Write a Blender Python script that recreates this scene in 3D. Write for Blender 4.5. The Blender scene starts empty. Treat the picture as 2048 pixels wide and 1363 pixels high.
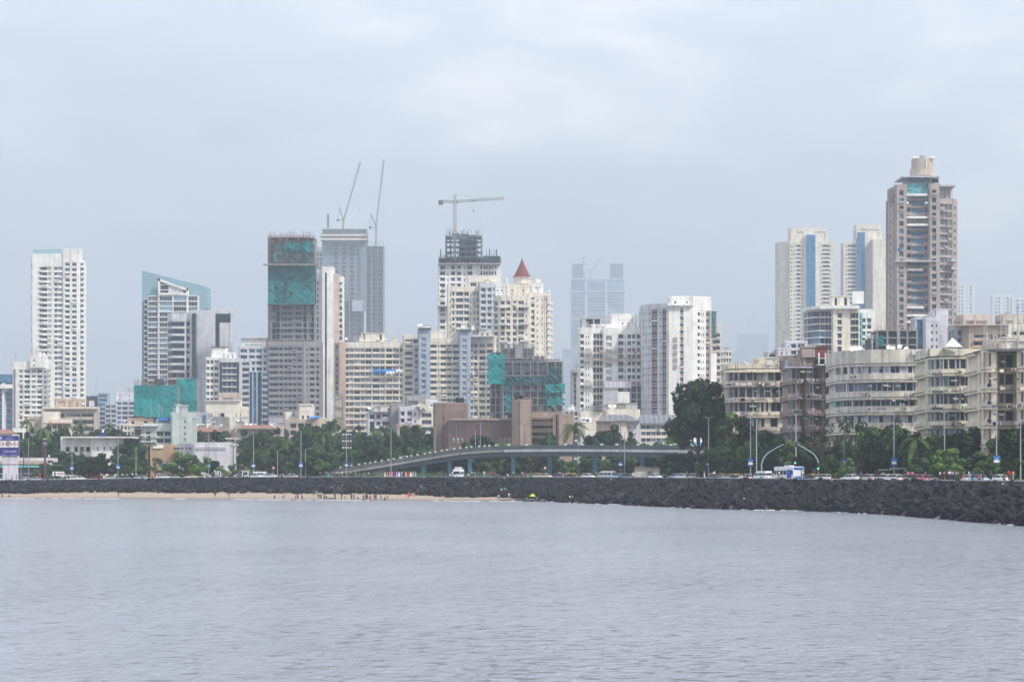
import bpy, math, random, re
from mathutils import Vector, Matrix, Euler
R=math.radians
rnd=random.Random(7)
scene=bpy.context.scene
COLL=scene.collection
# ------------------------------------------------------------------ camera
F=5000.; YH=946.; CH=7.
cam=bpy.data.cameras.new('camera'); camo=bpy.data.objects.new('camera',cam); COLL.objects.link(camo)
cam.sensor_width=36; cam.lens=F/2048*36; cam.shift_y=(YH-681.5)/2048
cam.clip_start=1; cam.clip_end=30000
camo.location=(0,0,CH); camo.rotation_euler=(R(90),0,0)
scene.camera=camo
def WX(px,D): return (px-1024)*D/F
def WZ(py,D): return CH+(YH-py)*D/F
def interp(x,ks):
    if x<=ks[0][0]: return ks[0][1]
    for (a,b),(c,d) in zip(ks,ks[1:]):
        if x<=c: return b+(d-b)*(x-a)/(c-a)
    return ks[-1][1]
# ------------------------------------------------------------------ materials
MATS={}
COL=dict(white=(.80,.79,.76),cream=(.72,.67,.58),beige=(.50,.44,.39),pink=(.38,.30,.265),grey=(.40,.41,.43),
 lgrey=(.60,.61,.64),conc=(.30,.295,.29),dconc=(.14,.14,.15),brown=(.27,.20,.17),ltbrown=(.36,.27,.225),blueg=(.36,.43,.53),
 lilac=(.46,.46,.56),plum=(.25,.17,.18),pale=(.60,.59,.64),yellowc=(.63,.59,.46),paleg=(.50,.56,.53),orange=(.50,.35,.23),
 tan=(.52,.40,.32),roofred=(.21,.065,.06),roofgrey=(.19,.20,.23),terracotta=(.30,.15,.11),shed=(.12,.19,.21),stone=(.5,.42,.36),
 black=(.015,.015,.018),steel=(.33,.34,.36),craney=(.30,.28,.27),bluep=(.03,.14,.42),blued=(.03,.05,.22),tarp=(.04,.22,.62),
 flyblue=(.10,.125,.15),flyblue2=(.07,.17,.25),railg=(.115,.145,.15),redm=(.13,.06,.06),asphalt=(.05,.05,.055),pave=(.33,.31,.30),
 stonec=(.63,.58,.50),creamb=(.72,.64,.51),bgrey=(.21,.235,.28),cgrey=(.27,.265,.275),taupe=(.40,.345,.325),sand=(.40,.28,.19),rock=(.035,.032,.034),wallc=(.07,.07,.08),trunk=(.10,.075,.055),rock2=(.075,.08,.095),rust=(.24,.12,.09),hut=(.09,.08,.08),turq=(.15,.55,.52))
def lin(c): return (c[0],c[1],c[2],1)
def nodes(key):
    m=bpy.data.materials.new(key); m.use_nodes=True
    nt=m.node_tree; b=nt.nodes['Principled BSDF']
    return m,nt,b
def wallmat(key,c,rough=.8,var=.13,streak=.5,scale=.22,bump=0,spec=.25):
    m,nt,b=nodes(key); N=nt.nodes; L=nt.links
    tc=N.new('ShaderNodeTexCoord')
    n1=N.new('ShaderNodeTexNoise'); n1.inputs['Scale'].default_value=scale; n1.inputs['Detail'].default_value=5
    L.new(tc.outputs['Object'],n1.inputs['Vector'])
    mp=N.new('ShaderNodeMapping'); mp.inputs['Scale'].default_value=(.9,.9,.05)
    L.new(tc.outputs['Object'],mp.inputs['Vector'])
    n2=N.new('ShaderNodeTexNoise'); n2.inputs['Scale'].default_value=1; n2.inputs['Detail'].default_value=6
    L.new(mp.outputs[0],n2.inputs['Vector'])
    r=N.new('ShaderNodeValToRGB'); e=r.color_ramp.elements
    e[0].position=.3; e[0].color=(c[0]*(1-var),c[1]*(1-var),c[2]*(1-var*.9),1)
    e[1].position=.7; e[1].color=(min(c[0]*(1+var),.9),min(c[1]*(1+var),.9),min(c[2]*(1+var),.9),1)
    L.new(n1.outputs[0],r.inputs[0])
    r2=N.new('ShaderNodeValToRGB'); e=r2.color_ramp.elements
    e[0].position=.50; e[0].color=(0,0,0,1); e[1].position=.72; e[1].color=(streak,)*3+(1,)
    L.new(n2.outputs[0],r2.inputs[0])
    mx=N.new('ShaderNodeMix'); mx.data_type='RGBA'
    L.new(r2.outputs[0],mx.inputs[0]); L.new(r.outputs[0],mx.inputs[6]); mx.inputs[7].default_value=(c[0]*.35+.03,c[1]*.34+.025,c[2]*.33+.02,1)
    L.new(mx.outputs[2],b.inputs['Base Color'])
    b.inputs['Roughness'].default_value=rough; b.inputs['Specular IOR Level'].default_value=spec
    if bump:
        bp=N.new('ShaderNodeBump'); bp.inputs['Strength'].default_value=bump; L.new(n1.outputs[0],bp.inputs['Height']); L.new(bp.outputs[0],b.inputs['Normal'])
    return m
def glassmat(key,c,rough=.2,spec=.3,metal=0):
    m,nt,b=nodes(key); N=nt.nodes; L=nt.links
    tc=N.new('ShaderNodeTexCoord'); oi=N.new('ShaderNodeObjectInfo')
    n=N.new('ShaderNodeTexNoise'); n.inputs['Scale'].default_value=.45; n.inputs['Detail'].default_value=3
    ad=N.new('ShaderNodeVectorMath'); ad.operation='ADD'; L.new(tc.outputs['Object'],ad.inputs[0])
    cb=N.new('ShaderNodeCombineXYZ'); ml=N.new('ShaderNodeMath'); ml.operation='MULTIPLY'; ml.inputs[1].default_value=60
    L.new(oi.outputs['Random'],ml.inputs[0]); L.new(ml.outputs[0],cb.inputs[0]); L.new(cb.outputs[0],ad.inputs[1])
    L.new(ad.outputs[0],n.inputs['Vector'])
    r=N.new('ShaderNodeValToRGB'); e=r.color_ramp.elements
    e[0].position=.35; e[0].color=(c[0]*.55,c[1]*.55,c[2]*.55,1); e[1].position=.68; e[1].color=(c[0]*1.6,c[1]*1.6,c[2]*1.6,1)
    L.new(n.outputs[0],r.inputs[0]); L.new(r.outputs[0],b.inputs['Base Color'])
    b.inputs['Roughness'].default_value=rough; b.inputs['Specular IOR Level'].default_value=spec; b.inputs['Metallic'].default_value=metal
    return m
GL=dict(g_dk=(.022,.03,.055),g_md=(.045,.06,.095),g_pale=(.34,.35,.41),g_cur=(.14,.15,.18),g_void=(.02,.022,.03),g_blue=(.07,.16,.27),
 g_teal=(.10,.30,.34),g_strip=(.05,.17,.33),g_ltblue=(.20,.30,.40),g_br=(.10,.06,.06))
def mat(key):
    if key in MATS: return MATS[key]
    if key in GL: m=glassmat(key,GL[key],.55 if key in('g_pale','g_cur','g_void') else .18)
    elif key=='net': m=netmat('net',(.025,.22,.225),(.03,.14,.165))
    elif key=='net3': m=netmat('net3',(.02,.31,.32),(.025,.25,.26))
    elif key=='net2': m=netmat('net2',(.03,.12,.14),(.05,.08,.10))
    elif key.startswith('p_'):   # plain paint from hex
        h=key[2:]; c=tuple((int(h[i:i+2],16)/255.)**2.2 for i in(0,2,4))
        m=wallmat(key,c,.6,.06,.06,2.0)
    elif key.startswith('car_'):
        h=key[4:]; c=tuple((int(h[i:i+2],16)/255.)**2.2 for i in(0,2,4))
        m=wallmat(key,c,.3,.05,.08,1.0,spec=.5)
    elif key=='steel': m=wallmat(key,COL[key],.5,.1,.1,1)
    elif key in('rock',): m=rockmat()
    elif key in('creamb','stonec','yellowc','pink'): m=wallmat(key,COL[key],.85,.16,.85,.35)
    else: m=wallmat(key,COL[key])
    MATS[key]=m; return m
def netmat(key,a,b_):
    m,nt,b=nodes(key); N=nt.nodes; L=nt.links
    tc=N.new('ShaderNodeTexCoord')
    n=N.new('ShaderNodeTexNoise'); n.inputs['Scale'].default_value=.13; n.inputs['Detail'].default_value=6; n.inputs['Roughness'].default_value=.7
    v=N.new('ShaderNodeTexVoronoi'); v.inputs['Scale'].default_value=.11; v.distance='CHEBYCHEV'; v.inputs['Randomness'].default_value=.6
    L.new(tc.outputs['Object'],n.inputs['Vector']); L.new(tc.outputs['Object'],v.inputs['Vector'])
    r=N.new('ShaderNodeValToRGB'); e=r.color_ramp.elements
    e[0].position=.36; e[0].color=(b_[0],b_[1],b_[2],1); e[1].position=.6; e[1].color=lin(a)
    x=e.new(.30); x.color=(.10,.10,.11,1)
    L.new(n.outputs[0],r.inputs[0])
    hs=N.new('ShaderNodeHueSaturation'); L.new(r.outputs[0],hs.inputs['Color'])
    sp=N.new('ShaderNodeSeparateColor'); L.new(v.outputs['Color'],sp.inputs[0])
    mr=N.new('ShaderNodeMapRange'); mr.inputs[3].default_value=.7; mr.inputs[4].default_value=1.2; L.new(sp.outputs[0],mr.inputs[0]); L.new(mr.outputs[0],hs.inputs['Value'])
    L.new(hs.outputs[0],b.inputs['Base Color']); b.inputs['Roughness'].default_value=.9; b.inputs['Specular IOR Level'].default_value=.05
    # woven mesh lets a little of what is behind through
    n3=N.new('ShaderNodeTexNoise'); n3.inputs['Scale'].default_value=.3; n3.inputs['Detail'].default_value=3
    L.new(tc.outputs['Object'],n3.inputs['Vector'])
    m3=N.new('ShaderNodeMapRange'); m3.inputs[1].default_value=.3; m3.inputs[2].default_value=.55; m3.inputs[3].default_value=.55; m3.inputs[4].default_value=.9
    L.new(n3.outputs[0],m3.inputs[0]); L.new(m3.outputs[0],b.inputs['Alpha'])
    return m
def rockmat():
    m,nt,b=nodes('rock'); N=nt.nodes; L=nt.links
    g=N.new('ShaderNodeNewGeometry'); n=N.new('ShaderNodeTexNoise'); n.inputs['Scale'].default_value=.35; n.inputs['Detail'].default_value=7
    L.new(g.outputs['Position'],n.inputs['Vector'])
    r=N.new('ShaderNodeValToRGB'); e=r.color_ramp.elements
    e[0].position=.34; e[0].color=(.007,.007,.011,1); e[1].position=.72; e[1].color=(.062,.053,.055,1)  # light end raised to paint in the lit tops of the blocks
    x=e.new(.55); x.color=(.017,.016,.020,1)
    L.new(n.outputs[0],r.inputs[0]); L.new(r.outputs[0],b.inputs['Base Color']); b.inputs['Roughness'].default_value=.8; b.inputs['Specular IOR Level'].default_value=.2
    return m
# ------------------------------------------------------------------ mesh builder
class MB:
    def __init__(s): s.v=[]; s.f=[]; s.m=[]; s.keys=[]
    def mi(s,k):
        if k not in s.keys: s.keys.append(k)
        return s.keys.index(k)
    def add(s,vs,fs,k):
        o=len(s.v); s.v+=[tuple(p) for p in vs]; i=s.mi(k)
        for f in fs: s.f.append(tuple(o+j for j in f)); s.m.append(i)
    def hexa(s,p,k):  # 8 points: bottom 0-3 ccw, top 4-7
        s.add(p,[(3,2,1,0),(4,5,6,7),(0,1,5,4),(1,2,6,5),(2,3,7,6),(3,0,4,7)],k)
    def box(s,x0,x1,y0,y1,z0,z1,k):
        s.hexa([(x0,y0,z0),(x1,y0,z0),(x1,y1,z0),(x0,y1,z0),(x0,y0,z1),(x1,y0,z1),(x1,y1,z1),(x0,y1,z1)],k)
    def prism(s,poly,z0,z1,k):   # poly in xy, ccw from above; z1 may be list
        n=len(poly); zt=z1 if isinstance(z1,list) else [z1]*n
        vs=[(x,y,z0) for x,y in poly]+[(poly[i][0],poly[i][1],zt[i]) for i in range(n)]
        s.add(vs,[tuple(range(n-1,-1,-1)),tuple(range(n,2*n))]+[(i,(i+1)%n,(i+1)%n+n,i+n) for i in range(n)],k)
    def bar(s,p,q,r,k,n=4,r2=None,caps=True):
        p=Vector(p);q=Vector(q);d=q-p
        if d.length<1e-6: return
        a=d.orthogonal().normalized(); b=d.normalized().cross(a); r2=r if r2 is None else r2
        vs=[p+(a*math.cos(2*math.pi*i/n)+b*math.sin(2*math.pi*i/n))*r for i in range(n)]+[q+(a*math.cos(2*math.pi*i/n)+b*math.sin(2*math.pi*i/n))*r2 for i in range(n)]
        fs=[(i,(i+1)%n,(i+1)%n+n,i+n) for i in range(n)]
        if caps: fs+=[tuple(range(n-1,-1,-1)),tuple(range(n,2*n))]
        s.add(vs,fs,k)
    def tube(s,pts,rs,k,n=6):
        for i in range(len(pts)-1): s.bar(pts[i],pts[i+1],rs[i],k,n,rs[i+1])
    def lathe(s,prof,k,n=14,c=(0,0),sx=1,sy=1):
        vs=[];fs=[]
        for r,z in prof:
            for i in range(n):
                a=2*math.pi*i/n; vs.append((c[0]+r*sx*math.cos(a),c[1]+r*sy*math.sin(a),z))
        for j in range(len(prof)-1):
            for i in range(n): fs.append((j*n+i,j*n+(i+1)%n,(j+1)*n+(i+1)%n,(j+1)*n+i))
        fs.append(tuple(range(n-1,-1,-1))); fs.append(tuple(range((len(prof)-1)*n,len(prof)*n)))
        s.add(vs,fs,k)
    def mesh(s,name,smooth=False):
        me=bpy.data.meshes.new(name); me.from_pydata(s.v,[],s.f)
        for k in s.keys: me.materials.append(mat(k) if isinstance(k,str) else k)
        if len(s.keys)>1: me.polygons.foreach_set('material_index',s.m)
        if smooth: me.polygons.foreach_set('use_smooth',[True]*len(s.f))
        me.update(); return me
    def build(s,name,parent=None,loc=(0,0,0),smooth=False):
        return link(name,s.mesh(name,smooth),parent,loc)
def link(name,data,parent=None,loc=(0,0,0),rot=None,scale=None):
    o=bpy.data.objects.new(name,data); COLL.objects.link(o); o.location=loc
    if rot: o.rotation_euler=rot
    if scale: o.scale=scale
    if parent: o.parent=parent
    return o
def tag(o,label=None,cat=None,group=None,kind=None):
    if label: o['label']=label
    if cat: o['category']=cat
    if group: o['group']=group
    if kind: o['kind']=kind
    return o
def sweep(mb,pts,n0,n1,lo,hi,k):
    n=len(pts)
    nor=[]
    for i in range(n):
        a=Vector(pts[max(i-1,0)]);b=Vector(pts[min(i+1,n-1)]);d=(b-a).normalized(); nor.append(Vector((-d.y,d.x)))  # to the left of travel = away from camera
    for i in range(n-1):
        p0,p1=Vector(pts[i]),Vector(pts[i+1]); a0,a1=p0+nor[i]*n0,p0+nor[i]*n1; b0,b1=p1+nor[i+1]*n0,p1+nor[i+1]*n1
        l0,l1=(lo[i],lo[i+1]) if isinstance(lo,list) else (lo,lo); h0,h1=(hi[i],hi[i+1]) if isinstance(hi,list) else (hi,hi)
        mb.hexa([(a0.x,a0.y,l0),(b0.x,b0.y,l1),(b1.x,b1.y,l1),(a1.x,a1.y,l0),(a0.x,a0.y,h0),(b0.x,b0.y,h1),(b1.x,b1.y,h1),(a1.x,a1.y,h0)],k)
# ------------------------------------------------------------------ shore profile
WALLK=[(-700,860),(-300,790),(0,745),(300,735),(700,700),(1000,668),(1120,650),(1200,628),(1330,580),(1450,532),(1600,500),(1780,458),(1900,415),(2048,374),(2300,312),(2700,250)]
WATK=[(-700,790),(-300,735),(0,700),(300,690),(700,655),(1000,627),(1100,615),(1200,574),(1330,520),(1450,486),(1600,468),(1780,427),(1900,376),(2048,336),(2300,280),(2700,222)]
ROCKK=[(-700,26),(0,25),(150,20),(300,20),(500,20),(700,20),(830,22),(870,28),(1000,25),(1100,34),(1120,200)]  # depth of rock bank in front of wall
TOPK=[(-700,4.9),(0,5.0),(150,5.35),(300,5.75),(450,6.0),(700,6.15),(1200,6.13),(1450,6.05),(1780,5.93),(2048,5.95),(2700,5.95)]
def smooth(ks,px):   # smoothed interpolation
    return sum(interp(px+d,ks)*w for d,w in((-40,.2),(-20,.2),(0,.2),(20,.2),(40,.2)))
Dwall=lambda px: smooth(WALLK,px)
Dwat=lambda px: smooth(WATK,px)+1.2*math.sin(px*.021)+.8*math.sin(px*.057)
Drock=lambda px: max(Dwat(px),Dwall(px)-interp(px,ROCKK)+1.0*math.sin(px*.09)+.8*math.sin(px*.23))
ztop=lambda px: smooth(TOPK,px)
gzp=lambda px: ztop(px)-.62
GZ=5.4
PXS=list(range(-700,2701,12))
WALLPTS=[(WX(p,Dwall(p)),Dwall(p)) for p in PXS]
_n=[]
for i in range(len(PXS)):
    a=Vector(WALLPTS[max(i-4,0)]);b=Vector(WALLPTS[min(i+4,len(PXS)-1)]);d=(b-a).normalized(); _n.append(Vector((-d.y,d.x)))
def offl(px,o):
    """point on the line o metres inland of the sea wall that is seen at photo column px, and the road heading there"""
    pts=[Vector(WALLPTS[i])+_n[i]*o for i in range(len(PXS))]
    q=[1024+F*p.x/p.y for p in pts]
    for i in range(len(q)-1):
        if q[i]<=px<=q[i+1]:
            t=(px-q[i])/(q[i+1]-q[i]+1e-9); p=pts[i].lerp(pts[i+1],t); d=pts[i+1]-pts[i]
            return p.x,p.y,math.atan2(d.y,d.x)
    return WX(px,Dwall(px)+o),Dwall(px)+o,0
def zshore(px,D):
    w,r,l=Dwat(px),Drock(px),Dwall(px)
    if D<=w: return (D-w)*.06
    zr=min(1.9,(r-w)*.062)
    if D<r: return (D-w)*.062 if r-w<30.6 else zr*(D-w)/(r-w)
    t=(D-r)/max(l-r,1e-3); return zr+(ztop(px)-.9-zr)*min(1,t)**.85
def shore_at(px,py):
    D=Dwat(px)-.5
    while D<Dwall(px):
        if YH-(zshore(px,D)-CH)*F/D<=py: break
        D+=.25
    return D
# ------------------------------------------------------------------ sky, sun, haze
SUN_EL=R(47); SUN_AZ=R(128)   # azimuth clockwise from +Y: behind the camera to the right
w=bpy.data.worlds.new('World'); scene.world=w; w.use_nodes=True
N=w.node_tree.nodes; L=w.node_tree.links; N.clear()
out=N.new('ShaderNodeOutputWorld'); bg=N.new('ShaderNodeBackground'); L.new(bg.outputs[0],out.inputs[0])
sky=N.new('ShaderNodeTexSky'); sky.sky_type='NISHITA'; sky.sun_disc=False; sky.sun_elevation=SUN_EL; sky.sun_rotation=SUN_AZ
sky.air_density=1; sky.dust_density=4
tc=N.new('ShaderNodeTexCoord'); sx=N.new('ShaderNodeSeparateXYZ'); L.new(tc.outputs['Generated'],sx.inputs[0])
mp=N.new('ShaderNodeMapping'); mp.inputs['Scale'].default_value=(4.5,4.5,13); L.new(tc.outputs['Generated'],mp.inputs['Vector'])
nz=N.new('ShaderNodeTexNoise'); nz.inputs['Scale'].default_value=1.5; nz.inputs['Detail'].default_value=8; nz.inputs['Roughness'].default_value=.56; nz.inputs['Distortion'].default_value=.3
L.new(mp.outputs[0],nz.inputs['Vector'])
cr=N.new('ShaderNodeValToRGB'); e=cr.color_ramp.elements   # overcast cloud colour
e[0].position=.34; e[0].color=(6.6,7.4,8.5,1); e[1].position=.66; e[1].color=(11.2,11.0,11.2,1); x=e.new(.5); x.color=(8.0,8.6,9.6,1)
L.new(nz.outputs[0],cr.inputs[0])
hz=N.new('ShaderNodeMapRange'); hz.inputs[1].default_value=.0; hz.inputs[2].default_value=.20; hz.inputs[3].default_value=.78; hz.inputs[4].default_value=1.08
L.new(sx.outputs[2],hz.inputs[0])
vm=N.new('ShaderNodeVectorMath'); vm.operation='SCALE'; L.new(cr.outputs[0],vm.inputs[0]); L.new(hz.outputs[0],vm.inputs['Scale'])
mx=N.new('ShaderNodeMix'); mx.data_type='RGBA'; mx.inputs[0].default_value=.93
L.new(sky.outputs[0],mx.inputs[6]); L.new(vm.outputs[0],mx.inputs[7]); L.new(mx.outputs[2],bg.inputs[0]); bg.inputs[1].default_value=.1
sl=bpy.data.lights.new('sun','SUN'); sl.energy=3.4; sl.angle=R(4); sl.color=(1,.94,.86)
so=bpy.data.objects.new('sun',sl); COLL.objects.link(so)
dv=Vector((math.sin(SUN_AZ)*math.cos(SUN_EL),math.cos(SUN_AZ)*math.cos(SUN_EL),math.sin(SUN_EL)))
so.rotation_euler=dv.to_track_quat('Z','Y').to_euler()
vs=scene.view_settings; vs.view_transform='Standard'; vs.look='None'; vs.gamma=1; vs.exposure=.36; vs.use_curve_mapping=False
HAZE=.00018
hm=bpy.data.materials.new('haze'); hm.use_nodes=True; hn=hm.node_tree; hn.nodes.clear()
ho=hn.nodes.new('ShaderNodeOutputMaterial'); pv=hn.nodes.new('ShaderNodeVolumePrincipled')
pv.inputs['Color'].default_value=(.755,.87,1,1); pv.inputs['Density'].default_value=HAZE; pv.inputs['Anisotropy'].default_value=0.0
hn.links.new(pv.outputs[0],ho.inputs['Volume'])
b=MB(); b.box(-5200,5200,-400,14600,-6,980,hm); h=b.build('haze'); tag(h,kind='stuff')
# ------------------------------------------------------------------ water, land, beach, wall
def watermat():
    m,nt,b=nodes('water'); N=nt.nodes; L=nt.links
    g=N.new('ShaderNodeNewGeometry')
    def noise(sc,map_,det,rough=.5):
        mp=N.new('ShaderNodeMapping'); mp.inputs['Scale'].default_value=map_; L.new(g.outputs['Position'],mp.inputs['Vector'])
        n=N.new('ShaderNodeTexNoise'); n.inputs['Scale'].default_value=sc; n.inputs['Detail'].default_value=det; n.inputs['Roughness'].default_value=rough
        L.new(mp.outputs[0],n.inputs['Vector']); return n
    a=noise(2.1,(1,.42,1),5,.62); c=noise(.30,(1,.30,1),4,.6); d=noise(.010,(1,.7,1),5,.6); f=noise(.035,(1,.22,1),4,.6)
    s1=N.new('ShaderNodeMath'); s1.operation='MULTIPLY_ADD'; s1.inputs[1].default_value=2.4; L.new(c.outputs[0],s1.inputs[0]); L.new(a.outputs[0],s1.inputs[2])
    bp=N.new('ShaderNodeBump'); bp.inputs['Strength'].default_value=.9; bp.inputs['Distance'].default_value=.42; L.new(s1.outputs[0],bp.inputs['Height'])
    L.new(bp.outputs[0],b.inputs['Normal'])
    r=N.new('ShaderNodeValToRGB'); e=r.color_ramp.elements; e[0].position=.33; e[0].color=(.235,.255,.305,1); e[1].position=.68; e[1].color=(.36,.38,.445,1)
    s2=N.new('ShaderNodeMath'); s2.operation='MULTIPLY_ADD'; s2.inputs[1].default_value=.5; L.new(f.outputs[0],s2.inputs[0]); 
    s3=N.new('ShaderNodeMath'); s3.operation='MULTIPLY'; s3.inputs[1].default_value=.5; L.new(d.outputs[0],s3.inputs[0]); L.new(s3.outputs[0],s2.inputs[2])
    L.new(s2.outputs[0],r.inputs[0])
    k=noise(1.9,(.5,.6,1),3,.6); k2=noise(.035,(1,.5,1),3)
    ad=N.new('ShaderNodeMath'); ad.operation='MULTIPLY_ADD'; ad.inputs[1].default_value=.30; L.new(k2.outputs[0],ad.inputs[0]); L.new(k.outputs[0],ad.inputs[2])
    r2=N.new('ShaderNodeValToRGB'); e=r2.color_ramp.elements; e[0].position=.715; e[0].color=(0,0,0,1); e[1].position=.775; e[1].color=(.85,)*3+(1,)
    L.new(ad.outputs[0],r2.inputs[0])
    mx=N.new('ShaderNodeMix'); mx.data_type='RGBA'; L.new(r2.outputs[0],mx.inputs[0]); L.new(r.outputs[0],mx.inputs[6]); mx.inputs[7].default_value=(.075,.075,.075,1)  # dark specks painted in for steep wavelet faces that mirror less sky
    L.new(mx.outputs[2],b.inputs['Base Color'])
    b.inputs['Roughness'].default_value=.16; b.inputs['IOR'].default_value=1.33
    return m
def wavy(x,y):
    return 0
b=MB(); wm=watermat()
b.add([(-5000,-350,0),(5000,-350,0),(5000,14500,0),(-5000,14500,0)],[(0,1,2,3)],wm)
tag(b.build('water'),kind='structure')
# land behind the wall: one sheet reaching the horizon
gm=wallmat('ground',(.17,.16,.13),.9,.25,.2,.05)
b=MB(); rows=[.25,30,60,None,None]; grid=[]
for i,p in enumerate(PXS):
    q=Vector(WALLPTS[i]); c=[]
    for o,zz in((.3,gzp(p)),(38,gzp(p)*.5+GZ*.5),(70,GZ)): v=q+_n[i]*o; c.append((v.x,v.y,zz))
    grid.append(c)
vs_=[v for c in grid for v in c]; fs_=[]
for i in range(len(PXS)-1):
    for j in range(2): a=i*3+j; fs_.append((a,a+3,a+4,a+1))
b.add(vs_,fs_,gm)
o=len(b.v); far=[grid[i][2] for i in range(len(PXS))]
b.v+=[(-5000,14400,GZ),(5000,14400,GZ),(-5000,far[0][1],GZ),(5000,far[-1][1],GZ)]
n=len(PXS)
for i in range(n-1):
    b.f.append((i*3+2,(i+1)*3+2,o+1 if i>=n//2 else o)); b.m.append(0)
b.f.append((((n//2)*3+2),o+1,o)); b.m.append(0); b.f.append((2,o,o+2)); b.m.append(0); b.f.append(((n-1)*3+2,o+3,o+1)); b.m.append(0)
tag(b.build('ground'),kind='structure')
sub=PXS[::2]; P2=WALLPTS[::2]
def strip(name,o0,o1,dz,k,th=.3,kind='structure'):
    b=MB(); sweep(b,P2,o0,o1,[gzp(p)+dz-th for p in sub],[gzp(p)+dz for p in sub],k); return tag(b.build(name),kind=kind)
strip('promenade',.63,6.5,.50,'pave',.8); strip('road',6.5,21,.006,'asphalt',.2); strip('pavement',21,24,.13,'pave')
b=MB()
for off in(13.6,):
    for i in range(0,len(PXS)-1):
        if i%2==0:
            p0=Vector(WALLPTS[i])+_n[i]*off; p1=Vector(WALLPTS[i+1])+_n[i+1]*off; n0=_n[i]*.12
            z=gzp(PXS[i])+.012
            b.add([(p0.x-n0.x,p0.y-n0.y,z),(p1.x-n0.x,p1.y-n0.y,z),(p1.x+n0.x,p1.y+n0.y,z),(p0.x+n0.x,p0.y+n0.y,z)],[(0,1,2,3)],'white')
tag(b.build('road_marking'),kind='structure')
# sea wall with pale coping
sw=link('sea_wall',None,None,(0,0,0)); tag(sw,'long dark sea wall with a pale coping running the whole length of the promenade','sea wall')
b=MB(); sweep(b,P2,0,.5,[zshore(p,Dwall(p))-1.5 for p in sub],[ztop(p)-.14 for p in sub],'wallc'); b.build('wall',sw)
b=MB(); sweep(b,P2,-.08,.62,[ztop(p)-.14 for p in sub],[ztop(p) for p in sub],'lgrey'); b.build('coping',sw)
# beach + bank bed
def shoregrid(name,fn0,fn1,m,rows,dz=0,jit=0,pxs=PXS):
    b=MB(); vs_=[];nn=len(pxs)
    for p in pxs:
        a,c=fn0(p),fn1(p)
        for j in range(rows+1):
            D=a+(c-a)*j/rows; vs_.append((WX(p,D),D,zshore(p,D)+dz+rnd.uniform(-jit,jit)))
    fs_=[(i*(rows+1)+j,(i+1)*(rows+1)+j,(i+1)*(rows+1)+j+1,i*(rows+1)+j+1) for i in range(nn-1) for j in range(rows)]
    b.add(vs_,fs_,m); return b.build(name)
sm=wallmat('sandm',(.50,.34,.23),.9,.16,.25,.12)
def sandmat():
    m,nt,b=nodes('sand_wet'); N=nt.nodes; L=nt.links
    g=N.new('ShaderNodeNewGeometry'); s=N.new('ShaderNodeSeparateXYZ'); L.new(g.outputs['Position'],s.inputs[0])
    mp=N.new('ShaderNodeMapping'); mp.inputs['Scale'].default_value=(.06,.35,1); L.new(g.outputs['Position'],mp.inputs['Vector'])
    n=N.new('ShaderNodeTexNoise'); n.inputs['Scale'].default_value=1; n.inputs['Detail'].default_value=6; L.new(mp.outputs[0],n.inputs['Vector'])
    ad=N.new('ShaderNodeMath'); ad.operation='MULTIPLY_ADD'; ad.inputs[1].default_value=.5; L.new(n.outputs[0],ad.inputs[0]); L.new(s.outputs[2],ad.inputs[2])
    r=N.new('ShaderNodeValToRGB'); e=r.color_ramp.elements
    e[0].position=.30; e[0].color=(.15,.12,.105,1); e[1].position=.62; e[1].color=(.29,.225,.17,1); x=e.new(.9); x.color=(.35,.275,.21,1)
    L.new(ad.outputs[0],r.inputs[0]); L.new(r.outputs[0],b.inputs['Base Color']); b.inputs['Roughness'].default_value=.75
    return m
tag(shoregrid('beach',lambda p:Dwat(p)-4,lambda p:Dwall(p)-.2,sandmat(),14,0,.03),kind='structure')
# foam where the water meets the beach and the bank
fm,nt,bb=nodes('foam'); bb.inputs['Base Color'].default_value=(.82,.83,.86,1); bb.inputs['Roughness'].default_value=.9
b=MB()
for p in [rnd.uniform(-600,2600) for _ in range(900)]:
    if (math.sin(p*.013)+math.sin(p*.037+1)+rnd.uniform(-1.,1.))<.3 and not 900<p<960: continue
    D=Dwat(p)-rnd.uniform(-.6,3.2)-(5 if 900<p<960 else 0); L_=rnd.uniform(.4,2.0); wd=rnd.uniform(.12,.5)*(2.4 if 900<p<960 else 1)
    x=WX(p,D); pts=[(x+L_*.5*math.cos(t)*rnd.uniform(.7,1.2),D+wd*math.sin(t)*rnd.uniform(.6,1.3)) for t in [i*math.pi/5 for i in range(10)]]
    b.prism(pts,.006,.10,fm)
tag(b.build('foam'),kind='stuff')
# ================================================================== buildings
WMESH={}
def winmesh(style,n,frame):
    """unit window, 1 wide and 1 high: a glass pane between frame bars, standing in its wall recess"""
    k=(style,n,frame)
    if k in WMESH: return WMESH[k]
    b=MB(); winfill(b,Matrix.Identity(4),1,1,style,n,frame,.06/ n if n>1 else .08)
    WMESH[k]=b.mesh('window'); return WMESH[k]
def winfill(b,M4,w,h,style,n,frame,fr=None):
    def bx(x0,x1,y0,y1,z0,z1,k):
        b.hexa([tuple(M4@Vector(p)) for p in((x0,y0,z0),(x1,y0,z0),(x1,y1,z0),(x0,y1,z0),(x0,y0,z1),(x1,y0,z1),(x1,y1,z1),(x0,y1,z1))],k)
    fx=(fr or .08)*w; fz=.07*h
    bx(0,w,-.06,0,0,h,style)
    if frame:
        bx(0,w,-.12,-.06,0,fz,frame); bx(0,w,-.12,-.06,h-fz,h,frame)
        for i in range(n+1):
            x=i*(w-fx)/n; bx(x,x+fx,-.12,-.06,fz,h-fz,frame)
_b=MB(); _b.box(0,.9,-.4,0,0,.62,'grey'); _b.box(.12,.62,-.42,-.401,.08,.52,'g_void'); ACM=_b.mesh('air_conditioner')
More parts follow.
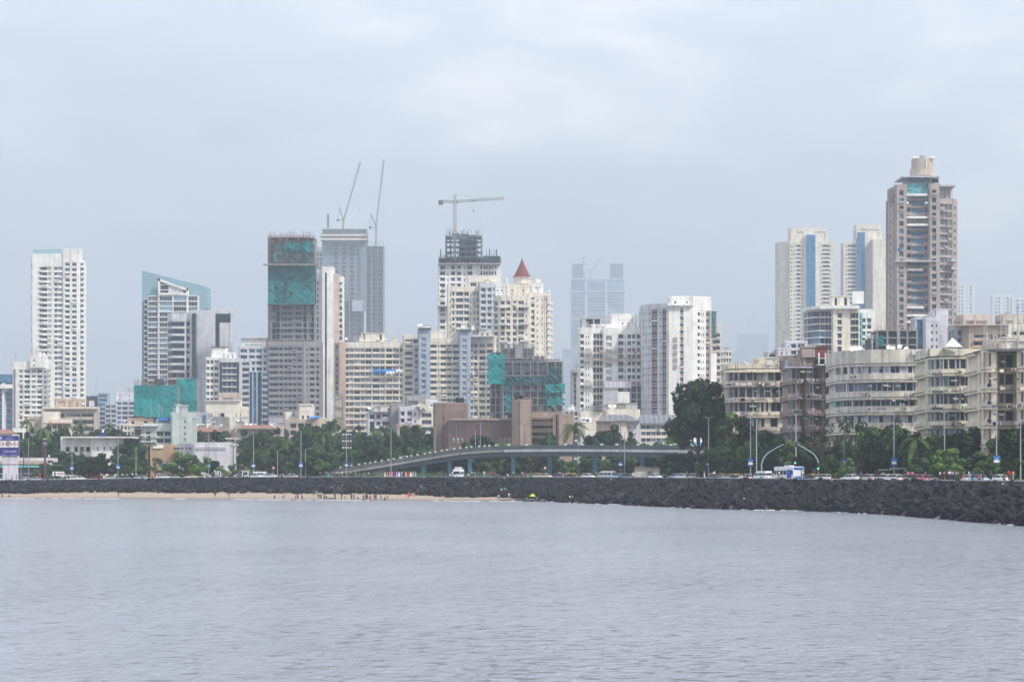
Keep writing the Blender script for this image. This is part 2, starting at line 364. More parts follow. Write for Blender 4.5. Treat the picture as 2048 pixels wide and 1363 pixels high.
class Thing:
    def __init__(s,name,label,cat,px,D,group=None,gz=None):
        s.o=Vector((WX(px,D),D,GZ if gz is None else gz)); s.D=D
        s.e=link(name,None,None,s.o); tag(s.e,label,cat,group); s.wins=[]; s.bal=[]
        s.styles=['g_dk','g_dk','g_dk','g_md','g_md','g_cur']; s.frame='lgrey'; s.hood=True; s.ac=.16 if D<1500 else 0; s.acs=[]
    def L(s,p): return (p[0]-s.o.x,p[1]-s.o.y,p[2]-s.o.z)
    def part(s,name,mb,smooth=False):
        mb.v=[s.L(p) for p in mb.v]; return mb.build(name,s.e,smooth=smooth)
    def done(s):
        for p,ang in s.acs[:60]: link('air_conditioner',ACM,s.e,s.L(p),(0,0,ang))
        ws=sorted(s.wins,key=lambda w:-(w[3]*w[4]))
        for i,(p,ang,nm,wd,h,st,n,fr) in enumerate(ws[:100]):
            link(nm,winmesh(st,n,fr),s.e,s.L(p),(0,0,ang),(wd,1,h))
        rest=ws[100:]
        if rest:
            b=MB()
            for p,ang,nm,wd,h,st,n,fr in rest:
                winfill(b,Matrix.Translation(s.L(p))@Matrix.Rotation(ang,4,'Z'),wd,h,st,n,fr,.07/n)
            tag(b.build('window',s.e),kind='stuff')
        for i,mb in enumerate(s.bal[:100]): s.part('balcony',mb)
        if len(s.bal)>100:
            b=MB()
            for m in s.bal[100:]:
                o=len(b.v); b.v+=m.v; ks=[b.mi(k) for k in m.keys]; b.f+=[tuple(o+j for j in f) for f in m.f]; b.m+=[ks[i] for i in m.m]
            tag(s.part('balcony',b),kind='stuff')
TOK=re.compile(r'([a-z.])(\d+)(?::(\w+))?')
def facade(T,mb,P,Q,z0,z1,spec,fl,wall,par=.8,wh=.62,parts=None,seed=0):
    P=Vector(P);Q=Vector(Q); d=(Q-P); Lg=d.length; t=d.normalized(); n=Vector((t.y,-t.x)); ang=math.atan2(t.y,t.x)
    def pt(u,nn,z): v=P+t*u+n*nn; return (v.x,v.y,z)
    def bx(m,u0,u1,n0,n1,za,zb,k):
        if u1-u0<.01 or zb-za<.01: return
        m.hexa([pt(u0,n1,za),pt(u1,n1,za),pt(u1,n0,za),pt(u0,n0,za),pt(u0,n1,zb),pt(u1,n1,zb),pt(u1,n0,zb),pt(u0,n0,zb)],k)
    toks=[(a,float(b),c) for a,b,c in TOK.findall(spec)]; tot=sum(x[1] for x in toks); u=0
    nf=max(1,int((z1-par-z0)/fl+.35))
    bx(mb,0,Lg,-.05,.66,z1-par,z1+.02,wall)
    for kd,wd,opt in toks:
        w=wd/tot*Lg; u0,u1=u,u+w; u=u1
        if kd=='.':
            if opt:
                b=MB(); bx(b,u0,u1,-.02,.64,z0,z1-par-.02,opt); T.part('wall_panel',b)
            else: bx(mb,u0,u1,-.02,.60,z0,z1-par,wall)
            continue
        if kd=='g':
            b=MB(); bx(b,u0+.05,u1-.05,0,.12,z0,z1-par,opt or 'g_strip'); T.part('glass_strip',b); continue
        for k in range(nf):
            zt=z1-par-k*fl; zb=max(z0,zt-fl)
            if zt-zb<1: continue
            f=zt-zb
            if kd=='e': continue
            if kd in('o','i','w','s'):   # punched window / small window / wide / ribbon
                hh=f*(wh if kd in('o','w') else .4 if kd=='i' else .62); sill=zb+f*.21 if kd!='s' else zb+f*.22
                if kd=='s': bx(mb,u0-.03,u1+.03,-.02,.52,zb,sill,opt if opt and opt in COL else wall)
                else: bx(mb,u0-.03,u1+.03,-.02,.52,zb,sill,opt if opt and opt in COL else wall)
                bx(mb,u0-.03,u1+.03,-.02,.52,sill+hh,zt,wall if not(opt and opt in COL) else opt)
                m_=.0
                if kd=='i': m_=w*.2; bx(mb,u0-.02,u0+m_,-.02,.53,sill,sill+hh,wall); bx(mb,u1-m_,u1+.02,-.02,.53,sill,sill+hh,wall)
                st=opt if opt and opt in GL else rnd.choice(T.styles)
                np_=1 if kd=='i' or w<1.4 else 2 if w<3.2 else 3 if w<5 else 5
                T.wins.append((pt(u0+m_,.10,sill),ang,'window',w-2*m_,hh,st,np_,T.frame))
                if kd=='o' and T.hood and w<4 and rnd.random()<.1: bx(mb,u0-.05,u1+.05,.52,1.05,sill-.15,sill+hh*rnd.uniform(.3,.5),wall)
                if kd=='o' and T.hood and (hash((round(u0,1),round(z1)))%5): bx(mb,u0-.12,u1+.12,.50,1.0,sill+hh+.02,sill+hh+.16,wall)
                if kd in('o','w','b') and T.ac and w>1.3 and rnd.random()<T.ac: T.acs.append((pt(u0+w*rnd.uniform(.1,.6),.55,sill-.75),ang))
                if kd=='s': bx(mb,u0-.03,u1+.03,.52,.95,zb-.12,zb+.12,wall)
            elif kd=='b':   # balcony in front of a glazed door
                st=opt if opt and opt in GL else rnd.choice(T.styles)
                bx(mb,u0-.03,u1+.03,-.02,.52,zt-f*.18,zt,wall)
                T.wins.append((pt(u0,.06,zb+f*.06),ang,'window',w,f*.76,st,2 if w<4 else 4,T.frame))
                b=MB(); bx(b,u0-.05,u1+.05,.5,1.45,zb-.12,zb+.10,opt if opt in COL else wall)
                bx(b,u0-.05,u1+.05,1.32,1.45,zb+.10,zb+f*.32,opt if opt in COL else wall)
                T.bal.append(b)
            elif kd=='v':   # open, unfinished bay: bare slab and column before a panel painted dark for unlit depth
                bx(mb,u0-.03,u1+.03,-.02,.55,zb-.1,zb+.28,wall)
                if rnd.random()<.35: bx(mb,u0+.1,u0+w*rnd.uniform(.2,.6),.02,.12,zb+.28,zb+f*rnd.uniform(.4,.9),'conc')
                T.wins.append((pt(u0,.04,zb+.28),ang,'opening',w,f-.3,'g_void',1,None))  # dark panel: shade of the room put into its colour
            elif kd=='t':   # slab lines before a continuous glass wall
                T.wins.append((pt(u0,.10,zb+.3),ang,'window',w,f-.35,opt if opt and opt in GL else rnd.choice(T.styles),3 if w<8 else 5,T.frame))
                bx(mb,u0-.03,u1+.03,-.02,.9,zb-.05,zb+.32,wall)
def block(T,pts,top,bot,specs,fl,wall='white',depth=16,par=.8,wh=.62,name='wall',cap=True):
    """fl in photo pixels at the first point's distance"""
    D0=pts[0][1]; z1=WZ(top,D0); z0=T.o.z-.3 if bot is None else WZ(bot,D0)
    W=[(WX(p,D),D) for p,D in pts]; flm=fl*D0/F
    if D0>1000: depth=max(min(depth,7.),min(depth,4.5*D0/max(60,abs(pts[0][0]-1024))))
    mb=MB(); back=[(x,max(D for _,D in W)+depth) for x,y in(W[-1],W[0])]
    mb.prism(W+back,z0,z1-.25,wall)
    if isinstance(specs,str): specs=[specs]*(len(W)-1)
    for i in range(len(W)-1):
        if specs[i]: facade(T,mb,W[i],W[i+1],z0,z1,specs[i],flm,wall,par,wh)
    # plain side walls with a few slabs so that the block also reads from the side
    for a,c in((W[-1],back[0]),(back[1],W[0])): facade(T,mb,a,c,z0,z1,'.2e3.2e3.2',flm,wall,par)
    return T.part(name,mb)
def pbox(T,x0,x1,yt,yb,D,k,name,depth=6,fr=0,mb=None):
    m=mb or MB(); m.box(WX(x0,D),WX(x1,D),D-fr,D+depth,WZ(yb,D) if yb else T.o.z-.2,WZ(yt,D),k)
    if mb is None: return T.part(name,m)
def poly(T,pts,D,k,name,depth=8,mb=None):
    m=mb or MB(); n=len(pts)
    vs=[(WX(x,D),D,WZ(y,D)) for x,y in pts]+[(WX(x,D),D+depth,WZ(y,D)) for x,y in pts]
    m.add(vs,[tuple(range(n)),tuple(range(2*n-1,n-1,-1))]+[(i,i+n,(i+1)%n+n,(i+1)%n) for i in range(n)],k)
    if mb is None: return T.part(name,m)
def dish(T,px,py,D,r=.9):
    b=MB(); x,z=WX(px,D),WZ(py,D)
    b.bar((x,D+1,z-1.2),(x,D+1,z),.07,'steel')
    prof=[(.02,0),(.5,.06),(.85,.18),(1,.28)]; vs=[];fs=[]; n=10
    ax=Vector((rnd.uniform(-.6,.6),-1,.7)).normalized(); a=ax.orthogonal().normalized(); c=ax.cross(a)
    for rr,h in prof:
        for i in range(n):
            t=2*math.pi*i/n; p=Vector((x,D+.8,z))+(a*math.cos(t)+c*math.sin(t))*rr*r+ax*h*r; vs.append(p)
    for j in range(3):
        for i in range(n): fs.append((j*n+i,j*n+(i+1)%n,(j+1)*n+(i+1)%n,(j+1)*n+i))
    fs.append(tuple(range(n))); b.add(vs,fs,'white'); T.part('satellite_dish',b)
def antenna(T,px,py,D,h,fat=.1):
    b=MB(); x,z=WX(px,D),WZ(py,D); b.bar((x,D+2,z-.3),(x,D+2,z+h),fat,'steel')
    for q in(.55,.75,.92): b.bar((x-.5,D+2,z+h*q),(x+.5,D+2,z+h*q),fat*.6,'steel')
    T.part('antenna',b)
def roofbox(T,x0,x1,yt,yb,D,k='cream',depth=5,name='rooftop_room'):
    b=MB(); X0,X1,z0,z1=WX(x0,D),WX(x1,D),WZ(yb,D)-.2,WZ(yt,D)
    b.box(X0,X1,D+1,D+1+depth,z0,z1,k); b.box(X0-.3,X1+.3,D+.7,D+1.3+depth,z1,z1+.25,k)
    if X1-X0>4: b.box(X0+1,X0+2,D+.97,D+1.0,z0+.8,z1-.6,'g_dk'); b.box(X1-2.2,X1-1.1,D+.97,D+1.0,z0+.8,z1-.6,'g_dk')
    T.part(name,b)
def clutter(T,x0,x1,y,D,n,k=('cream','lgrey','white','grey')):
    s=D/F
    for i in range(n):
        x=rnd.uniform(x0,x1); r=rnd.random()
        if r<.35: dish(T,x,y-1.5/s*.8,D+rnd.uniform(0,5),rnd.uniform(.5,.9))
        elif r<.6: antenna(T,x,y,D+rnd.uniform(0,5),rnd.uniform(1.5,4),.06)
        else: w=rnd.uniform(1.2,3.5)/s; roofbox(T,x,min(x+w,x1+w*.3),y-rnd.uniform(1,2.4)/s,y,D+rnd.uniform(0,3),rnd.choice(k),3)
def aircon(T,px,py,D,dx=0):
    b=MB(); x,z=WX(px,D),WZ(py,D); b.box(x-.5,x+.5,D-.45,D,z-.35,z+.35,'grey'); b.lathe([(.24,0),(.24,.02)],'g_void',8)
    vs=b.v[-16:]; b.v[-16:]=[(x+a,D-.46-c,z+bb) for a,bb,c in vs]
    b.bar((x-.4,D,z-.38),(x-.4,D-.45,z-.38),.03,'steel'); b.bar((x+.4,D,z-.38),(x+.4,D-.45,z-.38),.03,'steel')
    T.part('air_conditioner',b)
def net(T,x0,x1,yt,yb,D,k='net',amp=.35,cell=5,ragged=0,sag=0):
    nx=max(2,int((x1-x0)/cell)); nz=max(2,int((yb-yt)/cell)); b=MB(); vs=[]
    for j in range(nz+1):
        for i in range(nx+1):
            px=x0+(x1-x0)*i/nx+rnd.uniform(-.4,.4); py=yt+(yb-yt)*j/nz+(rnd.uniform(-ragged,ragged) if j in(0,nz) else 0)
            vs.append((WX(px,D),D+rnd.uniform(-amp,amp),WZ(py,D)))
    o=len(vs); vs+=[(x,y+.08,z) for x,y,z in vs]; W=nx+1
    fs=[]
    for j in range(nz):
        for i in range(nx):
            a=j*W+i
            if ragged and rnd.random()<.04 : continue
            fs+= [(a,a+W,a+W+1,a+1),(o+a,o+a+1,o+a+W+1,o+a+W)]
    b.add(vs,fs,k); return T.part('safety_net',b)
def scaffold(T,x0,x1,yt,yb,D,nx,nz,k='rust',r=.09,stick=3,depth=1.2,name='scaffold'):
    b=MB(); X0,X1,Z0,Z1=WX(x0,D),WX(x1,D),WZ(yb,D),WZ(yt,D)
    for i in range(nx+1):
        x=X0+(X1-X0)*i/nx
        for y in(D-depth,D): b.bar((x,y,Z0),(x,y,Z1+rnd.uniform(0,stick)),r,k)
    for j in range(nz+1):
        z=Z0+(Z1-Z0)*j/nz; b.bar((X0,D-depth,z),(X1,D-depth,z+rnd.uniform(-.2,.2)),r,k)
        b.box(X0,X1,D-depth*.9,D-.1,z-.06,z,k)
    for i in range(nx):
        if rnd.random()<.5:
            j=rnd.randrange(nz); b.bar((X0+(X1-X0)*i/nx,D-depth,Z0+(Z1-Z0)*j/nz),(X0+(X1-X0)*(i+1)/nx,D-depth,Z0+(Z1-Z0)*(j+1)/nz),r*.8,k)
    return T.part(name,b)
def rods(T,x0,x1,y,D,n,h,k='rust',r=.07):
    b=MB()
    for i in range(n):
        x=WX(rnd.uniform(x0,x1),D); z=WZ(y,D); yy=D+rnd.uniform(0,8); b.bar((x,yy,z-.5),(x+rnd.uniform(-.2,.2),yy,z+rnd.uniform(.3,1)*h),r,k)
    b.box(WX(x0,D),WX(x1,D),D-.1,D+8.2,WZ(y,D)-.55,WZ(y,D)-.4,k); T.part('reinforcing_bar',b)
def lattice(b,p,q,w,n,k,r=.12):
    p=Vector(p);q=Vector(q);d=(q-p); a=Vector((0,1,0)); 
    if abs(d.normalized().dot(a))>.9: a=Vector((1,0,0))
    a=(a-d.normalized()*a.dot(d.normalized())).normalized(); c=d.normalized().cross(a); cs=[(a*sx+c*sy)*w*.5 for sx,sy in((-1,-1),(1,-1),(1,1),(-1,1))]
    for o in cs: b.bar(p+o,q+o,r,k)
    for i in range(n):
        A=p+d*i/n; B=p+d*(i+1)/n
        for j in range(4): b.bar(A+cs[j],B+cs[(j+1)%4],r*.7,k); b.bar(A+cs[j],A+cs[(j+1)%4],r*.7,k)
def luffer(label,D,base,topm,tip,cw,apex,k='dconc',r=.3):
    """luffing tower crane; photo points: mast base, mast top, jib tip, counterweight, A-frame apex"""
    T=Thing('tower_crane',label,'crane',base[0],D,'construction cranes over the towers',WZ(base[1],D))
    w=lambda p:(WX(p[0],D),D,WZ(p[1],D))
    b=MB(); lattice(b,w(base),w(topm),1.9,int(abs(base[1]-topm[1])/5)+1,k,r); T.part('mast',b)
    b=MB(); lattice(b,w(topm),w(tip),1.5,int((Vector(w(tip))-Vector(w(topm))).length/3.2),k,r*.85); T.part('jib',b)
    b=MB(); lattice(b,w(topm),w(apex),1.1,4,k,r); b.bar(w(apex),w(cw),r,k); T.part('a_frame',b)
    b=MB(); x,y,z=w(cw); X,Y,Z=w(topm); b.box(min(x,X),max(x,X)+1,y-.9,y+.9,z-.4,z+.3,k); b.box(x-1.2,x+1.8,y-1.4,y+1.4,z-1.6,z+1.6,'blued'); b.box(X-1.3,X+1.5,y-1.4,y-.2,Z-1,Z+1.6,'craney'); T.part('counterweight',b)
    b=MB(); t=Vector(w(tip)); a=Vector(w(apex)); b.bar(t,a,.06,k); m=Vector(w(topm)).lerp(t,.93)
    b.bar(m,(m.x,m.y,WZ(topm[1]-22,D)),.06,k); b.box(m.x-.5,m.x+.5,m.y-.4,m.y+.4,WZ(topm[1]-22,D)-1.8,WZ(topm[1]-22,D),k); T.part('hoist_cable',b)
    return T
# ---------------------------------------------------------------- far left
T=Thing('office_tower','blue glass block with white vertical columns at the far left edge','building',4,1480)
T.styles=['g_blue','g_strip']; T.frame='blueg'
block(T,[(-40,1480),(30,1480)],748,None,'t13.3t14.6t14.3t12.4',11,'blueg',20)
for x in(-14,7,29): pbox(T,x-3,x+2,766,None,1476,'white','column',3)
pbox(T,-40,30,748,764,1478,'g_blue','roof_band',2); pbox(T,-40,30,768,776,1474,'white','canopy',3); T.done()
T=Thing('apartment_tower','tall white apartment tower with a blue glass parapet, leftmost of the high towers','building',112,1500)
T.frame='white'; T.styles=['g_dk','g_dk','g_md','g_blue']
block(T,[(65,1500),(127,1500)],507,None,'.14b5o11:g_dk.1o7:g_pale.6o6.1o11:g_pale',10.5,'white',22,par=7.5)
block(T,[(127,1499),(158,1499)],497,None,'.4o9.5o9.5',10.5,'white',22,par=8)
block(T,[(158,1501),(166,1504)],520,None,'b9',10.5,'white',18,par=1)
poly(T,[(66,499),(122,498),(122,516),(96,508),(66,507)],1501,'p_8fb2c0','glass_parapet',.4)
for i in range(18): pbox(T,62.5,65,528+i*21,537+i*21,1503,'g_dk','side_bay',4)
T.done()
T=Thing('apartment_tower','lower white apartment block standing in front of the tall white tower','building',65,1400)
T.frame='white'
block(T,[(27,1400),(103,1400)],723,None,'.13o6:g_cur.4o11.4o8:g_pale.3o10:g_md.3i7.9',10.3,'white',20,par=4)
block(T,[(61,1398),(89,1398)],712,735,'.4i6.18',10,'white',10); 
for i in range(12): pbox(T,89,101,737+i*10.3,738.2+i*10.3,1397,'lgrey','ledge',2)
pbox(T,27,30,738,None,1396,'plum','wall_stripe',1.5); antenna(T,30,723,1402,5); clutter(T,60,88,711,1400,3); T.done()
T=Thing('office_block','dark blue office block with pale stripes right of the tall white tower','building',190,1800)
T.styles=['g_blue','g_md']; T.frame=None
block(T,[(171,1800),(198,1800)],790,None,'g9:g_dk.1:blueg',9,'blueg',18); block(T,[(198,1797),(214,1797)],785,None,'s16',9,'blueg',18)
antenna(T,190,790,1800,9); antenna(T,193,790,1800,14); T.done()
T=Thing('office_block','pale hazy low block with white floor stripes left of the green netted building','building',235,1750)
T.styles=['g_md','g_blue']; T.frame=None
block(T,[(212,1750),(232,1750)],806,None,'s9.2s9',9.5,'pale',16); block(T,[(232,1752),(268,1752)],800,None,'s10.2s10.2s10',9.5,'pale',16)
block(T,[(232,1760),(268,1760)],784,802,'.3i3.9i3.4',7,'pale',12,par=1.2); pbox(T,250,266,775,785,1765,'grey','rooftop_room'); T.done()
T=Thing('apartment_block','weathered beige apartment block with long balconies below the tall white tower','building',140,1130)
T.frame='lgrey'
block(T,[(90,1130),(192,1130)],814,None,'.3o8.2o16.3b20.2b18.3',14,'beige',18,par=2.2)
pbox(T,88,194,813,817,1127,'cream','cornice',4); block(T,[(112,1132),(162,1132)],797,816,'.3e8.4i3.5i3.3',9,'tan',10,par=1); clutter(T,165,190,812,1131,5)
pbox(T,178,186,801,812,1133,'pale','water_tank',4); T.done()
T=Thing('low_house','cream house with a bare gable wall and brown roof line below the beige block','house',100,1040)
block(T,[(86,1040),(112,1040)],823,None,'.20',14,'cream',14,par=1); block(T,[(104,1037),(136,1037)],838,None,'.2o8.2o8.2o8.2',15,'cream',12,par=1.5)
pbox(T,86,138,845.5,847.5,1034.5,'terracotta','eave',4); block(T,[(56,1046),(87,1046)],832,None,'.3i3.5i3.5i3',15,'stone',12,par=1.5); T.done()
# ---------------------------------------------------------------- slanted glass tower
T=Thing('glass_tower','teal glass tower with a sharply sloping roof line and white balconies','building',330,1550)
T.frame='white'; T.styles=['g_md','g_md','g_cur','g_ltblue']
poly(T,[(284,541),(412,573),(413,617),(401,622),(401,955),(284,955)],1550,'p_86a5b0','glass_wall',24)
D=1546
block(T,[(297,D),(317,D)],591,None,'t20',10.5,'white',4,par=.4); block(T,[(376,D),(395,D)],591,None,'t20',10.5,'white',4,par=.4)
block(T,[(317,D-1),(375,D-1)],591,None,'.2t26.2t26.2',10.5,'white',4,par=.4)
b=MB(); poly(T,[(316,556),(376,577),(376,582),(316,561)],D-2,'white','',3,b)
for x in(316,372.5): poly(T,[(x,556+(x-316)*.35),(x+4,557.4+(x-316)*.35),(x+4,592),(x,592)],D-2,'white','',3,b)
b.box(WX(316,D-2),WX(376,D-2),D-2.2,D,WZ(590,D),WZ(586,D),'white'); T.part('roof_frame',b)
b=MB(); poly(T,[(321,563),(372,581),(372,587),(321,587)],D,'g_md','',2,b); poly(T,[(337,566),(366,578),(366,586),(337,586)],D-1,'pale','',1,b)
for y in(569,579): b.box(WX(321,D),WX(338,D),D-1.4,D-1,WZ(y+1.5,D),WZ(y,D),'white')
T.part('penthouse',b)
b=MB()
for i in range(34): b.box(WX(288,D),WX(297,D),D,1549.9,WZ(598+i*10.5,D)-.3,WZ(598+i*10.5,D)+.4,'pale'); b.box(WX(290,D),WX(295,D),D+.6,1549.8,WZ(606.5+i*10.5,D),WZ(600+i*10.5,D),'g_dk')
T.part('balcony_ledge',b)
T.done()
T=Thing('office_tower','grey white office block with dark window bands and an L-shaped dark panel','building',400,1350)
T.frame=None; T.styles=['g_dk']
block(T,[(337,1347),(344,1343),(369,1343)],627,None,['s7','s26'],14.6,'lgrey',14,par=4,wh=.5)
block(T,[(369,1350),(385,1346)],626,None,'.4o7.4',14.6,'lgrey',18,par=4); 
b=MB(); b.box(WX(385,1345),WX(391,1345),1344.8,1350,GZ,WZ(626,1345),'g_dk'); T.part('glass_strip',b)
block(T,[(391,1350),(462,1350)],620,None,'.70',14.6,'lgrey',22,par=2)
b=MB(); b.box(WX(431,1349),WX(461,1349),1349.2,1349.7,WZ(644,1349),WZ(627,1349),'g_dk'); b.box(WX(431,1349),WX(439,1349),1349.2,1349.7,WZ(693,1349),WZ(644,1349),'g_dk'); T.part('dark_panel',b)
T.done()
T=Thing('building_site','building wrapped in bright green netting in front of the slanted glass tower','construction site',330,1150)
T.frame=None
block(T,[(270,1150),(355,1150)],772,None,'v12.1v12.1v12.1v12.1v12.1v12',14,'conc',16,par=.3); block(T,[(355,1155),(392,1155)],758,None,'v12.1v12.1v12',14,'conc',14,par=.3)
net(T,268,355,770,834,1148.4,'net3',amp=.12); net(T,354,393,757,834,1153,'net3',amp=.12); pbox(T,266,394,822,826,1151,'conc','slab_edge',10)
net(T,308,328,757,772,1152,'net2',.3); rods(T,268,355,771,1150,26,4); rods(T,330,392,757,1156,16,4); scaffold(T,270,330,762,770,1151,9,2,'rust',.06); T.done()
# ---------------------------------------------------------------- behind the low roofs
T=Thing('apartment_block','stepped white block with a dark framed window column beside the plain office tower','building',448,1250)
T.frame='white'
block(T,[(414,1250),(440,1250)],714,None,'o5.2o6.2o8.3',12.5,'white',16,par=1); block(T,[(440,1247),(478,1247)],716,None,'.4:g_dk t28 .4:g_dk',12.5,'lgrey',14,par=2)
block(T,[(424,1252),(450,1252)],695,716,'.8',10,'white',10,par=1); pbox(T,422,452,693,695,1251,'dconc','roof_slab',12); block(T,[(450,1251),(468,1251)],704,718,'.3i3.4i3',9,'white',8); T.done()
T=Thing('apartment_tower','grey white tower with blue vertical glass strips just left of the netted tower','building',507,1300)
T.frame='lgrey'; T.styles=['g_dk','g_md','g_blue']
block(T,[(479,1300),(535,1300)],692,None,'.2o12.4o10.3o10.3o5.2',12,'lgrey',20,par=1); 
block(T,[(484,1301),(533,1301)],676,694,'.5e30.5',20,'white',14,par=3); pbox(T,482,535,674,676,1299,'lgrey','roof_slab',16)
block(T,[(500,1296),(535,1296)],742,None,'g4:g_dk.3g6:g_blue.3g8:g_dk.2b10',12,'blueg',5,par=.5); block(T,[(479,1297),(501,1297)],720,None,'b18.2',12,'lgrey',4,par=.5); clutter(T,485,530,691,1300,3); T.done()
T=Thing('apartment_block','cream low block with small square windows in front of the stepped white block','building',440,1060)
T.frame='plum'; T.styles=['g_dk']
block(T,[(412,1060),(477,1060)],800,None,'.6o7.4i2.4i3.3o8.22i3.3',12.3,'cream',14,par=5,wh=.62); pbox(T,411,479,800,802,1058.5,'lgrey','cornice',15)
block(T,[(477,1062),(490,1062)],812,None,'.3i3.8',14,'cream',10,par=2); block(T,[(438,1062),(476,1062)],785,801,'.9e20.9',9,'stone',9,par=2)
block(T,[(428,1040),(452,1040)],833,None,'.3.5.3.5.3',14,'conc',8,par=2); clutter(T,455,490,845,1050,8); T.done()
# ---------------------------------------------------------------- netted tower
T=Thing('unfinished_tower','tall unfinished concrete tower with its upper half wrapped in green netting','tower under construction',585,1300)
T.frame=None
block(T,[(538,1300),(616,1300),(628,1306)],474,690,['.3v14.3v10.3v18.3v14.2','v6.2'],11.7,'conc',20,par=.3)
b=MB()
T.styles=['g_dk','g_dk','g_md']; T.frame='conc'
block(T,[(540,1299),(628,1299)],608,682,'.4v13.3w19:g_dk.3o12:g_dk.3v6.4v8',11.7,'cgrey',8,par=.3)
block(T,[(537,1296),(606,1296),(640,1300)],682,None,['.2o18.2o7.3o6.2o7.2o7.2o9.2','.4i4.3o8.3o5.2'],11.8,'cgrey',22,par=2.4,wh=.5)
net(T,536,629,527,609,1297.5,amp=.2,cell=6,ragged=1.5); net(T,547,629,487,528,1297.8,amp=.2,cell=6,ragged=3); net(T,567,627,484,502,1297,amp=.2,cell=6,ragged=2)
net(T,629.3,632,530,608,1300,'net2',.2,3)
scaffold(T,536,629,472,530,1298.6,26,12,'rust',.07,2,.9); scaffold(T,537,629,609,680,1298.2,12,3,'conc',.07,0,.9); rods(T,537,628,474,1300,46,4.5)
b=MB(); b.box(WX(527,1296),WX(637,1296),1293,1297,WZ(530.5,1296),WZ(528.5,1296),'pink'); b.box(WX(535,1296),WX(632,1296),1293.5,1297,WZ(609,1296),WZ(607.5,1296),'shed'); T.part('catch_platform',b)
pbox(T,537,600,835,None,1290,'lilac','hoarding',3); T.done()
T=Thing('slab_tower','slim pale tower with plain vertical wall fins right of the netted tower','building',657,1450)
T.frame=None; T.styles=['g_md','g_dk']
block(T,[(629,1455),(645,1455)],540,None,'o8.8',12,'pale',16,par=6); block(T,[(645,1447),(664,1447)],533,None,'.17',12,'white',18,par=1)
block(T,[(664,1452),(676,1455)],547,None,'.12',12,'stone',14,par=1); block(T,[(676,1456),(684,1456)],552,None,'.3o5',12,'white',12,par=3)
b=MB()
for i in range(70): z=WZ(548+i*4.2,1447); b.box(WX(653,1447),WX(654.5,1447),1446.4,1447,z-.5,z,'lilac')
T.part('louvre',b); pbox(T,650,653,545,840,1446.4,'pale','wall_rib',.5); T.done()
# ---------------------------------------------------------------- hazy twin construction tower
T=Thing('unfinished_tower','hazy grey construction tower with a banded overhanging crown, two cranes beside it','tower under construction',703,3491)
T.frame=None; T.styles=['g_dk','g_md']
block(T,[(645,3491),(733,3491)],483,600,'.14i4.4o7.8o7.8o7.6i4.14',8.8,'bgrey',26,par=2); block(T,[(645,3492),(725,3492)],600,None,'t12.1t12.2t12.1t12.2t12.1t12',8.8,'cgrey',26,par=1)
poly(T,[(641,466),(734,466),(734,480),(728,484),(650,484),(641,480)],3481,'dconc','crown',30)
b=MB(); 
for y,k in((468,'cream'),(476,'cream')): b.box(WX(641,3479),WX(734,3479),3478,3481,WZ(y+4,3479),WZ(y,3479),k)
T.part('crown_band',b); pbox(T,645,733,458,467,3488,'dconc','top_slab',22); rods(T,642,733,459,3488,36,5,'dconc',.12)
pbox(T,704,733,600,622,3484,'lilac','wall_panel',3)
block(T,[(733,3498),(768,3498)],492,None,'t9.2t12.1t10.2',8.8,'grey',22,par=.5); scaffold(T,731,767,485,540,3492,7,8,'bgrey',.16,3,1.4); scaffold(T,733,768,540,665,3492,3,5,'bgrey',.16,0,1.6)
block(T,[(629,3524),(646,3524)],500,None,'.2o7.2o5.2',8.8,'pale',16,par=3); pbox(T,630,643,494,501,3528,'grey','rooftop_room')
pbox(T,654,658,428,455,3491,'dconc','hoist_mast',1.5); T.done()
luffer('luffing crane leaning right on the roof of the hazy banded tower',3474,(686,458),(687,441),(721,324),(675,440),(678,414))
luffer('tallest luffing crane with a long mast on the right side of the hazy banded tower',3471,(752,665),(752,452),(768,318),(740,455),(742,428))
# ---------------------------------------------------------------- cream long apartment
T=Thing('apartment_block','long cream apartment block with a blue tarpaulin hanging on its balconies','building',750,1230)
T.frame='lgrey'; T.styles=['g_md','g_cur','g_cur','g_dk','g_pale']
block(T,[(688,1230),(744,1230),(811,1230)],684,None,['.1s9.1s9.1s12.1s9.1s13.1','.1s14.1s9.2s12.1s12.2s10.1'],12,'cream',16,par=2.6)
block(T,[(811,1228),(822,1228)],684,None,'.11',12,'cream',12,par=1); pbox(T,806,829,683,690,1226,'cream','roof_lip',14)
block(T,[(671,1232),(679,1232)],684,None,'s8',12,'stone',10); block(T,[(679,1228),(689,1228)],684,None,'.9',12,'tan',10,par=1)
block(T,[(822,1232),(835,1232)],690,None,'s9.2',12,'beige',12); roofbox(T,722,768,666,682,1232,'cream',6); roofbox(T,718,728,672,682,1231,'cream',5); clutter(T,690,800,682,1231,6)
b=MB(); 
for j,(x0,x1,k) in enumerate(((745,769,'tarp'),(769,792,'tarp'),(792,807,'white'),(772,790,'white'))):
    y=738+(3 if j==3 else 0); n=6
    vs=[];
    for i in range(n+1):
        x=x0+(x1-x0)*i/n; yb=y+8+math.sin(i*1.3+j)*1.4
        for yy,dd in((y,0),(y+4,-.5+.3*math.sin(i*2)),(yb,-.1)): vs.append((WX(x,1226),1227.6+dd-(.3 if j==3 else 0),WZ(yy,1226)))
    b.add(vs,[(i*3+a,i*3+a+1,i*3+a+4,i*3+a+3) for i in range(n) for a in(0,1)],k)
T.part('tarpaulin',b)
b=MB(); D=1222
b.bar((WX(669,D),D,WZ(790,D)),(WX(687,D),D,WZ(784,D)),.25,'steel')
for i in range(5): b.bar((WX(669,D),D,WZ(798+i*10,D)),(WX(686,D),D,WZ(806+i*10 if i%2 else 792+i*10,D)),.2,'steel')
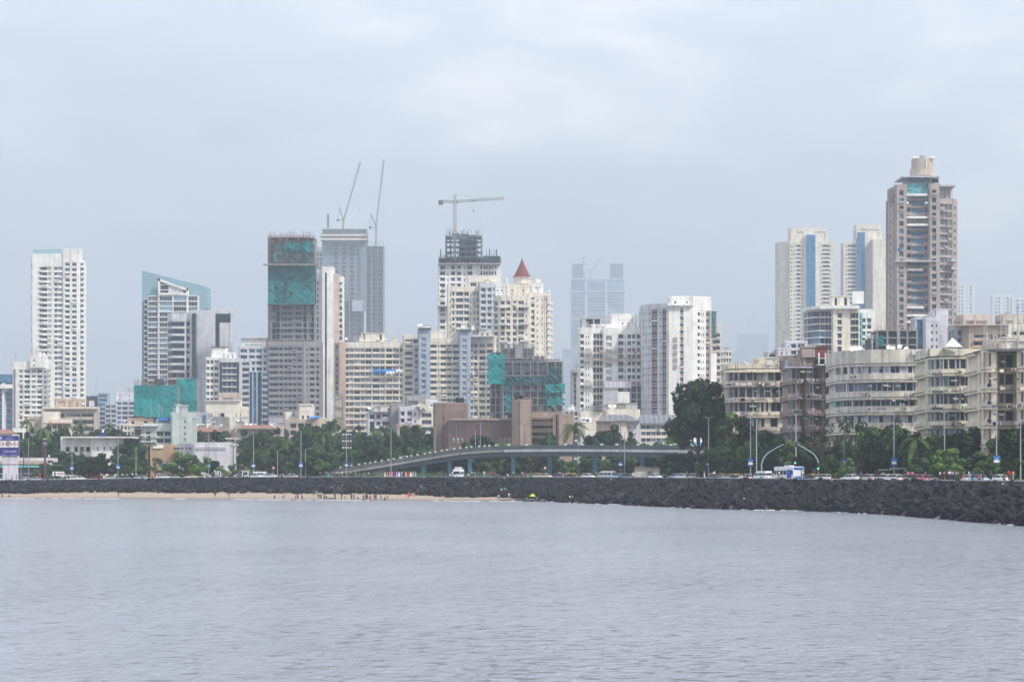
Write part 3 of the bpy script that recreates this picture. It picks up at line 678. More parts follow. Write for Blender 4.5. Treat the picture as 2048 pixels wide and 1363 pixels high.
for x in(669,687): b.bar((WX(x,D),D,GZ),(WX(x,D),D,WZ(787,D)),.25,'steel')
b.box(WX(669,D),WX(687,D),D+.5,D+4,GZ,WZ(788,D),'stone'); T.part('fire_escape',b); T.done()
# ---------------------------------------------------------------- blue and cream block
T=Thing('apartment_block','cream apartment block with two pale blue stair towers','building',900,1170)
T.frame='cream'; T.styles=['g_dk','g_dk','g_md','g_cur']
block(T,[(830,1170),(840,1170)],690,None,'o8.2',12,'lilac',14); 
block(T,[(857,1170),(920,1170)],676,None,'.1o16.2o3:g_pale.3o12.1o10.2o14.1',12,'cream',16,par=2.2,wh=.5)
for x0,x1,top in((838,858,657),(920,939,660)):
    block(T,[(x0,1165),(x1,1165)],top,None,'.6o8:g_pale.6',12,'blueg',12,par=4,wh=.75); pbox(T,x0-1,x1+3,top-2,top,1163,'dconc','roof_slab',14); clutter(T,x0,x1+8,top-2,1165,5)
block(T,[(858,1172),(885,1172)],662,678,'.3e14.2e8',15,'cream',12,par=4); block(T,[(908,1172),(922,1172)],662,678,'.14',15,'cream',12,par=4)
block(T,[(939,1172),(956,1172),(990,1168)],672,None,['o7.2o7.1','.3o12.3o12.3'],12.4,'cream',16,par=3,wh=.6); roofbox(T,958,982,664,674,1172,'cream',8); pbox(T,938,990,670,673,1166,'lgrey','roof_slab',8)
block(T,[(808,1180),(840,1180)],668,None,'.2o14.2o10.2',12,'cream',14,par=2); 
for i in range(22): aircon(T,rnd.choice((826,829,833,841,848,940,943)),rnd.uniform(735,800),1164.5)
T.done()
# ---------------------------------------------------------------- crane tower with white grid
T=Thing('unfinished_tower','white gridded tower with a scaffolded concrete top and a hammerhead crane','tower under construction',938,1400)
T.frame='white'; T.styles=['g_dk','g_md','g_dk']
block(T,[(878,1400),(1000,1400)],527,None,'.2o8.3i3.4o6.4o6.4i3.4o8.5.8o3.2o3.1o3.2o3.1o3.2o3.6',12,'white',24,par=.5,wh=.62)
b=MB(); b.box(WX(877,1398),WX(1001,1398),1396,1402,WZ(529,1398),WZ(526,1398),'conc'); b.box(WX(875,1398),WX(1003,1398),1394.5,1401,WZ(614,1398),WZ(612,1398),'conc'); T.part('slab_edge',b)
T.frame=None
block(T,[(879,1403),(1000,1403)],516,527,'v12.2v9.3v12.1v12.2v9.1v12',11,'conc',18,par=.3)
scaffold(T,893,963,476,517,1412,8,4,'bgrey',.42,1,9,'concrete_frame'); scaffold(T,905,935,470,478,1408,3,1,'bgrey',.35,2,5,'concrete_frame'); block(T,[(922,1406),(950,1406)],470,518,'v5.3v6.2v5',12,'bgrey',8,par=.2)
scaffold(T,878,1001,514,528,1401,22,3,'dconc',.08,2,1.4); scaffold(T,891,965,480,516,1402.5,9,3,'bgrey',.10,5,1.2); rods(T,892,964,474,1404,44,6,'dconc',.1); rods(T,880,1000,516,1403,30,6,'dconc',.1)
net(T,966,1000,512,528,1399.6,'net2',.3,4,1)
for x in(881,979,993): pbox(T,x-1,x+1.2,498,517,1402,'dconc','column',1.5)
T.done()
D=1398
T=Thing('tower_crane','hammerhead crane with a long level jib above the white gridded tower','crane',909,D,'construction cranes over the towers',WZ(474,D))
w=lambda x,y:(WX(x,D),D,WZ(y,D))
b=MB(); lattice(b,w(909.5,520),w(909.5,403),1.7,26,'craney',.12); T.part('mast',b)
b=MB(); lattice(b,w(911,403),w(1008,396.5),1.1,26,'craney',.10); T.part('jib',b)
b=MB(); lattice(b,w(908,403),w(879,403),1.2,8,'craney',.12); T.part('counter_jib',b)
b=MB(); x,y,z=w(882,404); b.box(x-1.4,x+1.2,y-1,y+1,z-1.5,z+.9,'dconc'); T.part('counterweight',b)
b=MB(); lattice(b,w(909.5,403),w(910,389),1.3,4,'craney',.12); b.bar(w(910,389),w(982,396),.06,'craney'); b.bar(w(910,389),w(884,402),.06,'craney'); b.box(w(912,0)[0],w(916,0)[0],D-.7,D+.7,WZ(406,D),WZ(400,D),'craney'); T.part('cat_head',b)
b=MB(); b.bar(w(946.5,401),w(946.5,420),.05,'craney'); b.box(WX(943,D),WX(950,D),D-.5,D+.5,WZ(402,D),WZ(400,D),'craney'); b.box(WX(945.6,D),WX(947.4,D),D-.3,D+.3,WZ(424,D),WZ(419,D),'dconc'); T.part('hook',b)
# ---------------------------------------------------------------- glass balcony block
T=Thing('apartment_tower','cream tower with recessed blue glass bays in front of the gridded crane tower','building',930,1350)
T.frame='white'; T.styles=['g_dk','g_md','g_blue']
block(T,[(896,1350),(960,1350)],573,None,'.3i3.2o5:g_cur.3o14.2o9.2i3.3o6:g_pale.2o5.1',12.5,'cream',18,par=2.5,wh=.68)
block(T,[(960,1345),(990,1345)],566,None,'.2o8.3o7.3o3',12.5,'lgrey',18,par=2,wh=.62); block(T,[(936,1353),(998,1353)],552,580,'.3o8.2o8.6.9.4',12,'cream',14,par=3)
block(T,[(990,1347),(1012,1347)],566,None,'.3i3.5i3.6',12.5,'white',14,par=2); clutter(T,940,1000,565,1350,5)
T.done()
# ---------------------------------------------------------------- red spire tower
T=Thing('apartment_tower','cream tower crowned by a pointed red roof','building',1045,1300)
T.frame='white'; T.styles=['g_dk','g_md','g_cur','g_dk']
block(T,[(990,1304),(1002,1298),(1058,1298)],592,None,['o8.4','o6.3o6:g_md.4o6:g_md.3o9.2i3.3'],12.2,'cream',18,par=2.5,wh=.66)
block(T,[(1058,1299),(1100,1303)],585,None,'.3o5.3i3.5i2.5i2.5',12.2,'cream',20,par=2); block(T,[(1092,1301),(1101,1306)],592,None,'b8',12.2,'cream',14)
block(T,[(1014,1302),(1060,1302)],568,592,'.4i3.9i3.6',12,'cream',14,par=1.5); block(T,[(1060,1303),(1084,1303)],566,590,'.8e8.6',10,'white',12,par=2)
b=MB(); cx=WX(1044,1308); z=lambda y:WZ(y,1308)
b.lathe([(4.4,z(568)),(4.4,z(557)),(4.9,z(556.5)),(4.9,z(555))],'cream',8,(cx,1308)); T.part('turret',b)
b=MB(); b.lathe([(4.75,z(555)),(3.4,z(546)),(2.2,z(536)),(1.0,z(526)),(.35,z(520)),(.1,z(515))],'roofred',8,(cx,1308)); T.part('spire_roof',b)
for r in range(5):
    b=MB(); y=612+r*34; D=1296; b.box(WX(998,D),WX(1016,D),D-1.5,D+1.8,WZ(y+4,D),WZ(y,D),'lgrey'); b.box(WX(1040,D),WX(1058,D),D-1.5,D+1.8,WZ(y+3,D),WZ(y-1,D),'lgrey'); T.part('corner_balcony',b)
for x,y in((1013,560),(1000,588),(1072,560),(1098,582),(1066,580)):
    b=MB(); X=WX(x,1300); b.lathe([(.6,WZ(y+9,1300)),(.6,WZ(y,1300)),(.2,WZ(y-3,1300))],'white',6,(X,1300)); T.part('pinnacle',b)
clutter(T,1048,1080,564,1303,7); T.done()
# ---------------------------------------------------------------- green netted low site
T=Thing('building_site','half built brown concrete block with torn green netting below the red-roofed tower','construction site',1055,1100)
T.frame=None
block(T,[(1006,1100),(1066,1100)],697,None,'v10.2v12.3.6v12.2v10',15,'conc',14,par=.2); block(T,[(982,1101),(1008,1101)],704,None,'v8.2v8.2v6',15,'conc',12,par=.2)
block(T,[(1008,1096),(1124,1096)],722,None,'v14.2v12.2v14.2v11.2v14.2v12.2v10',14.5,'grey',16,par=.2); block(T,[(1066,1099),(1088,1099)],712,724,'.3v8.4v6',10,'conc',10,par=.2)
net(T,976,1010,708,768,1094,'net3',amp=.15,cell=5,ragged=1.2); net(T,1012,1124,753,770,1093,'net2',.4,5,2); net(T,1090,1130,767,786,1092.4,'net3',amp=.25,cell=5,ragged=2); net(T,1094,1129,796,812,1092.4,'net3',amp=.3,cell=4,ragged=4); net(T,1012,1022,770,822,1093,'net',.3,4,1); net(T,1098,1123,735,765,1092,'net2',.4,5,3); net(T,1086,1124,784,798,1093,'net2',.4,5,3)
scaffold(T,1008,1066,690,722,1098,14,5,'grey',.07,2,1); scaffold(T,1010,1124,716,758,1094.5,22,5,'grey',.06,2,1); scaffold(T,1012,1122,770,822,1094.2,16,4,'conc',.06,0,.9)
rods(T,985,1120,716,1098,60,3.4,'grey',.06); rods(T,1000,1066,693,1100,30,3,'grey',.06); pbox(T,1030,1046,690,716,1095,'conc','lift_shaft',6); T.done()
# ---------------------------------------------------------------- brown museum-like complex
T=Thing('brown_hall','long windowless brown hall with two square towers behind the flyover','building',960,860)
T.frame='plum'; T.styles=['g_dk']
block(T,[(870,856),(931,856)],805,None,'.17i4.40i5.5',19,'brown',16,par=3.4)
b=MB()
for x in range(874,931,5): b.box(WX(x,855),WX(x,855)+.14,855.3,855.62,GZ,WZ(806,855),'plum')
for y in range(812,890,9): b.box(WX(871,855),WX(930,855),855.34,855.6,WZ(y,855),WZ(y,855)+.12,'plum')
T.part('panel_joint',b)
block(T,[(899,845),(1028,845)],838,None,'.130',40,'brown',20,par=1.0); pbox(T,899,1029,836,840,843.5,'ltbrown','roof_edge',20)
b=MB()
for i in range(34):
    x=902+i*3.8+rnd.uniform(-1,1); b.box(WX(x,844),WX(x,844)+.16,843.9,844.7,WZ(885,844),WZ(841,844),'plum')
for i in range(24):
    x=rnd.uniform(975,1022); y=rnd.uniform(842,875); b.box(WX(x,844),WX(x+rnd.uniform(2,6),844),843.9,844.6,WZ(y,844),WZ(y,844)+.14,'plum')
T.part('relief_rib',b)
block(T,[(1027,842),(1040,836),(1060,836)],799,None,['.12','.20'],18,'ltbrown',12,par=1)
block(T,[(1060,845),(1111,845)],824,None,'.2s44:ltbrown.2',15,'ltbrown',14,par=3.4); block(T,[(1111,850),(1120,850)],826,None,'s8',15,'brown',10); block(T,[(1118,843),(1144,843)],826,None,'.25',15,'ltbrown',14,par=1)
b=MB(); D=842
for y in(834,844,848,858,862,872): b.box(WX(1060,D),WX(1110,D),D-1,D+2,WZ(y+1.4,D),WZ(y,D),'ltbrown')
for x in(1060,1106,1109): b.box(WX(x,D),WX(x+2,D),D-1.1,D+2,GZ,WZ(828,D),'ltbrown')
T.part('balcony_frame',b)
b=MB(); D=843
for x in(905,914,922,999,1008,1018,1024): b.box(WX(x,D),WX(x+4,D),D-.1,D+.3,WZ(886,D),WZ(876,D),'white'); b.box(WX(x+.8,D),WX(x+3.2,D),D-.2,D-.1,WZ(886,D),WZ(877,D),'g_dk')
T.part('entrance_window',b); T.done()
for px,y,D,l in((915,804,858,'left'),(1034,799,839,'right')):
    b=MB(); z=WZ(y,D)
    for dx in(0,1.5): b.lathe([(.7,0),(.72,1.3),(.5,1.6),(.15,1.75)],'black',10,(dx,0))
    tag(b.build('water_tank',None,(WX(px,D),D+2,z)),'pair of black plastic water tanks on the %s brown tower of the hall'%l,'water tank','black rooftop water tanks')
# ---------------------------------------------------------------- hazy far towers
T=Thing('unfinished_tower','very hazy pale blue tower with two unfinished horns at its top','tower under construction',1196,8262)
T.frame=None; T.styles=['g_blue','g_md','g_ltblue']
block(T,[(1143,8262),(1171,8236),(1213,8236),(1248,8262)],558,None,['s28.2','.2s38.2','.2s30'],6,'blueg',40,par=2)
for y in(556,581,637): pbox(T,1140,1251,y,y+2.5,8217,'lgrey','floor_band',8)
for x in(1171,1211): pbox(T,x,x+3,560,None,8223,'white','column',5)
block(T,[(1145,8266),(1166,8266)],527,558,'v5.1v5.1v5.1v5',6,'blueg',30,par=.1); block(T,[(1221,8266),(1246,8266)],527,558,'v5.1v5.1v5.1v5',6,'blueg',30,par=.1)
poly(T,[(1166,533),(1172,556),(1166,556)],8262,'blueg','stepped_edge',10); poly(T,[(1221,533),(1217,556),(1221,556)],8262,'blueg','stepped_edge',10)
scaffold(T,1140,1252,634,646,8212,14,2,'grey',.2,0,3); rods(T,1145,1246,528,8266,26,6,'grey',.2); T.done()
luffer('faint luffing crane between the two horns of the very hazy tower',8248,(1180,556),(1181,545),(1203,513),(1172,545),(1176,536),'dconc',.85)
luffer('faint upright crane on the left horn of the very hazy tower',8244,(1166,556),(1166,518),(1172,514),(1158,518),(1166,514),'dconc',.85)
T=Thing('glass_block','hazy glass block low to the left of the very hazy tower','building',1145,8140); T.styles=['g_ltblue','g_blue']; T.frame=None
block(T,[(1125,8140),(1168,8140)],697,None,'.2s19.1s20.2',6.5,'blueg',30,par=1.5); T.done()
T=Thing('unfinished_tower','faintest bluish tower with a small crane, left of the cream twin towers','tower under construction',1505,13260); T.frame=None; T.styles=['g_md']
block(T,[(1474,13260),(1538,13260)],668,None,'.3s26.2s30.3',5,'blueg',40,par=1); block(T,[(1460,13132),(1482,13132)],703,None,'.2s16.2',5,'blueg',30,par=1)
rods(T,1476,1537,668,13260,22,9,'grey',.35); T.done()
luffer('faintest crane with a raised jib on the bluish tower',13246,(1499,667),(1500,648),(1526,598),(1493,648),(1496,642),'dconc',1.3)
T=Thing('unfinished_block','narrow dark unfinished block at the left edge of the white apartment block','tower under construction',1152,1500); T.frame=None
block(T,[(1144,1500),(1163,1500)],738,None,'.3v5.3v5.2',12,'grey',12,par=1); pbox(T,1142,1164,742,745,1498,'conc','slab_edge',6); rods(T,1145,1162,738,1500,16,7,'dconc',.08); T.done()
# ---------------------------------------------------------------- white centre blocks
T=Thing('apartment_block','white apartment block with bamboo scaffold lines across its middle','building',1220,1170)
T.frame='lgrey'; T.styles=['g_dk','g_dk','g_md']
block(T,[(1160,1170),(1184,1170)],655,None,'.1o7.4i3.2i3.6',12.7,'white',16,par=2.6); block(T,[(1184,1174),(1208,1174)],655,None,'.2o6.1o5:g_void.1o5.3',13.5,'white',14,par=2.6,wh=.72)
block(T,[(1208,1170),(1234,1170)],655,None,'.3o10:g_pale.9',13.5,'white',16,par=3.5,wh=.65); block(T,[(1234,1172),(1284,1172)],655,None,'.1o10.2i2.3o6.2o5.3o7.2',13.5,'white',16,par=2.6,wh=.62)
block(T,[(1223,1178),(1262,1178)],627,656,'.4.18i4.9i4.4',12,'white',12,par=3); block(T,[(1186,1174),(1224,1174)],648,656,'.3e5.3e5.9',8,'white',10,par=1); 
for x in(1265,1271,1278): pbox(T,x,x+3,625+(x%4),656,1178,'white','parapet_post',3)
block(T,[(1164,1176),(1200,1176)],636,656,'.9v14.3v12',12,'grey',9,par=.4)
for y in(700,716,765): scaffold(T,1168,1283,y-2,y+4,1168.5,18,2,'stone',.06,1,1.1)
T.part('hoarding',(lambda b:(b.box(WX(1209,1163),WX(1263,1163),1162,1163,WZ(775,1163),WZ(763,1163),'pale'),b)[1])(MB()))
b=MB()
for i in range(28): x=1209+i*.95; b.box(WX(x,1158),WX(x+.7,1158),1157.8+.1*(i%2),1158.1,WZ(808,1158),WZ(781,1158),'lgrey')
b.box(WX(1235,1158),WX(1259,1158),1157.6,1158.2,WZ(806,1158),WZ(783,1158),'white'); T.part('sheet_screen',b)
block(T,[(1208,1160),(1262,1160)],808,None,'.9o6.12.9',16,'cream',10,par=1.5); block(T,[(1263,1165),(1284,1165)],770,None,'v9.2v9',13.5,'grey',10,par=.4)
clutter(T,1190,1284,654,1172,5); T.done()
T=Thing('apartment_tower','cream and mauve tower with white framed square windows right of centre','building',1350,1150)
T.frame='white'; T.styles=['g_dk','g_dk','g_md']
T.frame='white'
block(T,[(1285,1162),(1299,1156),(1318,1152),(1337,1148)],610,None,['.3i4.3i4.3:pale','i4.2o12:plum.2','.3i4.2:lgrey o9:plum.3'],13.6,'lgrey',20,par=2.4,wh=.5)
block(T,[(1337,1148),(1385,1148)],610,None,'.23o6:pink.18',13.6,'white',20,par=1.2,wh=.5)
block(T,[(1385,1149),(1420,1153)],592,None,'.8.3o5.2i3.2i3.4o7:pink.4:pink',13.6,'white',20,par=6.5,wh=.5)
block(T,[(1341,1150),(1385,1150)],592,611,'.4i5.12i4.3.3',12,'white',12,par=1.2); pbox(T,1336,1386,608,611,1146,'white','roof_edge',4)
pbox(T,1345,1352,672,730,1147.5,'pale','duct',2)
for i in range(5): pbox(T,1347,1354,674+i*13.6,683+i*13.6,1146.9,'pink','recess_panel',.6)
block(T,[(1420,1156),(1431,1158)],706,None,'.11',13.6,'white',12,par=1); T.done()
T=Thing('apartment_tower','narrow tower with stacked dark balconies and a strip of green net behind the mauve one','building',1432,1210); T.frame='lgrey'
block(T,[(1421,1210),(1440,1210)],648,None,'.5o6b9',13,'cream',14,par=4); net(T,1422,1432,622,676,1206,'net',.3,4); scaffold(T,1421,1433,622,680,1207,3,6,'conc',.06,0,1); T.done()
# ---------------------------------------------------------------- low tile roofs right of the hall
def hiproof(T,x0,x1,ye,yr,D,inset,k='roofgrey',depth=14,ribs=True,hipl=True,hipr=True):
    X0,X1=WX(x0,D),WX(x1,D); ze,zr=WZ(ye,D),WZ(yr,D); i0=WX(x0+inset,D) if hipl else X0; i1=WX(x1-inset,D) if hipr else X1; ym=D+depth/2
    b=MB(); b.add([(X0-.5,D-.6,ze),(X1+.5,D-.6,ze),(X1+.5,D+depth,ze),(X0-.5,D+depth,ze),(i0,ym,zr),(i1,ym,zr)],[(0,1,5,4),(1,2,5),(2,3,4,5),(3,0,4),(3,2,1,0)],k)
    if ribs:
        n=int((X1-X0)/.9)
        for i in range(n):
            u=(i+.5)/n; xe=X0+(X1-X0)*u; xr=min(max(xe,i0),i1); t=1 if i0<=xe<=i1 else (xe-X0)/(i0-X0) if xe<i0 else (X1-xe)/(X1-i1)
            t=max(.02,t); b.bar((xe,D-.6,ze+.06),(xe,D-.6+(ym-D+.6)*t,ze+.06+(zr-ze)*t),.13,'grey' if i%2 else k)
    b.box(X0-.5,X1+.5,D-.7,D+depth,ze-.25,ze-.01,'conc'); T.part('roof',b)
T=Thing('tiled_house','long low house with a ribbed grey sloping roof under the cream and mauve tower','house',1290,900); T.frame='lgrey'; T.styles=['g_dk','g_blue']
block(T,[(1280,900),(1352,900)],846,None,'.2w9.1w9.1w9.1w9.1w9.1w9.1w9',13,'cream',14,par=.2,wh=.6); hiproof(T,1276,1352,846,828,899,8,hipr=False,depth=16); T.done()
T=Thing('tiled_house','smaller house with a hipped grey tile roof left of the long ribbed roof','house',1235,880)
block(T,[(1198,880),(1224,880)],842,None,'.9',13,'stone',10); block(T,[(1224,879),(1252,879)],842,None,'.4.24',13,'cream',10); block(T,[(1252,881),(1276,881)],842,None,'.4i3.7i3.4',13,'pale',10); hiproof(T,1196,1278,841,828,878,22,depth=12); T.done()
T=Thing('low_building','jumble of cream flat-roofed rooms below the white scaffold-lined block','building',1200,960); T.frame='lgrey'
block(T,[(1162,960),(1215,960)],822,None,'.10i5.8.4.4.3',14,'cream',12,par=3.4); block(T,[(1215,955),(1277,955)],818,None,'.9:white.6o6.9.6',15,'cream',12,par=3.4)
block(T,[(1162,950),(1180,950)],834,845,'.2o6.2o6.2',12,'white',8,par=.5); block(T,[(1170,940),(1198,940)],846,None,'.4.9i4',12,'cream',8,par=2); clutter(T,1165,1275,818,957,12)
pbox(T,1186,1204,805,807,958,'dconc','shed_roof',6); scaffold(T,1186,1204,807,822,961,3,2,'dconc',.1,0,3); T.done()
# ---------------------------------------------------------------- cream twin towers
for (x0,x1,off,lab) in((1556,1668,0,'left'),(1686,1800,0,'right')):
    T=Thing('twin_tower','%s one of the two matching cream towers with a blue glass strip'%lab,'building',(x0+x1)/2,2400,'matching cream towers with blue strips')
    T.frame='white'; T.styles=['g_md','g_md','g_cur','g_ltblue']
    if lab=='left':
        block(T,[(1556,2414),(1580,2409)],484,None,'.24',8,'cream',24,par=1); block(T,[(1580,2400),(1668,2400)],484,None,'i5.2i3.2o8.2i4.3.2.22.5i4o13i3.6',8.1,'cream',26,par=2)
        block(T,[(1581,2402),(1654,2402)],455,486,'.10e14.20e20.3',20,'cream',22,par=4)
        pbox(T,1611,1632,467,None,2397,'white','strip_frame',3); b=MB(); b.box(WX(1613,2395),WX(1631,2395),2395.6,2397.5,GZ,WZ(469,2395),'g_strip'); T.part('glass_strip',b)
    else:
        block(T,[(1687,2400),(1778,2400)],484,None,'.2i4o12i4.3.3.14.4i3.5i3.8',8.1,'cream',26,par=2); block(T,[(1746,2388),(1784,2390)],478,None,'.36',8,'cream',30,par=1)
        block(T,[(1712,2402),(1763,2402)],450,486,'.4e20.3',20,'cream',22,par=4)
        b=MB(); b.box(WX(1715,2395),WX(1730,2395),2395.6,2398.5,GZ,WZ(464,2395),'g_strip'); T.part('glass_strip',b)
    T.done()
T=Thing('apartment_block','white block with a rounded wall of dark glass balconies below the twin towers','building',1660,1020)
T.frame='lgrey'; T.styles=['g_dk','g_md','g_dk','g_blue']
block(T,[(1610,1032),(1616,1026),(1625,1022),(1640,1019),(1666,1019)],618,None,['t6','t9','t14','t25'],13.4,'white',16,par=1.5)
block(T,[(1666,1016),(1698,1016)],618,None,'.9o8.15',13.4,'cream',14,par=1.5,wh=.75); block(T,[(1698,1019),(1717,1019)],618,None,'t18',13.4,'cream',14,par=1.5)
b=MB(); W=[(WX(p,D),D) for p,D in((1607,1031),(1613,1023),(1624,1018),(1640,1015),(1719,1013))]; b.prism(W+[(W[-1][0],1034),(W[0][0],1034)],WZ(619,1020),WZ(613,1020),'white'); T.part('roof_slab',b)
roofbox(T,1665,1700,592,613,1021,'cream',8); b=MB(); D=1016; b.box(WX(1705,D),WX(1728,D),D,D+.6,WZ(607,D),WZ(582,D),'white'); b.bar((WX(1709,D),D+.9,WZ(614,D)),(WX(1709,D),D+.9,WZ(582,D)),.15,'steel'); b.bar((WX(1724,D),D+.9,WZ(614,D)),(WX(1724,D),D+.9,WZ(582,D)),.15,'steel'); T.part('roof_hoarding',b)
T.done()
T=Thing('apartment_block','small white and turquoise block right of the rounded glass balconies','building',1731,1080); T.frame='lgrey'
block(T,[(1716,1080),(1746,1080)],618,None,'.5:turq o6.3o6.3',13,'white',14,par=3.5); block(T,[(1710,1076),(1722,1076)],625,None,'t12',13,'turq',6); T.done()
T=Thing('low_building','pale rooms with an arched roof shed peeping over the first sea-front house','building',1575,900); T.frame='lgrey'
block(T,[(1536,905),(1557,905)],701,None,'.2s16.2',15,'pale',10); block(T,[(1556,900),(1578,900)],695,None,'.4i4.6i3.4',13,'pale',10); block(T,[(1572,902),(1612,902)],681,None,'.3i3.4o10.3s14.3',13,'pale',12); T.done()
# ---------------------------------------------------------------- tall right tower
T=Thing('apartment_tower','tallest brown grey tower with a round water tank house on top','building',1846,1110)
T.frame='conc'; T.styles=['g_dk','g_md','g_blue']
block(T,[(1779,1120),(1793,1112)],400,None,'.3i3.4i3.2',15.2,'taupe',18,par=1); block(T,[(1782,1114),(1794,1111)],376,402,'.4i4.4',15.2,'taupe',12,par=1.5)
block(T,[(1793,1108),(1811,1108)],369,None,'.5o8.4',15.2,'taupe',18,par=2.2); 
block(T,[(1811,1112),(1860,1112)],366,None,'.1b9.1o22:g_blue.1b9.1',15.2,'taupe',18,par=.6,wh=.66)
block(T,[(1860,1108),(1877,1108)],368,None,'.4o8.5',15.2,'taupe',18,par=2.2)
block(T,[(1877,1109),(1904,1112)],397,None,'.2o8:g_cur.1o8:g_cur.1o8:g_cur.2',15.2,'taupe',18,par=2.2,wh=.72); block(T,[(1904,1112),(1912,1117)],397,None,'.1i6.2',15.2,'taupe',16,par=2)
block(T,[(1878,1116),(1903,1116)],368,398,'.6e8.4e8.3',15,'pale',12,par=1); pbox(T,1876,1911,370,373,1110,'grey','canopy',16)
pbox(T,1812,1860,367,395,1110.4,'g_teal','glass_wall',2)
block(T,[(1812,1114),(1860,1114)],354,368,'t7:g_ltblue t7:g_ltblue t8:g_ltblue t8:g_ltblue',14,'lgrey',14,par=.5); block(T,[(1862,1115),(1877,1115)],354,368,'t14',14,'lgrey',12,par=.5); pbox(T,1804,1879,351.5,354,1108,'pale','roof_slab',22)
for y,x0,x1 in((387,1811,1858),(403,1811,1818),(403,1851,1860),(432,1809,1860),(447,1809,1860),(537,1791,1846),(612,1811,1848),(628,1791,1861),(641,1791,1833),(654,1820,1834),(667,1820,1834)): pbox(T,x0,x1,y,y+4.4,1108.6,'white','white_balcony',3)
for y in(521,): pbox(T,1790,1874,y,y+2,1106,'pale','ledge',5)
for y,x1 in((519,1914),(535,1914)): pbox(T,1903,x1,y,y+3,1107,'pale','ledge',6)
b=MB(); cx=WX(1845,1120); z=lambda y:WZ(y,1120)
b.lathe([(5.6,z(353)),(5.6,z(339)),(5.0,z(338.5)),(5.0,z(319)),(4.6,z(318))],'stone',20,(cx,1120)); T.part('tank_house',b)
b=MB(); b.lathe([(1.8,z(318)),(1.8,z(312))],'grey',12,(cx+.4,1120)); b.box(cx-4.8,cx-2.4,1115.4,1116.4,z(319),z(315),'white'); b.box(cx+2.6,cx+4.9,1115.4,1116.4,z(319),z(315),'white'); b.box(cx+.6,cx+1.2,1114.7,1115.2,z(338),z(318),'white'); T.part('tank_cap',b)
pbox(T,1796.5,1803.5,496,503,1107.4,'tarp','blue_sheet',.3); T.done()
T=Thing('unfinished_block','low unfinished frame in front of the tallest tower, with a green net patch','building under construction',1790,830); T.frame=None
block(T,[(1745,832),(1765,832)],676,None,'v14.2v10',15,'dconc',14,par=.3); block(T,[(1757,828),(1832,828)],660,None,'v14.3v15.3v14.3v14',14,'conc',14,par=.3); net(T,1756,1767,671,692,826.4,'net',.15,3); rods(T,1750,1830,661,830,50,3,'plum',.06); T.done()
T=Thing('apartment_block','grey block with two columns of small windows at the foot of the tallest tower','building',1862,860); T.frame='grey'; T.styles=['g_dk']
block(T,[(1834,860),(1851,860)],634,None,'g12:g_blue.3',14,'lgrey',10); block(T,[(1851,857),(1878,857)],634,None,'.9i5.4i4.3',14,'lgrey',12,par=1.5); block(T,[(1872,859),(1893,859)],620,None,'.20',14,'pale',12,par=2); roofbox(T,1872,1893,618,628,858,'lgrey',6); T.done()
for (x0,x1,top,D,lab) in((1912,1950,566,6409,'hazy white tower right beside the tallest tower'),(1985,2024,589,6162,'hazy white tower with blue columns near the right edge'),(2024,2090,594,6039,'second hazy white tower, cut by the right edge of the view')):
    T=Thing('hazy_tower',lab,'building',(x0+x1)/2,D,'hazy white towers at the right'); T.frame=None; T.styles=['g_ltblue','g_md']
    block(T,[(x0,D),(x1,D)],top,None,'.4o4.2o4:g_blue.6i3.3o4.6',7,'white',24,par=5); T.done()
T=Thing('apartment_block','pinkish beige old block with brown rooftop rooms behind the cream sea-front houses','building',1975,800); T.frame='stone'; T.styles=['g_dk','g_md']
block(T,[(1914,806),(1937,802)],650,None,'.4o8.10',14.5,'grey',14,par=1.5); block(T,[(1937,798),(2016,798)],650,None,'.3i2.4b22.4:cream o8.3i3.3b14.5',14.5,'tan',16,par=2.6)
block(T,[(2016,797),(2080,797)],648,None,'.6o10.5b20.5o10.4',14.5,'cream',14,par=2); block(T,[(1926,804),(1976,804)],629,652,'.3e9.3e12.2',11,'beige',10,par=2); block(T,[(2006,802),(2062,802)],628,650,'.3e9.4i5.3e9',11,'beige',10,par=2); pbox(T,1914,2018,648,650.5,796,'stone','cornice',8); T.done()
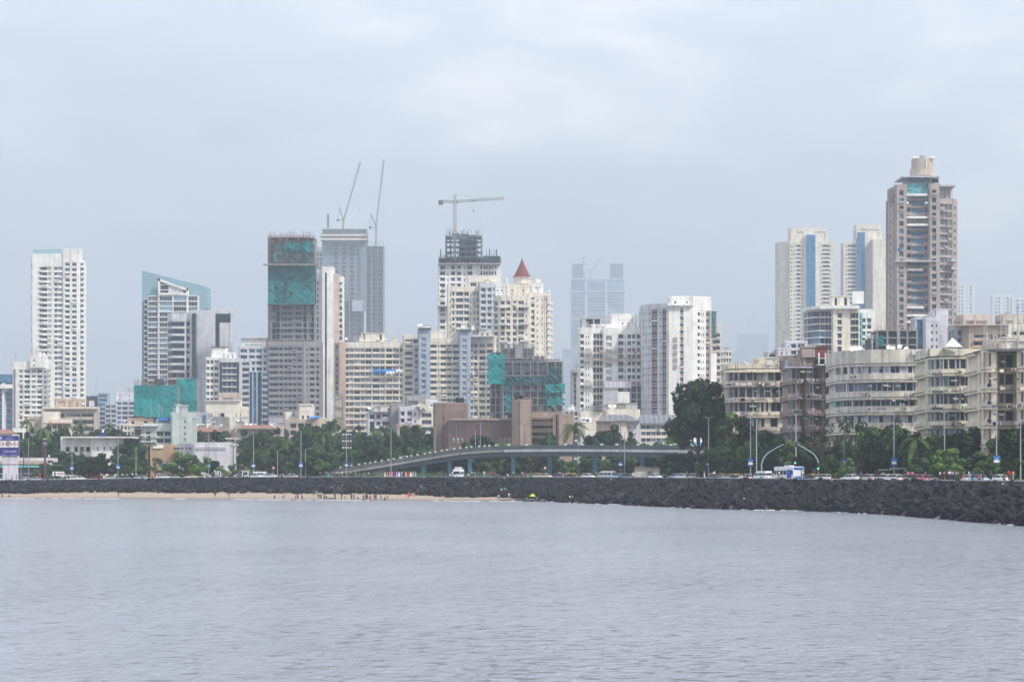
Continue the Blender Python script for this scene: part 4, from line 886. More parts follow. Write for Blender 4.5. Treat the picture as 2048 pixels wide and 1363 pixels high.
# ================================================================== the five sea-front apartment houses
def seafront(T,pts,rows,wall,sp,fl0,top,eaves=True,depth=14,wide=1):
    """rows: list of (y_top,y_bottom) of each window band in photo pixels at the first point; walls between"""
    D0=pts[0][1]; W=[(WX(p,D),D) for p,D in pts]; z1=WZ(top,D0); mb=MB(); back=[(x,max(D for _,D in W)+depth) for x,y in(W[-1],W[0])]
    core=[]
    for i in range(len(W)):
        ns=[]
        for q in(i-1,i):
            if 0<=q<len(W)-1: t_=(Vector(W[q+1])-Vector(W[q])).normalized(); ns.append(Vector((-t_.y,t_.x)))
        nn_=sum(ns,Vector((0,0)))/len(ns); nn_=nn_/max(.5,nn_.length_squared); v_=Vector(W[i])+nn_*1.0; core.append((v_.x,v_.y))
    cb=[(back[0][0]-.6,back[0][1]-.5),(back[1][0]+.6,back[1][1]-.5)]; mb.prism(core+cb,GZ-.3,z1-.1,wall)
    prev=z1
    bands=[(WZ(a,D0),WZ(b,D0)) for a,b in rows]
    edges=[z1]+[v for ab in bands for v in ab]+[GZ-.3]
    for i in range(0,len(edges),2):   # solid bands
        zt,zb=edges[i],edges[i+1]
        mb.prism([(x,y) for x,y in W]+back,zb,zt,wall)
        if eaves and i>0 and i<len(edges)-2: mb.prism([(x+(-.4 if j==0 else .3 if j==len(W)-1 else 0),y-.8) for j,(x,y) in enumerate(W)]+back,zb+.02,zb+.2,'wh' if 0 else wall)
        if eaves and i<len(edges)-2: mb.prism([(x,y-.12) for x,y in W]+back,zb+.45,zb+.62,'dconc')
    T.part('wall',mb)
    for bi,(zt,zb) in enumerate(bands):
        for i in range(len(W)-1):
            spec=sp[i]; 
            if isinstance(spec,(list,tuple)): spec=spec[bi%len(spec)]
            P=Vector(W[i]);Q=Vector(W[i+1]); d=Q-P; Lg=d.length; t=d.normalized(); n=Vector((t.y,-t.x)); ang=math.atan2(t.y,t.x)
            toks=[(a,float(b_),c) for a,b_,c in TOK.findall(spec)]; tot=sum(x[1] for x in toks); u=0
            for kd,wd,opt in toks:
                w=wd/tot*Lg; u0=u; u+=w; h=zt-zb
                if kd=='.':
                    b=MB(); M4=Matrix.Translation(Vector((P.x,P.y,0)))@Matrix.Rotation(ang,4,'Z')
                    vs=[tuple(M4@Vector(p)) for p in((u0+.01,.04,zb-.02),(u0+w-.01,.04,zb-.02),(u0+w-.01,1.04,zb-.02),(u0+.01,1.04,zb-.02),(u0+.01,.04,zt+.02),(u0+w-.01,.04,zt+.02),(u0+w-.01,1.04,zt+.02),(u0+.01,1.04,zt+.02))]
                    
                    b.hexa(vs,opt or wall); T.part('pier',b); continue
                if kd=='x': continue
                zz=zb; hh=h
                if kd=='i': zz=zb+h*.15; hh=h*.7
                p=P+t*u0+n*(-.55); st=opt if opt in GL else rnd.choice(T.styles)
                T.wins.append(((p.x,p.y,zz),ang,'window',w*.985,hh,st,max(1,min(6,int(w/1.0))),T.frame))
                if kd=='r':   # window behind an iron balcony rail
                    b=MB()
                    for q in range(int(w/.35)+1):
                        a=P+t*(u0+q*.35)+n*.05; b.bar((a.x,a.y,zb),(a.x,a.y,zb+.95),.025,'steel',3)
                    a=P+t*u0+n*.05; c=P+t*(u0+w)+n*.05; b.bar((a.x,a.y,zb+.95),(c.x,c.y,zb+.95),.05,'steel'); T.part('railing',b)
def wear(T,x0,x1,D,ys,ks,n,seed):
    r=random.Random(seed)
    for i in range(n):   # window hoods, washing and enclosed balcony boxes added by the residents
        x=r.uniform(x0,x1); y=r.choice(ys)+r.uniform(-1,1); k=r.choice(ks); t=r.random(); b=MB(); w=r.uniform(5,13)
        if t<.3: X0,X1,z=WX(x,D),WX(x+w,D),WZ(y-17,D); b.hexa([(X0,D-.75,z-.35),(X1,D-.75,z-.35),(X1,D+.3,z),(X0,D+.3,z),(X0,D-.75,z-.28),(X1,D-.75,z-.28),(X1,D+.3,z+.08),(X0,D+.3,z+.08)],r.choice(('dconc','hut','conc','shed'))); T.part('window_hood',b)
        elif t<.65:
            X=WX(x,D); z=WZ(y-2,D); b.bar((X,D-.3,z),(X+w*.09,D-.3,z),.02,'steel')
            for q in range(int(w*.8)): b.box(X+q*.11,X+q*.11+.09,D-.32,D-.28,z-r.uniform(.4,.8),z-.01,r.choice(('p_c8ccd6','p_7a4a55','p_4a6a96','p_d8d2c0','p_8a3a3a')))
            T.part('washing_line',b)
        else: b.box(WX(x,D),WX(x+w,D),D-.28,D+.2,WZ(y+6,D),WZ(y,D),k); T.part('balcony_box',b)
def acrow(T,xs,y,D):
    for x in xs: aircon(T,x,y,D)
T=Thing('seafront_apartments','first cream sea-front apartment house, farthest left, with a rounded glazed corner','building',1508,622)
T.frame='lgrey'; T.styles=['g_md','g_cur','g_ltblue','g_dk','g_dk','g_dk','g_dk','g_md']
R1=[(745,765),(776,798),(806,826),(837,856),(868,886),(900,918)]
seafront(T,[(1447,630),(1456,622),(1466,619),(1506,618),(1519,618),(1572,618)],R1,'creamb',['.4o5:g_pale','.2:conc o8','o9.1o12.1o12','.1o5:g_dk.5:conc',['.1o7:g_pale.5o10.1o10.1o6','r9.1r12.1r14.1r12','.3o5:g_dk.4o4.5o19:g_dk.8','.3o6.10o14.14'],'x1'][:5],30,742)
block(T,[(1456,626),(1572,624)],727,744,'.110',30,'creamb',12,par=1.8); pbox(T,1448,1572,741.5,744,616.3,'creamb','eave',2); block(T,[(1518,630),(1553,630)],715,728,'.9e6.12',14,'yellowc',8,par=.5); clutter(T,1525,1570,728,622,4)
b=MB(); D=618
for x in range(1459,1500,4): b.bar((WX(x,D),D+6,WZ(728,D)),(WX(x,D),D+6,WZ(722,D)),.05,'pink')
b.bar((WX(1459,D),D+6,WZ(722,D)),(WX(1499,D),D+6,WZ(722,D)),.05,'pink'); T.part('roof_railing',b)
b=MB(); b.box(WX(1491,D),WX(1500,D),D+4,D+4.3,WZ(727,D),WZ(724,D),'white'); b.bar((WX(1491,D),D+4,WZ(720,D)),(WX(1497,D),D+4,WZ(727,D)),.25,'white'); T.part('roof_fitting',b)
for x0,x1,y in((1452,1464,769),(1452,1466,800),(1482,1488,799)): acrow(T,[x0+3,x1-3],y,617)
b=MB()
for x in(1471,1475): b.bar((WX(x,617),616.6,WZ(742,617)),(WX(x,617),616.6,WZ(728,617)),.1,'trunk')
T.part('drainpipe',b); wear(T,1458,1556,617.2,(765, 798, 827),('creamb', 'stonec', 'dconc'),22,1); T.done()
T=Thing('seafront_apartments','dark pinkish sea-front apartment house with stained mauve balconies','building',1620,590)
T.frame='lgrey'; T.styles=['g_dk','g_md','g_cur','g_dk','g_dk']
R2=[(738,759),(769,789),(801,820),(832,852),(864,884),(897,917)]
seafront(T,[(1572,596),(1583,590),(1603,588),(1606,590),(1622,587),(1634,590),(1648,590),(1669,588)],R2,'pink',['o10','.1o6.3x9:g_dk','x3','o5.2o6','x4o6','.2:trunk x6.4','.2o18.1'],31,734)
block(T,[(1574,596),(1604,592),(1628,594)],711,733,['.5:lilac.16.5','.20'],31,'pink',12,par=1); pbox(T,1570,1626,732.5,735,586,'lilac','eave',4)
acrow(T,[1598,1600],795,587); acrow(T,[1624,1631,1638],793,586.5); acrow(T,[1599],763,587)
clutter(T,1575,1665,712,590,9,('roofred','pink','lgrey')); 
b=MB(); D=592; b.add([(WX(1586,D),D,WZ(712,D)),(WX(1624,D),D,WZ(712,D)),(WX(1624,D),D+6,WZ(712,D)),(WX(1586,D),D+6,WZ(712,D)),(WX(1598,D),D+3,WZ(707,D)),(WX(1616,D),D+3,WZ(707,D))],[(0,1,5,4),(1,2,5),(2,3,4,5),(3,0,4),(3,2,1,0)],'roofred'); T.part('awning',b)
pbox(T,1633,1690,718,726,586,'black','roof_tank_row',5)
for x in(1637,1650,1656): pbox(T,x,x+2.4,705,727,585,'white','vent_pipe',.5)
wear(T,1576,1655,586,(759, 790, 821, 853),('lilac', 'pink', 'plum', 'stonec', 'dconc'),44,2); T.done()
T=Thing('seafront_apartments','long pale sea-front apartment house with curved stone bands, middle of the five','building',1760,555)
T.frame='lgrey'; T.styles=['g_dk','g_md','g_cur','g_dk','g_dk']
R3=[(736,751),(768,786),(802,815),(832,848),(870,884),(898,913),(930,946)]
seafront(T,[(1667,566),(1684,560),(1705,557),(1742,554),(1800,552),(1840,552),(1853,558)],R3,'stonec',[['.2o8:g_md.2','o12:g_md','.2:turq o8'],['o8.3:stonec o5','o5.2o8','o9.1'],['o5:g_pale o6.1o7:g_pale o5','o30','.1o20.1o14'],['o9:g_pale o6:g_dk o8:g_pale o12','o9o9o9o9o12','o16.1o16.1o16'],['o8:g_pale o5:g_dk o6:g_pale.1','o10o12o10','o12.1o14'],'.1o6:g_dk.2'],33,704)
b=MB(); 
W=[(WX(p,D),D) for p,D in((1690,562),(1720,558),(1850,556))]; b.prism(W+[(W[-1][0],572),(W[0][0],572)],WZ(705,556),WZ(699.5,556),'dconc'); T.part('roof_slab',b)
for x,y in((1702,754),(1710,753),(1738,791),(1738,818),(1846,750),(1826,788),(1834,788),(1843,786),(1804,810)): aircon(T,x,y,549.5)
for x,y in((1705,697),(1712,696),(1721,695),(1779,693),(1788,695),(1801,692),(1814,696)): dish(T,x,y+1,553,.62)
b=MB(); D=552
for i in range(16): x=1780+i*3; b.box(WX(x,D),WX(x+2,D),D+1,D+3,WZ(710,D),WZ(705,D),'rust' if i%2 else 'lgrey')
T.part('planter_row',b); pbox(T,1824,1862,700,709,551,'lgrey','parapet',3)
antenna(T,1747,699,556,3.5,.18); antenna(T,1801,699,558,5,.15); wear(T,1692,1838,550.5,(751, 787, 816, 849),('stonec', 'lgrey', 'dconc'),34,3); T.done()
T=Thing('seafront_apartments','pale yellow sea-front apartment house with curtained bow windows','building',1900,515)
T.frame='lgrey'; T.styles=['g_md','g_cur','g_ltblue','g_dk','g_dk','g_dk','g_dk','g_md']
R4=[(721,742),(755,776),(789,811),(825,844),(858,878),(893,913),(929,948)]
seafront(T,[(1850,521),(1858,515),(1878,512),(1921,511),(1954,512)],R4,'yellowc',['.5o3:g_cur','o9.1o9','o7.1o8.1o12.1o8',['o12:g_dk.18','o30:g_br','o24:g_dk.8','o9.1o11:g_dk.1o9:g_pale']],34,718)
block(T,[(1858,520),(1970,522)],697,718,'.110',30,'yellowc',12,par=2); 
for y in(748,783,817,853): acrow(T,[1866,1874,1882],y,508)
acrow(T,[1940,1947],813,508)
b=MB(); D=518; cx=WX(1905,D); z0=WZ(694,D); z1=WZ(675,D); r=1.75; 
b.add([(cx-r,D-r,z0),(cx+r,D-r,z0),(cx+r,D+r,z0),(cx-r,D+r,z0),(cx,D,z1)],[(0,1,4),(1,2,4),(2,3,4),(3,0,4),(3,2,1,0)],'white')
for a in(-1,1):
    for c in(-1,1): b.bar((cx+a*r*.9,D+c*r*.9,z0-1),(cx+a*r*.9,D+c*r*.9,z0),.08,'steel')
tag(b.build('canopy_tent'),'small white pyramid tent on the roof of the pale yellow house','tent')
antenna(T,1885,697,520,3,.2); wear(T,1862,1942,510,(742, 777, 812, 846),('yellowc', 'stonec', 'dconc'),28,4); T.done()
T=Thing('seafront_apartments','nearest sea-front apartment house at the right edge with mast-cluttered roof','building',2015,480)
T.frame='lgrey'; T.styles=['g_md','g_cur','g_dk','g_dk','g_dk','g_br']
R5=[(709,738),(748,772),(787,808),(821,843),(858,880),(895,916),(932,950)]
seafront(T,[(1954,489),(1962,482),(1972,480),(1993,479),(1997,484),(2030,484),(2034,478),(2060,476),(2110,478)],R5,'creamb',['.5o3:g_cur','.4o4.1','o8.1o8','.3:creamb','.1o7.1o12.1','.3','.1o10:g_dk.1o12','.1o9.1o14.2'],36,702)
b=MB(); W=[(WX(p,D),D) for p,D in((1960,483),(1974,480),(1992,478),(2110,476))]; b.prism(W+[(W[-1][0],490),(W[0][0],490)],WZ(703,480),WZ(698,480),'dconc'); T.part('roof_slab',b)
for y in(770,805,841): acrow(T,[1975,1980],y,477)
for x,y,h in((1972,700,4.6),(1976,700,5),(1993,700,4),(2006,700,4.8),(2016,695,7),(2030,690,6),(2040,690,8),(1983,700,3)): antenna(T,x,y,478,h,.13)
block(T,[(1990,492),(2060,492)],678,702,'.9v9.4:white v12.3',20,'tan',10,par=1); roofbox(T,2020,2060,672,700,486,'yellowc',6); clutter(T,1975,2045,700,482,10); wear(T,1974,2040,477,(738, 773, 809, 844),('creamb', 'tan', 'dconc'),26,5); T.done()
# ---------------------------------------------------------------- low buildings left
T=Thing('low_building','pale green flat-roofed building with a tall blank stair tower, left of the cream warehouse','building',335,850); T.frame='pale'; T.styles=['g_dk','g_dk','g_md']
block(T,[(345,846),(380,846)],824,None,'.19i4.6',12,'paleg',14,par=2); block(T,[(288,850),(346,850)],846,None,'.4o8.5i2.4o12.2o12.3',14,'paleg',14,par=2.4,wh=.65)
block(T,[(316,852),(346,852)],838,848,'.20',9,'paleg',8); pbox(T,315,337,835,840,849,'tarp','tank_cover',4); pbox(T,245,316,850,852,848,'lgrey','roof_slab',8); roofbox(T,256,300,838,850,852,'tan',6); roofbox(T,264,284,832,840,856,'dconc',4)
for x,h in((300,5),(316,5),(322,4),(345,3)): antenna(T,x,836,850,h,.1)
clutter(T,345,368,823,848,5); T.done()
T=Thing('low_house','cream rooftop rooms with a small tower and blue sheet roof, below the netted tower','house',600,980); T.frame='plum'; T.styles=['g_dk']
block(T,[(571,985),(600,985)],823,None,'.9o5.6',15,'cream',10,par=3); block(T,[(600,980),(622,980)],810,None,'.2i5.3i5.2',19,'cream',9,par=2.5); pbox(T,598,624,807,810,979,'cream','roof_slab',8)
block(T,[(570,975),(634,975)],838,None,'.9o9.3o9.3o9.9',14,'stone',10,par=1.2); b=MB(); D=974; b.add([(WX(616,D),D-2,WZ(835,D)),(WX(634,D),D-2,WZ(835,D)),(WX(640,D),D+6,WZ(831,D)),(WX(622,D),D+6,WZ(831,D))]+[(WX(616,D),D-2,WZ(836,D)),(WX(634,D),D-2,WZ(836,D)),(WX(640,D),D+6,WZ(832,D)),(WX(622,D),D+6,WZ(832,D))],[(0,1,2,3),(7,6,5,4),(0,4,5,1),(1,5,6,2),(2,6,7,3),(3,7,4,0)],'tarp'); T.part('sheet_roof',b)
pbox(T,585,588,823,832,983,'tarp','blue_cover',1); antenna(T,612,808,981,6,.12); antenna(T,618,808,981,5,.12); block(T,[(630,978),(646,978)],834,None,'.15',15,'yellowc',10); T.done()
T=Thing('low_roofs','row of low terracotta and cream roofs with white dishes, right of the pale green building','building',470,900); T.frame='lgrey'
block(T,[(380,905),(470,905)],858,None,'.5o9.9.9o9.9',14,'tan',10,par=1); block(T,[(470,900),(560,900)],853,None,'.9o9.9.9o9.9o9',14,'stone',10,par=1); hiproof(T,478,548,856,849,898,8,'terracotta',8,False); hiproof(T,385,440,862,855,898,8,'terracotta',8,False); clutter(T,380,560,856,900,26); block(T,[(384,930),(413,930)],824,None,'.19.8:shed',14,'lilac',10,par=1); T.done()
T=Thing('low_building','grey patched house with a jutting concrete wing below the long cream block','building',830,960); T.frame='lgrey'
block(T,[(782,962),(806,962)],806,None,'.24',14,'conc',10); block(T,[(736,964),(784,964)],822,None,'.3o8.3o7.3o14.2',14,'pale',10); block(T,[(800,955),(836,955)],812,None,'.2o7.5o9.4i5.3',14,'pale',10,par=1.5); block(T,[(814,966),(848,966)],790,None,'.2t20.12',13,'conc',10,par=2); block(T,[(834,957),(870,957)],818,None,'.8o16.6',14,'cream',12,par=1); block(T,[(842,967),(870,967)],798,None,'.3i5.6i4.3',12,'lgrey',10,par=1)
b=MB(); D=952; poly(T,[(834,808),(842,806),(856,813),(852,816),(834,812)],D,'cream','',6,b); T.part('canopy',b); clutter(T,738,868,822,960,22); block(T,[(795,935),(840,935)],848,None,'.3o6.5o5.9',14,'stone',8); T.done()
T=Thing('white_villa','two-storey white house with a flat overhanging roof among the trees at the left','house',175,820); T.frame='dconc'; T.styles=['g_dk']
block(T,[(125,820),(184,820)],875,None,'.6o7.8o6.3o8:g_cur.3o8.2',20,'white',12,par=2.0,wh=.5); block(T,[(184,818),(232,818)],875,None,'.10i4.9i4.9i4.8',20,'white',12,par=1.6,wh=.7); pbox(T,121,262,872.5,875,815,'white','flat_roof',18)
roofbox(T,198,206,866,872,820,'blued',3); pbox(T,204,207,858,872,822,'white','chimney',1); T.done()
T=Thing('warehouse','cream windowless hall with narrow slots near the roof behind the small trees','building',408,790)
b=MB(); block(T,[(359,800),(388,796)],886,None,'.3:cream.24',14,'pale',16,par=.8); block(T,[(388,790),(455,790)],884,None,'.66',14,'pale',20,par=.8)
for x in(344,351,358,366,374): pbox(T,x+4,x+7,894,898,793.6,'g_dk','slot_window',2)
for x in(392,414,434): pbox(T,x,x+18,892,893.4,789,'white','slot_frame',1); pbox(T,x,x+18,896,897,789,'white','slot_frame',1); pbox(T,x+2,x+8,893.4,896,789.5,'g_dk','slot_window',1)
b=MB()
for x in(370,381,388,410,432): b.bar((WX(x,788),789.4,GZ),(WX(x,788),789.4,WZ(886,788)),.08,'steel')
T.part('drainpipe',b); T.done()
T=Thing('orange_building','orange-walled building with a white name board left of the cream hall','building',325,805); T.frame='lgrey'
block(T,[(294,805),(342,805)],888,None,'.50',14,'orange',14,par=1); pbox(T,306,327,889,896,804,'white','name_board',.4); T.done()
T=Thing('station_building','low beige and terracotta station front behind the advertising hoarding','building',50,780); T.frame='grey'
block(T,[(-60,780),(95,780)],915,None,'.3t30.2t30.2t30.3',16,'pale',14,par=2.6); pbox(T,-60,96,921,927.5,777.5,'tan','fascia',4); pbox(T,-60,96,930,934,777,'turq','awning',3); T.done()
T=Thing('low_roofs','brown roofed sheds above the advertising hoarding at the far left','building',10,860); T.frame='grey'
block(T,[(-60,860),(26,860)],868,None,'.9o9.9o9',12,'white',8,par=1); hiproof(T,-60,22,866,858,858,8,'terracotta',8,False); block(T,[(28,862),(48,862)],856,864,'.9',8,'white',1,par=.3); pbox(T,33,34.5,864,None,862,'lgrey','post',.4); T.done()
# distant low city mass, block by block
for i,(x0,x1,top,D,k) in enumerate(((470,500,843,1500,'lgrey'),(655,700,836,1450,'cream'),(766,812,842,1420,'grey'),(1104,1128,812,1500,'pale'),(1440,1462,700,1900,'cream'),(1128,1165,818,1400,'lgrey'),(392,414,830,1500,'pale'),(240,268,846,1400,'cream'))):
    T=Thing('distant_block','small distant '+{'lgrey':'pale grey','cream':'cream','grey':'grey','pale':'mauve grey'}[k]+' block between bigger buildings, '+('left of the netted tower foot','under the fins of the slab tower','behind the long cream block','beside the torn green netting','left of the first sea-front house','left foot of the white scaffold-lined block','right of the green netted block','below the pale hazy striped block')[i],'building',(x0+x1)/2,D,'small distant blocks'); T.frame=None
    block(T,[(x0,D),(x1,D)],top,None,'.2o5.3o5.2o5.3o5',12,k,14); clutter(T,x0,x1,top,D,3); T.done()
# ================================================================== rock bank of tetrapods
def tetra_mesh(seed,n=6):
    r=random.Random(seed); b=MB()
    for d in((1,1,1),(1,-1,-1),(-1,1,-1),(-1,-1,1)):
        v=Vector(d).normalized(); q=v*1.05
        b.bar((0,0,0),q,.42,'rock',n,.27)
    return b
TM=[tetra_mesh(i,9).mesh('tetrapod',True) for i in range(2)]
def boulder(seed):
    r=random.Random(seed); b=MB(); prof=[(.15,-.5),(.7,-.3),(.95,.05),(.6,.42),(.12,.55)]
    b.lathe(prof,'rock',7); b.v=[(x*r.uniform(.75,1.3),y*r.uniform(.75,1.3),z*r.uniform(.8,1.2)) for x,y,z in b.v]; return b
BM=[boulder(i) for i in range(5)]
cand=[]
p=-420.
while p<2420:
    w_,k_,l_=Dwat(p),Drock(p),Dwall(p); x0,x1=WX(p,l_),WX(p+10,l_)
    a=Vector((WX(p,l_),l_)); c=Vector((WX(p+10,Dwall(p+10)),Dwall(p+10))); seg=(c-a).length; wid=abs((l_-k_)*abs((c-a).x)/max(seg,.01))
    n=int(seg*max(wid,6)/1.25)
    for i in range(n):
        t=rnd.random(); q=p+rnd.random()*10; k_=Drock(q)-(1.2 if k_<1e9 else 0); l_=Dwall(q)-.3; D=k_+(l_-k_)*t
        cand.append((D,q,t))
    p+=10
cand.sort(key=lambda c:c[0]*(1 if -60<c[1]<2110 and c[1]>1000 else 9))
ts=MB(); cnt=0
for D,q,t in cand:
    x=WX(q,D); z=zshore(q,D)+rnd.uniform(.15,.75); e=Euler((rnd.uniform(0,6),rnd.uniform(0,6),rnd.uniform(0,6))); s=rnd.uniform(.75,1.3)*(1+.4*max(0,min(1,(q-1100)/700.)))
    z-=max(0,t-.72)*3.6
    if cnt<300 and -60<q<2110 and D>0:
        o=link('tetrapod',TM[cnt%2],None,(x,D,z),e,(s,s,s)); tag(o,'dark concrete tetrapod in the nearest, right-hand stretch of the sea wall bank','tetrapod','tetrapods at the near right end of the bank'); cnt+=1
    else:
        M4=Matrix.Translation((x,D,z))@e.to_matrix().to_4x4()@Matrix.Scale(s,4)
        if rnd.random()<(.72 if q>800 else .35):
            b=tetra_mesh(0,5 if D>420 else 6)
        else: b=rnd.choice(BM)
        ts.add([M4@Vector(v) for v in b.v],b.f,'rock')
# loose stones along the waterline
for i in range(900):
    q=rnd.uniform(1030,2300); D=Dwat(q)+rnd.uniform(-1.6,3.5); s=rnd.uniform(.25,.75)
    M4=Matrix.Translation((WX(q,D),D,max(.02,zshore(q,D)+.1)))@Euler((rnd.uniform(0,6),0,rnd.uniform(0,6))).to_matrix().to_4x4()@Matrix.Scale(s,4); b=rnd.choice(BM)
    ts.add([M4@Vector(v) for v in b.v],b.f,'rock2' if i%3 else 'rock')
o=ts.build('rock_bank'); tag(o,'dark bank of boulders and tetrapods sloping from the sea wall to sand and water','rock bank',None,'stuff')
# bed under the bank so nothing shows through
def bedfn(p): return Drock(p)-.4
bb=MB(); V=[]
for p in PXS:
    for j in range(5):
        a=bedfn(p); c=Dwall(p)-.1; D=a+(c-a)*j/4; V.append((WX(p,D),D,zshore(p,D)+.16-(.3 if j==0 else 0)))
bb.add(V,[(i*5+j,(i+1)*5+j,(i+1)*5+j+1,i*5+j+1) for i in range(len(PXS)-1) for j in range(4)],'rock'); tag(bb.build('bank_slope'),kind='structure')
# litter on the rocks
b=MB()
for i in range(150):
    q=rnd.choice((rnd.uniform(60,900),rnd.uniform(780,1500),rnd.uniform(1300,2040))); D=Drock(q)+(Dwall(q)-Drock(q))*rnd.uniform(.05,.9); z=zshore(q,D)+.9; s=rnd.uniform(.1,.26); x=WX(q,D)
    b.prism([(x-s,D-s*.6),(x+s*.8,D-s),(x+s,D+s*.5),(x-s*.6,D+s)],z,z+s*.8,rnd.choice(('white','lgrey','white','p_b07a6a')))
tag(b.build('litter'),'scattered pale rubbish caught among the dark rocks','litter',None,'stuff')
# ================================================================== trees
def leafmat(key,c,var=.35):
    m,nt,b=nodes(key); N=nt.nodes; L=nt.links
    g=N.new('ShaderNodeNewGeometry'); oi=N.new('ShaderNodeObjectInfo')
    n=N.new('ShaderNodeTexNoise'); n.inputs['Scale'].default_value=.55; n.inputs['Detail'].default_value=4; L.new(g.outputs['Position'],n.inputs['Vector'])
    r=N.new('ShaderNodeValToRGB'); e=r.color_ramp.elements
    e[0].position=.33; e[0].color=(c[0]*(1-var),c[1]*(1-var),c[2]*(1-var),1); e[1].position=.68; e[1].color=(c[0]*(1+var*1.3),c[1]*(1+var),c[2]*(1+var*.6),1)
    L.new(n.outputs[0],r.inputs[0])
    hs=N.new('ShaderNodeHueSaturation'); L.new(r.outputs[0],hs.inputs['Color'])
    mr=N.new('ShaderNodeMapRange'); mr.inputs[3].default_value=.75; mr.inputs[4].default_value=1.3; L.new(oi.outputs['Random'],mr.inputs[0]); L.new(mr.outputs[0],hs.inputs['Value'])
    L.new(hs.outputs[0],b.inputs['Base Color']); b.inputs['Roughness'].default_value=.75; b.inputs['Specular IOR Level'].default_value=.15
    return m
LEAF=dict(d=leafmat('leaf_dark',(.026,.052,.024)),m=leafmat('leaf_mid',(.042,.09,.03)),b=leafmat('leaf_bright',(.08,.15,.035)),
          r=leafmat('leaf_russet',(.11,.07,.05)),p=leafmat('leaf_palm',(.08,.125,.04)),g=leafmat('leaf_bluegreen',(.038,.092,.052)))
def crown(seed,pal,nb=18,per=165,rx=3.9,rz=3.7,cz=6.2,leaf=.34,gap=.25,weights=None):
    r=random.Random(seed); b=MB(); V={k:[] for k in pal}
    bl=[]
    for i in range(nb):
        while 1:
            x,y,z=r.uniform(-1,1),r.uniform(-1,1),r.uniform(-1,1)
            if x*x+y*y+z*z<1: break
        rr=r.uniform(.65,1.6)*rx/3.9
        bl.append((x*rx*1.0,y*rx*1.0,cz-.9+z*rz*1.12-abs(x)*.5,rr,r.choice(pal)))
    for x,y,z,rr,k in bl:
        for j in range(int(per*(rr/1.3)**2)):
            d=Vector((r.gauss(0,1),r.gauss(0,1),r.gauss(0,1))).normalized(); q=rr*(1-abs(r.gauss(0,.16))); c=Vector((x,y,z))+Vector((d.x*q*1.1,d.y*q*1.1,d.z*q*.8))
            nn=(d+Vector((r.gauss(0,.5),r.gauss(0,.5),r.gauss(0,.5)+.3))).normalized(); a=nn.orthogonal().normalized(); a=(a*math.cos(j)+nn.cross(a)*math.sin(j)); cc=nn.cross(a); s=leaf*r.uniform(.6,1.35)
            V[k if r.random()<.8 else r.choice(pal)].append((c+a*s,c+cc*s*.55,c-a*s*.9,c-cc*s*.6))
    for k in pal:
        o=[p for q in V[k] for p in q]; b.add(o,[(i*4,i*4+1,i*4+2,i*4+3) for i in range(len(V[k]))],LEAF[k])
    tr=MB(); rs=[.30,.24,.2]
    lean=r.uniform(-.6,.6); pts=[Vector((0,0,-.3)),Vector((lean*.4,0,1.5)),Vector((lean,.1,2.8))]; tr.tube(pts,rs,'trunk',7)
    for x,y,z,rr,k in bl[:max(5,nb//3)]:
        m=pts[2].lerp(Vector((x,y,z)),.5)+Vector((0,0,-.4)); tr.tube([pts[2]-Vector((0,0,.2)),m,Vector((x,y,z))],[.14,.09,.04],'trunk',5)
    return b.mesh('crown'),tr.mesh('trunk')
TREES={}
for k,(seed,pal,kw) in dict(dense1=(1,'mmdb',dict(nb=34,per=210)),dense2=(2,'dmm',dict(nb=34,per=210)),dense3=(3,'dmgd',dict(nb=32,per=200)),bright=(4,'bmb',dict(nb=32,per=200)),
  dark=(5,'ddm',dict(nb=36,per=220)),airy=(6,'mb',dict(nb=13,per=90,leaf=.36)),russet=(7,'rrdm',dict(nb=14,per=70,leaf=.26)),small=(8,'bm',dict(nb=15,per=110,leaf=.5)),
  bigtop=(14,'dmmmb',dict(nb=30,per=190,rx=4.0,rz=2.7,cz=7.3)),tall=(9,'dmd',dict(nb=26,per=170,rx=3.2,rz=3.4)),blue1=(10,'gdm',dict(nb=27,per=160,leaf=.42)),blue2=(11,'ggm',dict(nb=27,per=160,leaf=.42)),wide=(12,'bgm',dict(nb=24,per=170,rz=2.4,cz=6.2))).items():
    TREES[k]=crown(seed,pal,**kw)
def put(kind,x,y,z,h,wd,label,group=None,cat='tree'):
    c,t=TREES[kind]; e=link('tree',None,None,(x,y,z),(0,0,rnd.uniform(0,6.28))); tag(e,label,cat,group)
    sx=wd/9.0; sz=h/9.2; link('crown',c,e,(0,0,0),None,(sx,sx,sz)); link('trunk',t,e,(0,0,0),None,(sx*.9,sx*.9,sz)); return e
def treeat(kind,px,top,wpx,off,label,group=None,D=None):
    if D is None: x,y,_=offl(px,off); z=gzp(px)
    else: x,y=WX(px,D),D; z=GZ
    return put(kind,x,y,z,WZ(top,y)-z,wpx*y/F,label,group)
